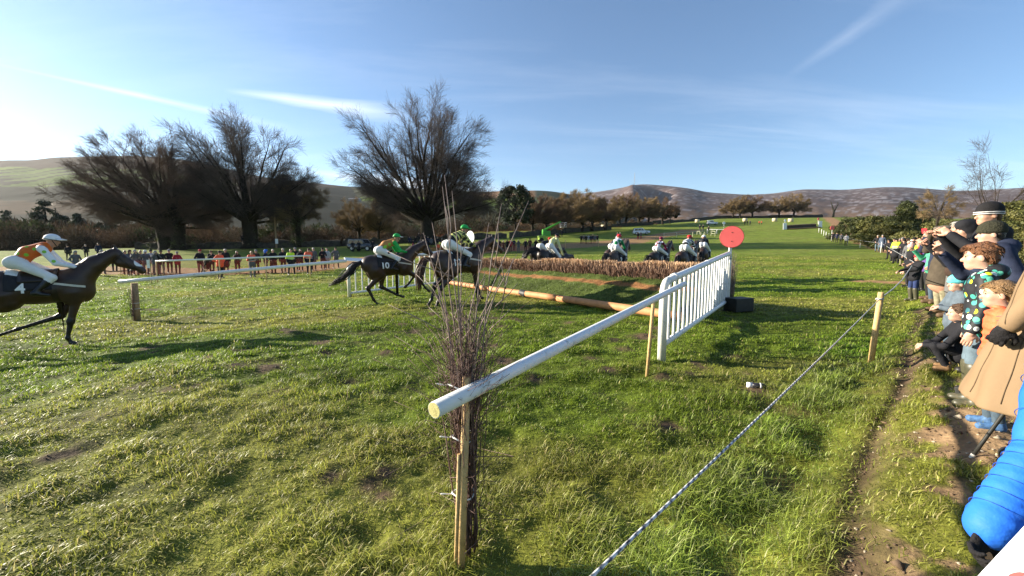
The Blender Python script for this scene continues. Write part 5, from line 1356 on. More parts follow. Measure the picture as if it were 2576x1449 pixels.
for k, (px_, dd, yt, wd, lb) in enumerate([(126, 110, 508, 6.5, 'tall ragged pine sticking up above the brown wood on the left'), (30, 118, 532, 7, 'dark rounded conifer at the left edge of the wood'), (205, 104, 540, 6, 'dark conifer between the ragged pine and the two-trunk beech'), (285, 100, 548, 5.5, 'dark conifer just left of the two-trunk beech'), (395, 104, 545, 7.5, 'dark conifer seen through the low limbs of the two-trunk beech'), (700, 106, 535, 7, 'dark conifer between the two tall trees on the left'), (160, 112, 540, 6, 'dark conifer right behind the ragged pine')]):
    b = tbase(px_, dd); b.z -= 1; evergreen(lb, b, H + ray(px_, yt)[1] * dd - b.z, wd, 120 + k, (.018, .028, .012), (.040, .050, .020), nclump=50, nleaf=70, leaf=.26, shape='cone' if k % 3 else 'pine')
# ------------------------------------------------------------------ old stone field walls with a mossy top
STONE = M('field_stone', (0.060, 0.052, 0.042), rough=.95, var=.5, scale=1.6, bump=.9, bscale=3, spec=.1, dirt=((.07, .075, .03), .8, .50))
def stone_wall(label, pts, h, seed, w=1.1):
    rs = np.random.RandomState(seed); P = []
    for (p0, p1) in zip(pts[:-1], pts[1:]):
        for f in np.linspace(0, 1, 26)[:-1]: P.append((p0[0] * (1 - f) + p1[0] * f, p0[1] * (1 - f) + p1[1] * f))
    P.append(pts[-1]); V = []; n = 9
    for i, (px_, dd) in enumerate(P):
        x = ray(px_, 640)[0] * dd; z = gz(x, dd) - .3; hh = h * (.75 + .5 * vnoise(np.array([i * .35]), np.array([seed * 1.]), seed)[0]) + .3
        for j in range(n):
            a = math.pi * j / (n - 1); V.append((x, dd - math.cos(a) * w * .6 + rs.normal(0, .06), z + hh * math.sin(a) ** .45 + rs.normal(0, .06)))
    Q = [(i * n + j, (i + 1) * n + j, (i + 1) * n + j + 1, i * n + j + 1) for i in range(len(P) - 1) for j in range(n - 1)]
    return tag(link('stone_wall', mesh_from('stone_wall', np.array(V), Q, [STONE])), label, 'wall')
stone_wall('dark mossy stone wall under the three beeches on the left', [(348, 72), (470, 73), (640, 75), (860, 80)], 1.25, 1)
stone_wall('dark stone wall running from the dark jeep behind the great beech to the pine', [(866, 81), (1000, 86), (1150, 92), (1275, 100)], 1.35, 2)
stone_wall('dark stone wall under the far row of bare trees behind the green lift', [(1281, 101), (1380, 120), (1490, 142), (1536, 150)], 1.4, 3)
stone_wall('short dark stone wall between the bare trees and the white estate car', [(1537, 168), (1560, 172), (1600, 182), (1640, 190)], 1.5, 4)
stone_wall('distant dark bank of stones and gorse along the skyline field', [(1640, 205), (1720, 236), (1800, 262), (1900, 268), (2060, 270)], 1.8, 5, 2.0)
# wooden pole, mast, barn
pl = thing('utility_pole', 'thin dark wooden pole with a white notice between the tall trees', 'pole', tbase(697, 74.5)); pipe('pole', (0, 0, -.3), (0, 0, 7.6), .16, WOODY, pl, n=8); bm = BM(); bm.box((.2, -.2, 1.3), (.5, .04, .9)); bm.obj('notice', DISCW, pl)
ms = at(1596, 464, 2500); mst = thing('radio_mast', 'thin grey radio mast on the summit of the mountain', 'mast', ms + Vector((0, 0, -6))); MAST = M('mast_grey', (.25, .26, .28), rough=.6)
pipe('mast', (0, 0, 0), (0, 0, 78), 1.3, MAST, mst, n=6); V, Q = tubes([([(0, 0, 60), (a * 22, b_ * 22, 2)], [.25, .25]) for a, b_ in ((1, 0), (-.5, .8), (-.5, -.8))], 4); link('guy_wires', quads_to_mesh('guy_wires', V, Q, [MAST]), mst)
bn = at(892, 497, 640); bt2 = thing('barn', 'long pale roofed farm barn far off below the hill', 'barn', bn + Vector((0, 0, -6))); bm = BM(); bm.box((0, 0, 1.6), (17, 8, 3.4)); bm.obj('wall', M('barn_wall', (.25, .24, .22)), bt2); bm = BM(); bm.prism([(-4.6, 3.3), (0, 5.0), (4.6, 3.3)], -9, 9); o = bm.obj('roof', M('barn_roof', (.22, .23, .25), rough=.6), bt2); o.rotation_euler = (0, 0, R(90))
# ------------------------------------------------------------------ people
BLK = cloth('coat_black', (0.014, 0.014, 0.017)); NVY = cloth('coat_navy', (0.018, 0.024, 0.048)); GRY = cloth('coat_grey', (0.10, 0.10, 0.105)); LGR = cloth('coat_light_grey', (0.34, 0.34, 0.35)); OLV = cloth('coat_olive_brown', (0.060, 0.047, 0.032))
DBR = cloth('coat_dark_brown', (0.045, 0.028, 0.02)); CRM = cloth('coat_cream', (0.44, 0.38, 0.31)); HVO = cloth('hi_vis_orange', (0.80, 0.115, 0.045), rough=.6, var=.08); HVY = cloth('hi_vis_yellow', (0.52, 0.78, 0.035), rough=.6, var=.08)
BLU = cloth('coat_bright_blue', (0.018, 0.135, 0.62), rough=.62, var=.08, bump=.35, bscale=10, spec=.25); REDC = cloth('coat_red', (0.36, 0.025, 0.035)); PURP = cloth('coat_purple', (0.12, 0.06, 0.22)); TEAL = cloth('coat_green_teal', (0.07, 0.30, 0.19)); ORP = cloth('puffer_orange', (0.80, 0.13, 0.055), rough=.5)
TAN = cloth('coat_tan', (0.205, 0.138, 0.078), rough=.8, var=.06, scale=4, bump=.12); JEAN = cloth('jeans', (0.055, 0.080, 0.105)); JEANL = cloth('jeans_pale', (0.10, 0.14, 0.17)); KHA = cloth('khaki_trousers', (0.21, 0.19, 0.12), var=.4, scale=14); DRK = cloth('dark_trousers', (0.018, 0.017, 0.018)); MRN = cloth('maroon_trousers', (0.085, 0.032, 0.028)); PNK = cloth('pinkish_trousers', (0.28, 0.14, 0.105)); GRT = cloth('grey_trousers', (0.12, 0.115, 0.11)); BLT = cloth('blue_trousers', (0.022, 0.035, 0.10))
SEAMB = M('seam_blue', (.010, .060, .30), rough=.8)
SHOE = M('brown_shoe', (0.10, 0.06, 0.03), rough=.7, var=.3, scale=20); SHOEB = M('black_shoe', (0.016, 0.014, 0.013), rough=.5, var=.3); WELLY = M('green_wellington', (0.060, 0.057, 0.034), rough=.42, var=.2, scale=6, dirt=((.16, .12, .07), 7, .58)); SHOEW = M('pale_shoe', (.5, .45, .38), rough=.7, var=.2); SHOET = M('tan_boot', (0.22, 0.125, 0.055), rough=.75, var=.25, scale=14, dirt=((.08, .06, .04), 14, .58))
HATB = cloth('hat_black', (0.014, 0.013, 0.014), scale=40, bump=.5, bscale=90); HATG = cloth('hat_grey', (0.20, 0.20, 0.20), scale=40); HATR = cloth('hat_red', (0.36, 0.03, 0.04)); HATP = cloth('hat_pink', (0.72, 0.40, 0.34), scale=40, bump=.8); HATO = cloth('hat_olive_knit', (0.034, 0.033, 0.020), scale=30, bump=.9, bscale=60); TWEED = cloth('tweed', (0.125, 0.105, 0.080), scale=40, var=.35); HATW = cloth('hat_white', (0.62, 0.60, 0.58)); HATBE = cloth('hat_beige', (0.40, 0.32, 0.24))
REFL = M('reflective_tape', (.62, .64, .62), rough=.35, var=.05)
ARMS = {'down': lambda s: ((-.02, s * .255, 1.14), (.05, s * .265, .88)), 'pocket': lambda s: ((-.09, s * .30, 1.15), (.09, s * .215, .98)), 'fold': lambda s: ((.06, s * .275, 1.15), (.21, -s * .06, 1.20 + .03 * s)),
        'camera': lambda s: ((.20, s * .27, 1.26), (.22, s * .06, 1.57)), 'phone': lambda s: ((.16, s * .26, 1.17), (.37, s * .13, 1.40)), 'behind': lambda s: ((-.12, s * .28, 1.15), (-.17, s * .05, .98)), 'high': lambda s: ((.22, s * .25, 1.45), (.34, s * .12, 1.74)), 'hips': lambda s: ((-.08, s * .38, 1.17), (.04, s * .20, 1.04)), 'rope': lambda s: ((.17, s * .26, 1.16), (.42, s * .16, 1.02))}
def person_prims(h=1.75, arms=('down', 'down'), legs='stand', coat='jacket', lean=0.0, build=1.0, seed=0, hood=False, head_turn=0.0, kid=False, crouch=False):
    k = h / 1.75; rs = np.random.RandomState(seed)
    hs = (0.95 if not kid else (.21 / .23)) / k if kid else 1.0
    J = {}; b = build
    def up(p):   # lean the upper body about the hips
        x, y, z = p; dz = z - .95
        return P3((x * math.cos(lean) + dz * math.sin(lean), y, .95 + dz * math.cos(lean) - x * math.sin(lean)))
    hipz = .93
    if crouch: hipz = .36
    feet = {'stand': ((.02, .11), (-.02, .11)), 'stride': ((.20, .09), (-.22, .09)), 'wide': ((.04, .20), (-.04, .20))}[legs]
    p = []
    sh_z = 1.43
    for i, s in enumerate((-1, 1)):
        fx, fy = feet[i]
        hip = P3((0, s * .095, hipz)); ank = P3((fx - .03, s * fy, .09)); knee = (hip + ank) / 2 + P3((.035, s * .012, .02))
        if crouch: knee = P3((.36, s * .14, .46)); ank = P3((.12 + .05 * s, s * .13, .09))
        p += [cap(hip, knee, .092 * b, .066 * b, 2, k=.03), cap(knee, ank, .064 * b, .050, 2)]
        p += [cap(ank + P3((-.015, 0, -.03)), ank + P3((.15, s * .02, -.045)), .050, .042, 3), cap(ank + P3((0, 0, .02)), ank + P3((0, 0, -.03)), .052, .052, 3)]
        J['ank%d' % s] = ank; J['knee%d' % s] = knee
    dzc = hipz - .93
    def U(q): v = up(q); v[2] += dzc; return v
    pel = U((0, 0, .98)); wa = U((.0, 0, 1.12)); ch = U((.01, 0, 1.30)); nk = U((0, 0, 1.46))
    p += [ell(pel, (.125 * b, .165 * b, .13), 2 if coat == 'none' else 1), ell(wa, (.125 * b, .165 * b, .17), 1), ell(ch, (.130 * b, .185 * b, .19), 1), cap(U((0, -.13, sh_z - .01)), U((0, .13, sh_z - .01)), .080 * b, .080 * b, 1, k=.05), cap(U((0, 0, 1.45)), U((.03, 0, 1.53)), .060, .055, 0)]
    if coat == 'coat': p += [cap(U((.0, 0, .98)), P3((.0, 0, .62 + dzc)), .165 * b, .205 * b, 1, k=.05), cap(U((.0, -.06, .98)), P3((.0, -.08, .62 + dzc)), .13 * b, .15 * b, 1, k=.05), cap(U((.0, .06, .98)), P3((.0, .08, .62 + dzc)), .13 * b, .15 * b, 1, k=.05)]
    elif coat == 'jacket': p += [cap(U((0, -.06, 1.0)), U((0, -.07, .86)), .125 * b, .125 * b, 1), cap(U((0, .06, 1.0)), U((0, .07, .86)), .125 * b, .125 * b, 1)]
    hd = U((.035, 0, 1.46)); hd = hd + P3((.012, 0, .165 + (.02 if kid else 0))); J['head'] = hd; J['hs'] = hs
    for i, s in enumerate((-1, 1)):
        e, hn = ARMS[arms[i]](s) if isinstance(arms[i], str) else arms[i]
        e = U(e); hn = U(hn); s0 = U((0, s * .175, sh_z - .02))
        p += [cap(s0, e, .066 * b, .053 * b, 1, k=.03), cap(e, hn, .053 * b, .043, 1, k=.02)]
        J['hand%d' % s] = hn; J['el%d' % s] = e
        J['hp%d' % s] = cap(hn, hn + (hn - e) / np.linalg.norm(hn - e) * .12, .034, .030, 0)
    if hood: p.append(ell(nk + P3((-.09, 0, .03)), (.08, .13, .08), 1, k=.04))
    return p, J, k
def hat_prims(kind, hd, hs=1.0):
    E = lambda c, r, m=0, rot=None: ell(hd + P3(c) * hs, P3(r) * hs, m, rot)
    if kind in ('beanie',): return [E((-.006, 0, .060), (.116, .094, .094)), E((0, 0, .030), (.118, .096, .036))]
    if kind == 'pompom': return [E((-.006, 0, .060), (.118, .098, .100)), E((0, 0, .030), (.122, .102, .040)), E((-.02, 0, .185), (.055, .055, .05))]
    if kind == 'flatcap': return [E((-.005, 0, .075), (.128, .106, .060)), E((.05, 0, .082), (.115, .100, .036)), cap(hd + P3((.10, -.04, .058)) * 1.0, hd + P3((.10, .04, .058)), .022, .022), cap(hd + P3((.14, -.03, .050)), hd + P3((.14, .03, .050)), .012, .012)]
    if kind == 'cap': return [E((-.006, 0, .060), (.113, .092, .080)), E((.115, 0, .045), (.075, .070, .012), 0, (0, .12, 0))]
    if kind == 'brim': return [E((-.006, 0, .070), (.113, .094, .080)), E((0, 0, .040), (.185, .165, .014))]
    if kind == 'hood': return [E((-.030, 0, .030), (.122, .104, .125)), E((-.05, 0, -.07), (.090, .100, .080)), E((.02, 0, .07), (.10, .098, .085))]
    if kind == 'long': return [E((-.022, 0, .040), (.108, .092, .096)), E((-.060, 0, -.06), (.060, .085, .12)), E((-.065, 0, -.16), (.045, .075, .09))]
    return [E((-.020, 0, .046), (.106, .089, .090)), E((-.062, 0, -.010), (.052, .076, .075)), E((.055, 0, .085), (.045, .065, .030))]
PCACHE = {}
def mid_person(label, pos, yaw, h=1.75, jacket=BLK, trousers=DRK, hat=('hair', None), skin=SKIN, shoes=SHOEB, pose=('down', 'down'), legs='stand', coat='jacket', lean=0.0, build=1.05, group=None, vest=None, res=.03, kid=False, crouch=False):
    key = (pose, legs, coat, round(lean, 2), build, res, kid, crouch)
    if key not in PCACHE:
        p, J, k = person_prims(1.75, pose, legs, coat, lean, build, kid=False, crouch=crouch)
        hd = J['head']; hs = 1.25 if kid else 1.0
        p += [ell(hd + P3((-.005, 0, .03)), P3((.098, .078, .092)) * hs, 0), ell(hd + P3((.02, 0, -.03)), P3((.072, .064, .088)) * hs, 0), cap(hd + P3((.085, 0, 0)), hd + P3((.108, 0, -.03)), .012, .018, 0), J['hp-1'], J['hp1']]
        for s_ in (-1, 1): p.append(ell(hd + P3((-.005, s_ * .084 * hs, -.01)), (.022, .012, .032), 0))
        PCACHE[key] = (body_mesh('person_body', p, [SKIN, BLK, DRK, SHOEB], res, .03, it=1), J, hs)
    me, J, hs = PCACHE[key]
    t = thing('person', label, 'person', pos, yaw, group); t.scale = (h / 1.75,) * 3
    o = link('body', me, t)
    for i, m_ in enumerate((skin, jacket, trousers, shoes)): o.material_slots[i].link = 'OBJECT'; o.material_slots[i].material = m_
    hk = ('hat', hat[0], key)
    if hk not in PCACHE: V, Q, mi = sdf_mesh(hat_prims(hat[0], J['head'], hs), .022, .015, 1); PCACHE[hk] = mesh_from('hat', V, Q, [HATB])
    q = link('hair' if hat[0] in ('hair', 'long') else 'hat', PCACHE[hk], t); q.material_slots[0].link = 'OBJECT'; q.material_slots[0].material = hat[1] or HAIRC['brown']
    if vest:
        vk = ('vest', key)
        if vk not in PCACHE:
            p, J2, k = person_prims(1.75, pose, legs, 'none', lean, build, crouch=crouch)
            pv = [x for x in p if x[5] == 1][:4]; pv = [(x[0], x[1], x[2] + .016 if x[0] == 'e' else x[2], x[3] + .016 if x[0] == 'c' else x[3], (x[4] + .016) if x[0] == 'c' else x[4], 0, x[6]) for x in pv]
            V, Q, mi = sdf_mesh(pv, .026, .03, 1); PCACHE[vk] = mesh_from('vest', V, Q, [HVY]); z = J2['head'][2]
        v = link('hi_vis_vest', PCACHE[vk], t); v.material_slots[0].link = 'OBJECT'; v.material_slots[0].material = vest
        th_ = np.linspace(0, 2 * np.pi, 24)
        for zz in (1.10, 1.22): tube_obj('reflective_band', [([P3((.150 * build * math.cos(q_) , .198 * build * math.sin(q_), zz)) for q_ in th_], [.020] * 24)], REFL, v, 5)
    return t
def where(px, depth): x = ray(px, 630)[0] * depth; return Vector((x, depth, gz(x, depth) - .02))
def facing(pos, tx, ty): return math.atan2(ty - pos.y, tx - pos.x)
LEFTG = 'spectators and stewards on the far left of the course'
def LP(px, depth, label, h=1.74, tgt=None, **kw):
    pos = where(px, depth); yaw = facing(pos, *(tgt or (2, 12))); return mid_person(label, pos, yaw + kw.pop('dyaw', 0), h, **kw)
BRN = HAIRC['brown']; DHR = HAIRC['dark']; GHR = HAIRC['grey']
LP(188, 27.5, 'man in grey jacket and brick red trousers standing alone near the head of jockey 4', 1.72, jacket=GRY, trousers=MRN, hat=('hood', HATG), pose=('pocket', 'pocket'))
LP(171, 46, 'person in dark clothes walking across the field behind the jockey in orange', 1.75, tgt=(-60, 60), jacket=BLK, legs='stride', hat=('cap', HATB))
LP(216, 50, 'lone person in dark clothes far back on the left part of the field', 1.75, jacket=BLK, trousers=DRK, hat=('hair', GHR), pose=('hips', 'down'))
LP(248, 50, 'person whose dark head shows farthest back above the ears of horse 4', 1.9, jacket=NVY, hat=('hair', DHR))
LP(254, 29, 'person in pale grey hood just behind the ears of horse 4', 1.72, jacket=LGR, trousers=GRT, hat=('hood', HATG), pose=('camera', 'camera'))
LP(285, 31, 'person in light grey jacket with arms folded right of the ears of horse 4', 1.70, jacket=LGR, hat=('beanie', HATW), pose=('fold', 'fold'))
grp = [(313, 28.4, GRY, MRN, ('hair', BRN), 'leftmost in the tight cluster of grey coats, with brown hair'), (325, 29.6, DBR, DRK, ('hood', DBR), 'brown hooded one, second from left in the tight cluster of grey coats'), (338, 28.0, GRY, GRT, ('beanie', HATG), 'one in grey beanie at the front of the tight cluster'), (352, 29.4, BLK, MRN, ('hair', DHR), 'dark haired one in the middle back of the tight cluster'),
       (364, 28.6, GRY, GRT, ('hood', HATW), 'one with white hood in the middle of the tight cluster'), (378, 29.8, LGR, MRN, ('beanie', HATB), 'one with black beanie and pale grey coat in the tight cluster'), (389, 28.0, GRY, PNK, ('hood', HATG), 'one with grey hood near the right end of the tight cluster'), (403, 28.2, BLK, GRT, ('brim', HATB), 'one in black with a brimmed hat at the right end of the tight cluster')]
for i, (px_, dd, j, tr_, ht, lb) in enumerate(grp): LP(px_, dd, lb, 1.74 + .03 * ((i * 7) % 3 - 1), jacket=j, trousers=tr_, hat=ht, pose=[('pocket', 'pocket'), ('fold', 'fold'), ('camera', 'camera'), ('down', 'pocket')][i % 4], group=LEFTG)
LP(322, 27.2, 'small child with white hat in front of the tight cluster of grey coats', 1.05, jacket=LGR, trousers=MRN, hat=('beanie', HATW), kid=True)
LP(424, 30.0, 'man in black jacket and dark red trousers, hands in pockets, under the two-trunk beech', 1.76, jacket=BLK, trousers=MRN, hat=('beanie', HATG), pose=('hips', 'pocket'))
LP(444, 29.4, 'person in bright red coat with dark sleeves under the two-trunk beech', 1.66, jacket=REDC, trousers=MRN, hat=('cap', HATG), pose=('fold', 'fold'))
LP(502, 29.0, 'man in black jacket and pink trousers with red hat, seen from the front', 1.80, jacket=BLK, trousers=PNK, hat=('beanie', HATR), pose=('behind', 'behind'), build=1.15)
LP(530, 30.0, 'man in black jacket and dark cap beside the pushchair', 1.72, jacket=BLK, trousers=MRN, hat=('cap', HATB), pose=('phone', 'phone'))
LP(551, 25.6, 'steward in orange hi-vis jacket over black, standing in front of the crowd', 1.78, jacket=HVO, trousers=DRK, hat=('beanie', HATB), pose=('hips', 'hips'), build=1.2, dyaw=.4)
LP(566, 30.4, 'tall man in black coat right behind the orange jacketed steward', 1.84, jacket=BLK, trousers=DRK, hat=('hair', GHR), coat='coat')
LP(595, 29.6, 'woman in dark coat with a white bag right of the orange jacketed steward', 1.68, jacket=DBR, trousers=MRN, hat=('hair', DHR), pose=('camera', 'pocket'))
LP(632, 26.4, 'steward in grey top with orange waistcoat, arms folded', 1.72, jacket=GRY, trousers=GRT, hat=('hair', HAIRC['fair']), pose=('fold', 'fold'), vest=HVO)
LP(643, 29.5, 'person in dark jacket right behind the grey steward with orange waistcoat', 1.76, jacket=DBR, hat=('cap', HATG))
LP(667, 29.6, 'person in dark jacket with bright blue hood on the shoulder', 1.74, jacket=NVY, trousers=JEANL, hat=('hood', BLU), pose=('pocket', 'pocket'), dyaw=1.0)
LP(686, 29.4, 'man in long black coat between the blue hood and the yellow haired man', 1.78, jacket=BLK, coat='coat', hat=('hair', GHR), pose=('pocket', 'pocket'))
LP(711, 29.6, 'man in black jacket with yellow and white hat', 1.80, jacket=BLK, hat=('beanie', CRM), trousers=DRK)
LP(731, 27.2, 'steward in bright yellow hi-vis waistcoat over black', 1.78, jacket=BLK, trousers=DRK, hat=('hair', DHR), vest=HVY, legs='wide', build=1.1)
LP(742, 31, 'person in dark coat just behind the yellow waistcoat steward', 1.80, jacket=BLK, trousers=MRN, hat=('beanie', HATG))
LP(755, 30.8, 'person in black with hands up to the face between yellow and orange stewards', 1.72, jacket=BLK, trousers=MRN, hat=('hair', DHR), pose=('camera', 'camera'))
LP(776, 27.6, 'steward in orange waistcoat over long black clothes, last steward on the right', 1.78, jacket=BLK, trousers=DRK, hat=('cap', HATB), vest=HVO, build=1.15)
LP(788, 31.2, 'grey haired person behind the steward in orange waistcoat and black', 1.80, jacket=GRY, trousers=DRK, hat=('hair', GHR))
LP(811, 31.5, 'person in black jacket and maroon trousers at the right end of the thin white rail', 1.72, jacket=BLK, trousers=MRN, hat=('beanie', HATB), pose=('fold', 'fold'))
LP(822, 32.2, 'person in pale grey jacket close behind the maroon trousered one', 1.70, jacket=LGR, trousers=DRK, hat=('hair', BRN))
LP(844, 33.0, 'man in grey jacket and grey trousers standing alone right of the thin white rail', 1.76, jacket=GRY, trousers=MRN, hat=('cap', HATB), pose=('hips', 'pocket'), legs='wide')
pw_ = where(611, 73); pw_.z += 1.0; mid_person('person in black standing up on the stone wall against the tallest left trunk', pw_, R(-60), 1.75, jacket=BLK, hat=('hood', BLK), pose=('fold', 'fold'))
# by the dark jeep and the great beech
for px_, dd, lb, kw in ((888, 63, 'person in black standing at the tail of the dark jeep', {}), (903, 63.5, 'person in black leaning on the middle of the dark jeep', {}), (938, 63, 'person in dark coat at the bonnet of the dark jeep', {}), (1002, 40, 'bulky person in black behind the back of jockey 10', dict(build=1.3))):
    LP(px_, dd, lb, 1.76, jacket=BLK, hat=('beanie', HATB), pose=('pocket', 'pocket'), **kw)
cl = 'one of the dark coated spectators huddled at the foot of the great beech'
for i, (px_, dd, ex, j) in enumerate(((1031, 66, .5, NVY), (1046, 67, .4, BLK), (1054, 69, .9, BLK), (1063, 68, 1.0, DBR), (1070, 66, .6, BLK), (1077, 67, .3, NVY), (1085, 66, .2, GRY), (1092, 68, .7, BLK), (1101, 66, .2, BLK), (1040, 63, 0, BLK), (1057, 63, 0, GRY), (1112, 64, 0, BLK))):
    q = where(px_, dd); q.z += ex; mid_person(cl, q, facing(q, 2, 12), 1.74, jacket=j, trousers=DRK, hat=[('beanie', HATB), ('hair', BRN), ('cap', HATG)][i % 3], pose=[('pocket', 'pocket'), ('camera', 'camera'), ('fold', 'fold')][i % 3], group='dark huddle under the great beech')
LP(1039, 61, 'child in bright red jacket in front of the dark huddle under the great beech', 1.25, jacket=REDC, hat=('beanie', HATR), kid=True)
LP(1103, 60, 'child in orange jacket at the right front of the huddle under the great beech', 1.2, jacket=ORP, hat=('hair', BRN), kid=True)
cl = 'dark or maroon spectator lined up behind the orange net beyond the white disc'
for i, px_ in enumerate((1196, 1206, 1215, 1228, 1237, 1246, 1257, 1266, 1276, 1284, 1293, 1304, 1322, 1333, 1348)):
    dd = 52 + (i * 37 % 7); q = where(px_, dd); mid_person(cl, q, facing(q, 4, 16) , 1.70 + .02 * (i % 5), jacket=[BLK, MRN, BLK, REDC, NVY, GRY][i % 6], trousers=[MRN, DRK, GRT][i % 3], hat=[('hair', BRN), ('beanie', HATB), ('cap', HATG), ('hair', GHR)][i % 4], pose=[('pocket', 'pocket'), ('fold', 'fold'), ('camera', 'camera')][i % 3], group='line of spectators beyond the white disc')
cl = 'dark jacketed spectator in the small knot on the brown strip beyond the fence'
for i, (px_, dd) in enumerate(((1462, 78), (1468, 80), (1474, 76), (1480, 79), (1486, 77), (1491, 80), (1496, 78), (1502, 79))):
    q = where(px_, dd); mid_person(cl, q, facing(q, 6, 18), 1.74, jacket=[BLK, GRY, BLK, LGR, NVY][i % 5], trousers=[MRN, PNK, DRK, GRT][i % 4], hat=[('hair', BRN), ('beanie', HATB), ('hair', GHR)][i % 3], pose=[('pocket', 'pocket'), ('fold', 'fold')][i % 2], group='knot of spectators on the brown strip')
LP(1413, 108, 'lone dark figure with a pale bag left of the knot on the brown strip', 1.8, jacket=BLK, hat=('hair', DHR))
for px_, lb in ((1552, 'left of two people half hidden behind the red cap of jockey 9'), (1559, 'right of two people half hidden behind the red cap of jockey 9')): LP(px_, 92, lb, 1.78, jacket=NVY, hat=('hair', GHR))
LP(1604, 96, 'person in red trousers in front of the white estate car, left of the pair', 1.72, jacket=BLK, trousers=REDC, hat=('beanie', HATB)); LP(1611, 97, 'person with folded arms in front of the white estate car, right of the pair', 1.72, jacket=GRY, trousers=REDC, pose=('fold', 'fold'), hat=('hair', BRN))
for px_, lb in ((1758, 'left one of two watchers standing on the timber stand'), (1766, 'right one of two watchers standing on the timber stand'), (1780, 'watcher in dark coat just right of the timber stand')):
    q = where(px_, 112); q.z += 1.0 if px_ < 1775 else .6; mid_person(lb, q, facing(q, 8, 20), 1.75, jacket=BLK, trousers=GRT, hat=('hair', GHR), pose=('fold', 'fold'))
cl = 'one of three tiny walkers in red and dark below the straw bales'
for px_ in (1870, 1876, 1883): q = where(px_, 165); mid_person(cl, q, R(-90), 1.8, jacket=[REDC, BLK, GRY][px_ % 3], trousers=DRK, hat=('hair', DHR), group='tiny walkers below the bales')
cl = 'tiny figure in orange red top on the hillside left of the far birch fence'
for px_ in (1906, 1912): q = where(px_, 165); mid_person(cl, q, R(-100), 1.5, jacket=ORP, trousers=DRK, hat=('hair', DHR), group='tiny orange figures on the hillside')
for i, (px_, dd, lb, j) in enumerate(((2093, 72, 'leftmost of four people on the sandy track, in black', BLK), (2103, 70, 'tall dark one, second of four people on the sandy track', NVY), (2114, 66, 'one in blue grey jacket, third of four people on the sandy track', GRY), (2127, 60, 'one in black and white jacket, rightmost of four people on the sandy track', LGR))): LP(px_, dd, lb, 1.75, jacket=j, trousers=DRK, hat=('cap', HATB), pose=('pocket', 'fold'))
# the crowd on the right of the course
RG = 'spectators pressed along the rope on the right'
def RP_(px, depth, label, h=1.74, tgt=None, **kw): pos = where(px, depth); return mid_person(label, pos, facing(pos, *(tgt or (5, 17))) + kw.pop('dyaw', 0), h, group=kw.pop('group', None), **kw)
RP_(2206, 44, 'man in black jacket and pale jeans at the far end of the right hand crowd', 1.78, jacket=BLK, trousers=JEANL, hat=('hair', GHR), pose=('hips', 'pocket'))
RP_(2218, 43, 'man in blue grey coat beside the far white rope stake', 1.84, jacket=cloth('coat_blue_grey', (.07, .09, .13)), trousers=DRK, hat=('hair', GHR), coat='coat')
RP_(2240, 33, 'person in black bending forward over the rope', 1.74, jacket=BLK, lean=.55, pose=('rope', 'rope'), hat=('beanie', HATB), legs='stride', tgt=(10, 25))
RP_(2255, 29, 'steward in yellow waistcoat over a long black coat in the right hand crowd', 1.80, jacket=BLK, coat='coat', vest=HVY, hat=('cap', HATB), build=1.2)
RP_(2249, 31, 'big man in long black coat left of the yellow waistcoat in the right crowd', 1.80, jacket=BLK, coat='coat', hat=('cap', HATB), build=1.15)
RP_(2274, 26.5, 'man in black coat and khaki trousers right of the yellow waistcoat', 1.78, jacket=BLK, trousers=KHA, hat=('beanie', HATB), coat='coat', pose=('fold', 'fold'))
RP_(2287, 24, 'person in beige sun hat in the right hand crowd', 1.74, jacket=GRY, hat=('brim', HATBE), trousers=DRK)
RP_(2300, 21.5, 'steward in yellow waistcoat with black woolly hat in the right hand crowd', 1.72, jacket=TEAL, vest=HVY, hat=('beanie', HATB), trousers=DRK)
RP_(2308, 24.5, 'grey haired man with flat cap behind the second yellow waistcoat', 1.80, jacket=NVY, hat=('flatcap', TWEED))
RP_(2333, 17.5, 'woman in cream coat and pale scarf in the right hand crowd', 1.72, jacket=CRM, hat=('hair', HAIRC['fair']), coat='coat', pose=('phone', 'pocket'))
cl = 'spectator packed in the back of the right crowd with only the head showing'
for i, (px_, dd) in enumerate(((2262, 34), (2269, 31), (2283, 31), (2293, 29), (2299, 27), (2316, 27), (2322, 24), (2327, 26), (2334, 23), (2341, 24), (2347, 21.5), (2353, 23), (2360, 20), (2366, 22), (2372, 19), (2379, 20.5), (2386, 17.5), (2394, 19), (2402, 17), (2411, 18), (2420, 15.5))):
    q = where(px_, dd); mid_person(cl, q, facing(q, 5, 17), 1.68 + .035 * (i * 5 % 7), jacket=[BLK, NVY, GRY, DBR, CRM, LGR, OLV][i * 3 % 7], trousers=DRK, hat=[('hair', GHR), ('beanie', HATB), ('cap', HATG), ('hair', BRN), ('flatcap', TWEED), ('hair', HAIRC['fair']), ('beanie', HATW)][i * 2 % 7], pose=[('camera', 'camera'), ('fold', 'fold'), ('high', 'down')][i % 3], group='heads packed at the back of the right hand crowd')
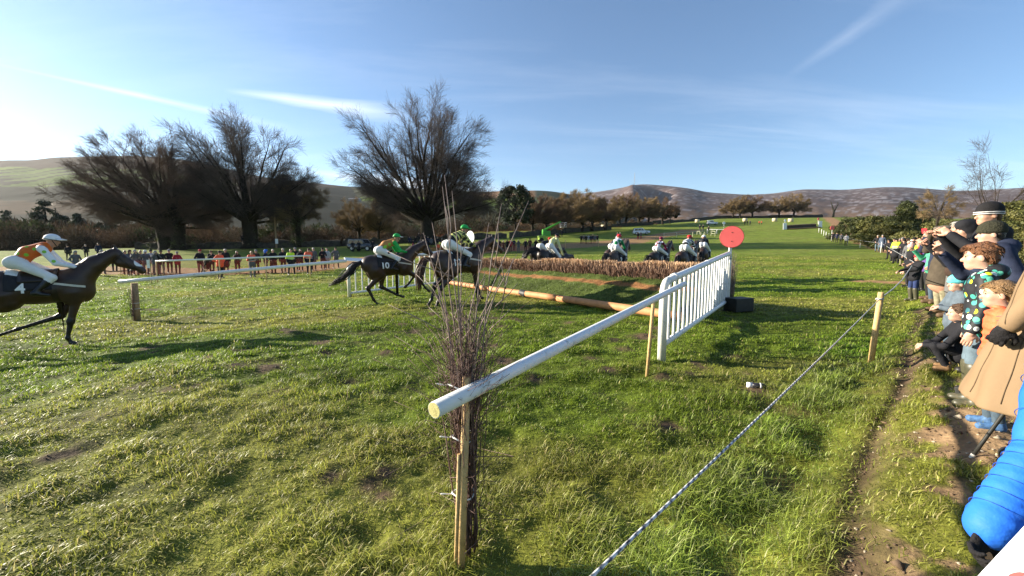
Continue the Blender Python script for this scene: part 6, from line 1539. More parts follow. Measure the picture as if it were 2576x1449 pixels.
# ------------------------------------------------------------------ vehicles
PAINTW = M('car_paint_white', (0.70, 0.71, 0.72), rough=.25, var=.03, scale=1, coat=.6); PAINTD = M('car_paint_dark', (0.016, 0.018, 0.020), rough=.25, var=.1, scale=1, coat=.6); GLASSD = M('car_glass', (0.012, 0.015, 0.018), rough=.08, var=.1, spec=.8); TYRE = M('tyre', (0.015, 0.015, 0.015), rough=.9, var=.2); ALLOY = M('alloy_rim', (.45, .46, .47), rough=.35, metal=.7); LAMPW = M('lamp_lens', (.75, .75, .72), rough=.1); LAMPR = M('lamp_red', (.45, .02, .02), rough=.2); TRIM = M('black_trim', (.02, .02, .022), rough=.6)
LIFTG = M('lift_green', (0.07, 0.34, 0.03), rough=.4, var=.06, scale=2); LIFTL = M('lift_lime', (.26, .40, .05), rough=.45, var=.06, scale=2)
def vehicle(name, label, cat, pos, yaw, paint, lower, upper, width, wheels, wr, glass, pitch=0, roof_mat=None, rack=False):
    t = thing(name, label, cat, pos, 0); t.rotation_euler = (0, -pitch, yaw)
    bm = BM(); bm.prism(lower, -width / 2, width / 2, bev=.06); bm.prism(upper, -width / 2 + .09, width / 2 - .09, bev=.05, mat=1 if roof_mat else 0); bm.obj('body', [paint, roof_mat or paint], t, True).modifiers.new('e', 'EDGE_SPLIT').split_angle = R(40)
    for s in (-1, 1):
        for g in glass:
            bm = BM(); y = s * (width / 2 - .083); bm.prism(g, y - .006, y + .006); bm.obj('side_window', GLASSD, t)
        bm = BM(); f = lower[len(lower) // 2] if False else None
    xs = [p[0] for p in lower]; x1, x0 = max(xs), min(xs)
    # screens
    up = sorted(upper, key=lambda p: (p[1], p[0])); lo = sorted(up[:2]); hi = sorted(up[-2:])
    for (b_, t_, nm) in ((lo[1], hi[1], 'windscreen'), (lo[0], hi[0], 'rear_window')):
        b_ = P3((b_[0], 0, b_[1])); t_ = P3((t_[0], 0, t_[1])); n_ = P3((-(t_[2] - b_[2]), 0, t_[0] - b_[0])); n_ /= np.linalg.norm(n_)
        if (nm == 'windscreen') != (n_[0] > 0): n_ = -n_
        w2 = width / 2 - .20; a = b_ + (t_ - b_) * .12 + n_ * .012; c = b_ + (t_ - b_) * .86 + n_ * .012
        link(nm, mesh_from(nm, [a + P3((0, -w2, 0)), a + P3((0, w2, 0)), c + P3((0, w2 - .06, 0)), c + P3((0, -w2 + .06, 0))], [(0, 1, 2, 3)], [GLASSD], smooth=False), t)
    for wx in wheels:
        for s in (-1, 1):
            y = s * (width / 2 - .10); bm = BM(); bm.cyl((wx, y - .11, wr), (wx, y + .11, wr), wr, wr, 24); w = bm.obj('wheel', TYRE, t); bm = BM(); bm.cyl((wx, y + s * .105, wr), (wx, y + s * .118, wr), wr * .64, wr * .60, 20); bm.obj('rim', ALLOY, w)
    zl = lower[-1][1] if False else .75
    for s in (-1, 1):
        bm = BM(); bm.box((x1 - .02, s * (width / 2 - .26), .80), (.07, .34, .17), bev=.03); bm.obj('headlight', LAMPW, t); bm = BM(); bm.box((x0 + .01, s * (width / 2 - .14), .92), (.06, .16, .34), bev=.02); bm.obj('tail_light', LAMPR, t)
        bm = BM(); bm.box((lo[1][0] - .15, s * (width / 2 + .06), lo[1][1] + .12), (.10, .20, .15), bev=.03); bm.obj('wing_mirror', TRIM, t)
    bm = BM(); bm.box((x1 - .01, 0, .48), (.10, width - .16, .20), bev=.04); bm.obj('bumper', TRIM, t)
    if rack:
        for s in (-1, 1): pipe('roof_rail', (hi[0][0] + .1, s * (width / 2 - .25), hi[0][1] + .06), (hi[1][0] - .1, s * (width / 2 - .25), hi[1][1] + .06), .03, TRIM, t, n=6)
    return t
SUVL = [(-2.35, .45), (-2.38, .95), (-2.30, 1.08), (1.05, 1.08), (2.05, .98), (2.32, .84), (2.36, .45), (1.85, .30), (-1.95, .30)]
SUVU = [(-2.28, 1.06), (-2.05, 1.80), (.30, 1.84), (1.08, 1.06)]
SUVG = [[(-1.98, 1.14), (-1.82, 1.64), (-1.02, 1.66), (-1.02, 1.14)], [(-.94, 1.14), (-.94, 1.66), (-.16, 1.66), (-.16, 1.14)], [(-.08, 1.14), (-.08, 1.66), (.26, 1.64), (.82, 1.14)]]
vehicle('estate_car', 'white four by four estate car parked on the brown strip below the mountain', 'car', tbase(1611, 116), R(-8), PAINTW, SUVL, SUVU, 1.88, (-1.42, 1.42), .40, SUVG, R(2), rack=True)
vehicle('jeep', 'dark boxy jeep parked in front of the stone wall left of the great beech', 'car', tbase(914, 66), R(-14), PAINTD, [(-2.30, .45), (-2.32, 1.0), (-2.28, 1.12), (1.15, 1.12), (2.10, 1.06), (2.28, .95), (2.30, .45), (1.85, .32), (-1.95, .32)], [(-2.26, 1.10), (-2.16, 1.90), (.42, 1.92), (1.00, 1.10)], 1.95, (-1.40, 1.42), .41, [[(-2.02, 1.2), (-1.98, 1.74), (-1.05, 1.75), (-1.05, 1.2)], [(-.96, 1.2), (-.96, 1.75), (-.14, 1.75), (-.14, 1.2)], [(-.06, 1.2), (-.06, 1.75), (.36, 1.74), (.76, 1.2)]], 0, roof_mat=M('roof_grey', (.16, .165, .17), rough=.3), rack=True)
vehicle('pickup_truck', 'small white off-road van high on the hillside, left of the bales', 'van', tbase(1788, 176), R(-10), PAINTW, [(-2.2, .5), (-2.2, 1.12), (.75, 1.12), (1.95, 1.06), (2.05, .95), (2.05, .5), (1.6, .38), (-1.8, .38)], [(-2.18, 1.10), (-2.14, 1.92), (.18, 1.94), (.62, 1.10)], 1.80, (-1.35, 1.30), .40, [[(-1.1, 1.25), (-1.1, 1.72), (-.45, 1.72), (-.45, 1.25)], [(-.36, 1.25), (-.36, 1.72), (.10, 1.72), (.36, 1.25)]], R(2))
# lift machine with a raised boom
lp = tbase(1372, 84); lt = thing('boom_lift', 'lime green boom lift machine with raised arm beyond the jumping black horse', 'lift machine', lp, R(8)); lt.scale = (.86,) * 3
bm = BM(); bm.box((0, 0, .80), (3.4, 1.9, .55), bev=.08); bm.box((-1.0, 0, 1.30), (1.7, 1.7, .5), bev=.1); bm.obj('chassis', LIFTL, lt)
bm = BM(); bm.box((.15, 0, 2.0), (1.9, 1.5, 1.3), bev=.10); bm.box((-.35, 0, 2.8), (.9, 1.1, .5), bev=.08); bm.obj('turret', LIFTG, lt)
V, Q = tubes([([(-.3, 0, 2.9), (3.4, 0, 4.75)], [.27, .23]), ([(3.3, 0, 4.7), (3.75, 0, 4.9)], [.19, .17])], 4); link('boom', quads_to_mesh('boom', V, Q, [LIFTG], smooth=False), lt)
V, Q = tubes([([(3.75, 0, 4.95), (3.95, 0, 4.3)], [.10, .10])], 6); link('jib', quads_to_mesh('jib', V, Q, [TRIM]), lt)
bm = BM()
for x_, y_ in ((3.8, -.8), (5.0, -.8), (3.8, .8), (5.0, .8)): bm.cyl((x_, y_, 3.6), (x_, y_, 4.7), .035, n=6)
for z_ in (3.65, 4.15, 4.7):
    for y_ in (-.8, .8): bm.cyl((3.8, y_, z_), (5.0, y_, z_), .03, n=6)
    for x_ in (3.8, 5.0): bm.cyl((x_, -.8, z_), (x_, .8, z_), .03, n=6)
bm.box((4.4, 0, 3.6), (1.25, 1.65, .06)); bm.obj('basket', M('basket_grey', (.35, .36, .36), rough=.5), lt)
for x_ in (-1.15, 1.15):
    for s in (-1, 1): bm = BM(); bm.cyl((x_, s * .75, .5), (x_, s * 1.05, .5), .5, n=20); bm.obj('wheel', TYRE, lt)
# bales, far fence, timber stand
BALE = M('straw_bale', (0.50, 0.42, 0.27), rough=.9, var=.22, scale=4, bump=.6, bscale=14)
for i, (px_, yy, lb) in enumerate(((1517, 566, 'pale straw bale at the left end of the bales, in the gap of the wall'), (1633, 560, 'pale straw bale by the lone tree under the mountain'), (1750, 556, 'straw bale just left of the small white off-road van'), (1869, 555, 'straw bale above the three tiny walkers'), (1943, 556, 'straw bale left of the far birch fence'), (1983, 556.5, 'straw bale standing over the far birch fence'))):
    dd = (158, 192, 205, 200, 190, 180)[i]; b = tbase(px_, dd); t = thing('straw_bale', lb, 'bale', b, .6 * i, 'straw bales on the hillside')
    bm = BM(); bm.cyl((0, 0, -.1), (0, 0, 1.5), 1.05, 1.05, 22); bm.obj('straw', BALE, t); a = np.linspace(0, 2 * np.pi, 22)
    for z_ in (.35, .75, 1.15): tube_obj('twine', [([P3((1.06 * math.cos(q), 1.06 * math.sin(q), z_)) for q in a], [.03] * 22)], WEB, t, 4)
fa = tbase(1967, 124); fb = tbase(2055, 128); ft = thing('steeplechase_fence', 'far small birch fence between two white panels on the hill', 'race fence', fa)
dv = P3(fb - fa); L_ = np.linalg.norm(dv[:2]); fq = math.atan2(dv[1], dv[0]); ft.rotation_euler = (0, -math.asin(dv[2] / np.linalg.norm(dv)), fq)
bm = BM(); bm.box((L_ / 2, .5, .78), (L_ - 1.6, .5, .75), bev=.05); bm.obj('packed_birch', CORE, ft); bm = BM(); bm.box((L_ / 2, .5, 1.25), (L_ - 1.6, .56, .22), bev=.05); bm.obj('birch_top', M('birch_top', (.36, .25, .16), rough=.9, var=.3, scale=3), ft); bm = BM(); bm.prism([(0, 0), (1.3, 0), (1.3, .5)], 0, L_ - 1.6); o = bm.obj('turf_apron', M('far_apron', (.05, .06, .02), rough=.95), ft); o.rotation_euler = (0, 0, R(-90)); o.location = (.8, .25 + 1.05 - .0, 0); o.rotation_euler = (0, 0, R(90)); o.location = (L_ - .8, -1.05, 0)
pipe('take_off_pole', (.8, -1.1, .14), (L_ - .8, -1.1, .14), .13, ORPOLE, ft, n=8)
for x_ in (0, L_):
    bm = BM(); bm.box((x_, -.4, 1.0), (1.45, .12, 2.0), bev=.05); bm.obj('white_panel', PVC, ft)
for x_, m_, nm in ((.55, DISCW, 'white'), (L_ - .3, DISCR, 'red')):
    bm = BM(); bm.cyl((x_, .1, 0), (x_, .1, 2.5), .05, n=6); o = bm.obj('disc_post', PVC2, ft); bm = BM(); bm.cyl((x_, .02, 2.75), (x_, .06, 2.75), .42, n=24); bm.obj('disc', m_, ft)
def small_rail(label, pts, post_n, mat, hgt=1.1, rails=(1.0,), name='rail_fence', r=.05):
    t = thing(name, label, 'rail fence', (0, 0, 0)); B = [P3(tbase(*p)) for p in pts]
    for a, b in zip(B[:-1], B[1:]):
        for z_ in rails: pipe('rail', a + P3((0, 0, hgt * z_)), b + P3((0, 0, hgt * z_)), r, mat, t, n=6)
    for b in B: pipe('post', b + P3((0, 0, -.1)), b + P3((0, 0, hgt * 1.05)), r, mat, t, n=6)
RAILT = M('pale_timber_rail', (.50, .50, .34), rough=.8, var=.2, scale=2)
small_rail('pale timber rail from the brown strip up to the timber stand', [(1668, 98), (1700, 100), (1740, 103), (1786, 106), (1796, 104)], 5, RAILT, 1.3, (1.0, .55))
small_rail('short white rail left of the big red disc in the distance', [(1776, 118), (1800, 116), (1820, 115)], 3, PVC, 1.2, (1.0,), r=.08)
st_ = tbase(1764, 112); ts = thing('timber_stand', 'low timber platform the two watchers stand on', 'platform', st_, R(10)); bm = BM(); bm.box((0, 0, .92), (2.6, 1.4, .12), bev=.02); bm.obj('deck', RAILT, ts)
for x_ in (-1.2, 0, 1.2):
    for y_ in (-.6, .6): pipe('leg', (x_, y_, -.1), (x_, y_, .88), .07, RAILT, ts, n=6)
fm = tbase(1817, 120); t = thing('marker_disc', 'small white disc on a stick peeping out left of the big red disc', 'course marker', fm); bm = BM(); bm.cyl((0, 0, 0), (0, 0, 2.6), .04, n=6); bm.obj('post', PVC2, t); bm = BM(); bm.cyl((0, -.03, 2.85), (0, .03, 2.85), .40, n=20); bm.obj('disc', DISCW, t)
fm = tbase(2088, 76); t = thing('marker_disc', 'small red disc on a white stick by the four people on the sandy track', 'course marker', fm); bm = BM(); bm.cyl((0, 0, 0), (0, 0, 2.2), .04, n=6); bm.obj('post', PVC2, t); bm = BM(); bm.cyl((0, -.03, 2.4), (0, .03, 2.4), .40, n=20); bm.obj('disc', DISCR, t)
for i, (px_, dd) in enumerate(((2055, 104), (2062, 98), (2068, 92), (2074, 86), (2081, 80))): b = tbase(px_, dd); tag(tube_obj('track_post', [([b, b + Vector((0, 0, 1.2))], [.06, .06])], PVC2, None, 6), 'one of the short white posts climbing beside the sandy track to the far fence', 'post', 'white posts beside the sandy track')
for px_, dd in ((1422, 62), (1505, 64)): b = tbase(px_, dd); tag(tube_obj('net_post', [([b, b + Vector((0, 0, 1.3))], [.05, .05])], STAKE, None, 6), {1422: 'thin wooden post left of the knot on the brown strip', 1505: 'thin wooden post just right of the knot on the brown strip'}[px_], 'post')
# pushchair
pc = thing('pushchair', 'black three wheeled pushchair standing by the man in pink trousers', 'pushchair', tbase(517, 28.6), R(150))
bm = BM(); bm.box((0, 0, .52), (.5, .40, .10), (0, -.2, 0), bev=.04); bm.box((-.28, 0, .74), (.10, .40, .50), (0, -.35, 0), bev=.04); bm.obj('seat', BLK, pc); bm = BM(); bm.sphere((-.22, 0, .95), .27, (1, .85, .7), 12); bm.obj('hood', DBR, pc)
V, Q = tubes([([(.55, 0, .2), (0, .2, .45), (-.55, .22, 1.02)], [.02] * 3), ([(.55, 0, .2), (0, -.2, .45), (-.55, -.22, 1.02)], [.02] * 3), ([(-.3, .25, .2), (-.1, .2, .5)], [.02] * 2), ([(-.3, -.25, .2), (-.1, -.2, .5)], [.02] * 2), ([(-.55, .22, 1.02), (-.55, -.22, 1.02)], [.02] * 2)], 6); link('frame', quads_to_mesh('frame', V, Q, [TRIM]), pc)
for x_, y_ in ((.55, 0), (-.3, .28), (-.3, -.28)): bm = BM(); bm.cyl((x_, y_ - .03, .18), (x_, y_ + .03, .18), .18, n=16); bm.obj('wheel', TYRE, pc)
# ------------------------------------------------------------------ the field of runners
ORANGE = cloth('silk_orange', (0.62, 0.135, 0.025), rough=.5, var=.1); SWHITE = cloth('silk_white', (0.74, 0.74, 0.76), rough=.5, var=.06); GREEN = cloth('silk_green', (0.02, 0.36, 0.07), rough=.5, var=.12)
LIME = cloth('silk_lime', (0.22, 0.50, 0.05), rough=.5, var=.1); TANG = cloth('silk_rust', (0.42, 0.20, 0.06), rough=.5, var=.14); SBLACK = cloth('silk_black', (0.016, 0.016, 0.018), rough=.5); SYEL = cloth('silk_yellow', (0.62, 0.60, 0.20), rough=.5, var=.08)
PALEY = cloth('silk_pale_yellow', (0.60, 0.60, 0.30), rough=.5, var=.1); MAROON = cloth('silk_maroon', (0.16, 0.012, 0.045), rough=.5); NAVY = cloth('silk_navy', (0.016, 0.02, 0.045), rough=.5)
RED = cloth('silk_red', (0.62, 0.025, 0.025), rough=.45, var=.08); DGREEN = cloth('silk_dark_green', (0.012, 0.20, 0.07), rough=.5)
def plant(px, py, lp, yaw, scale=1.0, drop=0.0):
    h = hit(px, py); c, s = math.cos(yaw), math.sin(yaw)
    x = h.x - (lp[0] * c - lp[1] * s) * scale; y = h.y - (lp[0] * s + lp[1] * c) * scale
    return Vector((x, y, h.z + drop))
P_GALLOP = dict(legs=('plant', 'fold', 'trail', 'kick'), poll=(1.08, 1.95), muzzle=(1.55, 1.52), hand=(.50, 1.66))
P_APPR = dict(legs=('reach', 'tuck', 'push', 'swing'), poll=(1.14, 1.90), muzzle=(1.50, 1.45), hand=(.52, 1.66))
P_GATHER = dict(legs=('stand', 'land', 'under3', 'under2'), poll=(1.16, 1.84), muzzle=(1.60, 1.45), hand=(.55, 1.68))
P_LAND = dict(legs=('land', 'reach', 'kick', 'trail'), poll=(1.20, 1.74), muzzle=(1.62, 1.40), hand=(.60, 1.62))
P_CANTER = dict(legs=('stand', 'land', 'stand', 'under'), poll=(1.02, 2.06), muzzle=(1.40, 1.66), hand=(.52, 1.68))
ROT = {'stream': [(-.96, 1.44), (-1.18, 1.36), (-1.42, 1.10), (-1.70, .86), (-1.98, .78)], 'hang': [(-.98, 1.42), (-1.12, 1.32), (-1.18, 1.06), (-1.17, .72), (-1.15, .50)],
       'lift': [(-.96, 1.46), (-1.16, 1.52), (-1.42, 1.42), (-1.62, 1.22), (-1.74, 1.02)], 'swish': [(-.96, 1.44), (-1.20, 1.40), (-1.36, 1.14), (-1.42, .84), (-1.46, .56)]}
RUN = []
def runner(key, pose, hl, coat, loc, yaw, jl, silks, sleeve, capm, number=None, pitch=0, face=None, tail=None, tailmat=None, scale=1.0, roll=0.0, **jk):
    make_horse(key, pose, hl, coat, loc, yaw, pitch, number, face, ROT[tail or 'hang'], tailmat, scale, roll)
    return make_jockey(jl, silks, sleeve, capm, loc, yaw, pitch, scale=scale, roll=roll, hand=pose['hand'], **jk)
y4 = R(38)
TS4 = [(.26, .75, -1, .030), (.62, 1.0, -1, .030), (.78, .30, -1, .032), (.45, .12, -1, .034), (.62, .4, 1, .032), (.35, .3, 1, .032)]
runner('gallop', P_GALLOP, 'dark bay racehorse with white band across its nose and number 4 cloth', HB, plant(181, 868, (.27, -.115), y4, .96), y4,
       'jockey in orange silks with green spots, white sleeves and white cap', ORANGE, SWHITE, SWHITE, '4', R(1), 'snip', 'stream', scale=.96, tall=.05, lean=.05, spots=(LIME, TS4), brim=SWHITE)
y10 = R(33)
runner('appr', P_APPR, 'dark bay racehorse with streaming tail and number 10 cloth', HB, plant(950, 765, (-.60, -.115), y10, .93), y10,
       'jockey in rust and green silks with green cap behind the white rail', TANG, GREEN, GREEN, '10', R(3), 'star', 'stream', scale=.93, brim=SWHITE, patch=CLOTH_BLACK,
       braces=[((.30, -.6, .16), (0, 1, 0), .055, LIME, 1.0), ((.16, -.6, .10), (0, 1, 0), .055, LIME, 1.0), ((.10, -.6, .2), (0, 1, -.3), .05, LIME, 1.0)])
y12 = R(40)
runner('gather', P_GATHER, 'brown racehorse gathering itself at the take-off pole with number 12 cloth', HB, plant(1094, 772, (-1.04, -.115), y12, 1.0), y12,
       'jockey in black and yellow hooped silks with green cap', SBLACK, SBLACK, GREEN, '12', R(4), None, 'swish', TAILR, scale=1.0, hoop=(SYEL, (.45, .66, .86, 1.02)), tall=.05)
# the five already over the fence
def over(px, depth): x = ray(px, 640)[0] * depth; return Vector((x, depth, gz(x, depth)))
yl = R(40)
runner('landing', P_LAND, 'black racehorse landing beyond the brush fence with tail raised', HD, over(1378, 18.2) + Vector((0, 0, .02)), R(36),
       'jockey standing up in pale yellow silks with green yoke and black cap', PALEY, PALEY, SBLACK, None, R(-15), None, 'lift', scale=.93, tall=.20, lean=.18,
       braces=[((.42, -.5, .42), (-.2, 1, -.3), .12, DGREEN, .7), ((.3, -.5, .5), (-.2, .8, -.6), .10, DGREEN, .6)])
runner('landing', P_LAND, 'dark racehorse half hidden behind the black horse that is landing', HD, over(1366, 21.2), R(34),
       'jockey in black with red cap hidden behind the landing horse', SBLACK, SBLACK, RED, None, R(-6), None, 'swish')
runner('canter', P_CANTER, 'dun brown racehorse galloping away beyond the fence with number 9 cloth', HG, over(1556, 17.6), R(52),
       'jockey in white silks with green patches and red cap', SWHITE, DGREEN, RED, '9', R(2), None, 'lift', scale=.93, tall=.08, lean=.10,
       braces=[((.2, -.4, .45), (-.1, .9, -.6), .10, DGREEN, .8), ((-.3, -.1, .30), (1, .2, -.3), .09, DGREEN, 1.0)])
runner('canter', P_CANTER, 'bright brown racehorse hidden behind the dun one beyond the fence', HB, over(1548, 20.4), R(50),
       'jockey in dark silks hidden behind the rider in white and green', NAVY, NAVY, SWHITE, None, 0, None, 'hang')
runner('canter', P_CANTER, 'dark bay racehorse turned to the right with number 11 cloth and white blaze', HD, over(1662, 19.8), R(40),
       'jockey in maroon silks with white spots and maroon cap', MAROON, MAROON, MAROON, '11', R(2), 'blaze', 'swish', scale=.93, tall=.04, lean=.12,
       spots=(SWHITE, [(.35, .5, -1, .05), (.62, .7, -1, .05), (.85, .4, -1, .05), (.5, .1, -1, .05), (.75, 1.2, -1, .05), (.5, 1.3, -1, .05), (.3, 1.2, 1, .05), (.6, .6, 1, .05), (.85, .8, 1, .05), (.2, 1.0, -1, .05)]))
runner('canter', P_CANTER, 'dark bay racehorse seen from behind next to the white slatted wing', HB, over(1728, 16.6), R(46),
       'jockey in black and white hooped silks with red cap', SBLACK, SBLACK, RED, None, R(-2), None, 'hang', scale=.93, tall=.03, lean=.08, hoop=(SWHITE, (.40, .62, .82, 1.0)))
runner('canter', P_CANTER, 'bay racehorse farthest ahead going straight away beside the wing', HB, over(1768, 21.2), R(62),
       'jockey in black with white breeches farthest ahead of the field', SBLACK, SBLACK, SWHITE, None, 0, None, 'hang')
# ------------------------------------------------------------------ the near spectators on the bank, in separate clothes
def pattern_cloth():
    m = bpy.data.materials.new('patterned_jacket_cloth'); m.use_nodes = True; t = m.node_tree; t.nodes.clear()
    o = N(t, 'ShaderNodeOutputMaterial'); b = N(t, 'ShaderNodeBsdfPrincipled'); b.inputs['Roughness'].default_value = .6; b.inputs['Specular IOR Level'].default_value = .25
    tcn = N(t, 'ShaderNodeTexCoord'); v = N(t, 'ShaderNodeTexVoronoi', Scale=15.0); v.inputs['Randomness'].default_value = .85; t.links.new(tcn.outputs['Object'], v.inputs[0])
    m1 = N(t, 'ShaderNodeMapRange'); m1.inputs[1].default_value = .44; m1.inputs[2].default_value = .40; t.links.new(v.outputs['Distance'], m1.inputs[0])
    sp = N(t, 'ShaderNodeSeparateColor'); t.links.new(v.outputs['Color'], sp.inputs[0])
    rp = N(t, 'ShaderNodeValToRGB'); rp.color_ramp.interpolation = 'CONSTANT'; e = rp.color_ramp.elements
    for p_, c in ((0, (.05, .30, .24, 1)), (.22, (.62, .66, .62, 1)), (.42, (.03, .12, .14, 1)), (.60, (.10, .42, .30, 1)), (.74, (.55, .62, .03, 1)), (.88, (.02, .02, .024, 1))):
        q = e[0] if p_ == 0 else e.new(p_); q.position = p_; q.color = c
    e[len(e) - 1].position = 1.0 if len(e) > 6 else e[len(e) - 1].position
    t.links.new(sp.outputs[0], rp.inputs[0]); mx = N(t, 'ShaderNodeMix', data_type='RGBA'); t.links.new(m1.outputs[0], mx.inputs[0]); mx.inputs[6].default_value = (.016, .017, .020, 1); t.links.new(rp.outputs[0], mx.inputs[7]); t.links.new(mx.outputs[2], b.inputs['Base Color'])
    nb = N(t, 'ShaderNodeTexNoise', Scale=13, Detail=3); t.links.new(tcn.outputs['Object'], nb.inputs[0]); bp = N(t, 'ShaderNodeBump'); bp.inputs['Strength'].default_value = .5; bp.inputs['Distance'].default_value = .02; t.links.new(nb.outputs[0], bp.inputs['Height']); t.links.new(bp.outputs[0], b.inputs['Normal'])
    t.links.new(b.outputs[0], o.inputs[0]); return m
PATT = pattern_cloth()
def grow_prims(ps, d): return [(x[0], x[1], x[2] + d if x[0] == 'e' else x[2], x[3] + d if x[0] == 'c' else x[3], (x[4] + d) if x[0] == 'c' else x[4], 0, x[6]) for x in ps]
def near_person(label, px, ytop, depth, yaw, jacket, trousers, shoes, hat, hatm, pose=('down', 'down'), legs='stand', coat='jacket', lean=0.0, build=1.0, kid=False, crouch=False, hood=False, curl=.5, head_yaw=0.0, head_pitch=0.0, skin=SKIN, hairm=None, arms_w=None, wellies=False, scarf=None, puffer=False, pos=None, h=None, extra=None, stripes=None, flare=None, res=.019, gloves=None):
    a, s = ray(px, ytop)
    if pos is None: pos = Vector((a * depth, depth, 0)); 
    pos.z = gz(pos.x, pos.y) - .015
    if h is None:
        h = H + s * depth - pos.z
        if crouch: h = h / .67
    k = h / 1.75; yaw = R(yaw)
    if arms_w:
        c_, s_ = math.cos(-yaw), math.sin(-yaw)
        def loc(w): d = P3(w) - P3(pos); return P3((d[0] * c_ - d[1] * s_, d[0] * s_ + d[1] * c_, d[2])) / k
        pose = tuple((tuple(loc(q[0])), tuple(loc(q[1]))) if not isinstance(q, str) else q for q in arms_w); ll = lean
    p, J, _ = person_prims(1.75, pose, legs, coat, lean, build, kid=False, crouch=crouch, hood=hood)
    t = thing('person', label, 'person', pos, yaw); t.scale = (k,) * 3
    hs = min(1.32, .215 / (.235 * k)) if kid else 1.0
    hd = J['head'] + P3((0, 0, .02 * (hs - 1) * 5))
    hr = (0, head_pitch, head_yaw)
    ex = [(rot_pts(HEADV[0] * hs, hr) + hd, HEADV[1], HEADV[2])]
    for s_ in (-1, 1):
        hn = J['hand%d' % s_]; el = J['el%d' % s_]; dv = (hn - el) / np.linalg.norm(hn - el)
        palm = P3((0, -s_, 0)) if abs(dv[2]) > .6 else P3((0, -s_ * .6, -.8))
        ex.append(hand_at(hn + dv * .015, dv, palm, s_, curl, 0 if not gloves else 4, 1.0 if not kid else 1.1))
    base = grow_prims(p, -.010)
    me = body_mesh('person_body', base, [skin, EYEW, hairm or HAIRC['brown'], LIP] + ([gloves] if gloves else []), .026, .03, ex, it=1)
    link('body', me, t)
    def garment(name, m_, mat, d, extra=(), rs_=res, kk=.022, zmin=None):
        ps = grow_prims([x for x in p if x[5] == m_], d) + list(extra)
        V, Q, mi = sdf_mesh(ps, rs_, kk, 1)
        if flare and m_ == 1:
            an_ = np.arctan2(V[:, 1], V[:, 0]); fo = np.clip((1.15 - V[:, 2]) / .7, 0, 1); rr_ = 1 + fo * (.035 * np.sin(an_ * 7 + V[:, 2] * 2) + .018 * np.sin(an_ * 13 + V[:, 2] * 5)) + .008 * np.sin(V[:, 2] * 31 + an_ * 4); low_ = (V[:, 2] < 1.2); V[low_, 0] *= rr_[low_]; V[low_, 1] *= rr_[low_]
        if flare and m_ == 1:
            bv = BVHTree.FromPolygons([Vector(q) for q in V], [tuple(q) for q in Q])
            for a_ in (.55, 1.15, 1.9, 2.6):
                ln_ = []
                for z_ in np.linspace(1.36, flare[0] + .02, 22):
                    dd = Vector((math.cos(a_), math.sin(a_), 0)); hh_ = bv.ray_cast(dd * 1.2 + Vector((0, 0, z_)), -dd)
                    if hh_[0]: ln_.append(P3(hh_[0]) + P3(dd) * .001)
                if len(ln_) > 3: tube_obj('coat_seam', [(ln_, [.0028] * len(ln_))], M('seam_tan', (.10, .065, .035), rough=.9), t, 4)
        if zmin is not None: V[:, 2] = np.maximum(V[:, 2], zmin + .012 * np.sin(V[:, 1] * 18))
        return link(name, mesh_from(name, V, Q, [mat]), t)
    jx = []
    if puffer:
        for s_ in (-1, 1):
            s0 = P3((0, 0, 0)); e = J['el%d' % s_]; hn = J['hand%d' % s_]; sh = [x for x in p if x[5] == 1 and x[0] == 'c' and np.allclose(x[2], e)][0][1]
            for A, B_, n_ in ((sh, e, 6), (e, hn, 6)):
                d = (B_ - A) / np.linalg.norm(B_ - A); an = np.linalg.norm(B_ - A) / n_ * .5
                q = Vector(d).to_track_quat('X', 'Z').to_euler()
                jx.append(cap(A, B_, .076, .072, 0, k=.01))
                for f in (np.arange(n_) + .5) / n_: jx.append(ell(A * (1 - f) + B_ * f, (an * 1.22, .0825 - .005 * f, .0825 - .005 * f), 0, tuple(q), k=.008))
        for zz in np.arange(.92, 1.44, .085):
            jx.append(ell(P3(((zz - .95) * math.sin(lean), 0, .95 + (zz - .95) * math.cos(lean))), (.150 * build, .205 * build, .050), 0, (0, lean, 0), k=.006))
    if flare: jx += [cap(P3((0, 0, 1.02)), P3((0, 0, flare[0])), .17, flare[1], 0, k=.05)]
    if hood: jx += [ell(J['head'] + P3((-.10, 0, -.13)), (.075, .12, .085), 0, k=.03)]
    jk = garment('coat' if coat == 'coat' or flare else 'jacket', 1, jacket, .006, jx, zmin=(flare[0] - .02) if flare else (.56 if coat == 'coat' else None))
    if puffer:
        for s_ in (-1, 1):
            e = J['el%d' % s_]; hn = J['hand%d' % s_]; sh = [x for x in p if x[5] == 1 and x[0] == 'c' and np.allclose(x[2], e)][0][1]
            for A, B_ in ((sh, e), (e, hn)):
                d = (B_ - A) / np.linalg.norm(B_ - A); u_ = np.cross(d, P3((0, 0, 1))); u_ /= np.linalg.norm(u_) + 1e-6; w_ = np.cross(d, u_)
                for f in np.arange(0, 6) / 6: tube_obj('seam', [([A * (1 - f) + B_ * f + (u_ * math.cos(q) + w_ * math.sin(q)) * (.0825 - .003 * f) for q in np.linspace(0, 2 * np.pi, 26)], [.0013] * 26)], SEAMB, jk, 4)
    # collar
    ck = [hd + P3((.058 * math.cos(q) - .02, .075 * math.sin(q), -.155 + .012 * math.cos(q))) for q in np.linspace(0, 2 * np.pi, 20)]
    tube_obj('collar', [(ck, [.028] * 20)], scarf or jacket, jk, 7)
    garment('trousers', 2, trousers, .005)
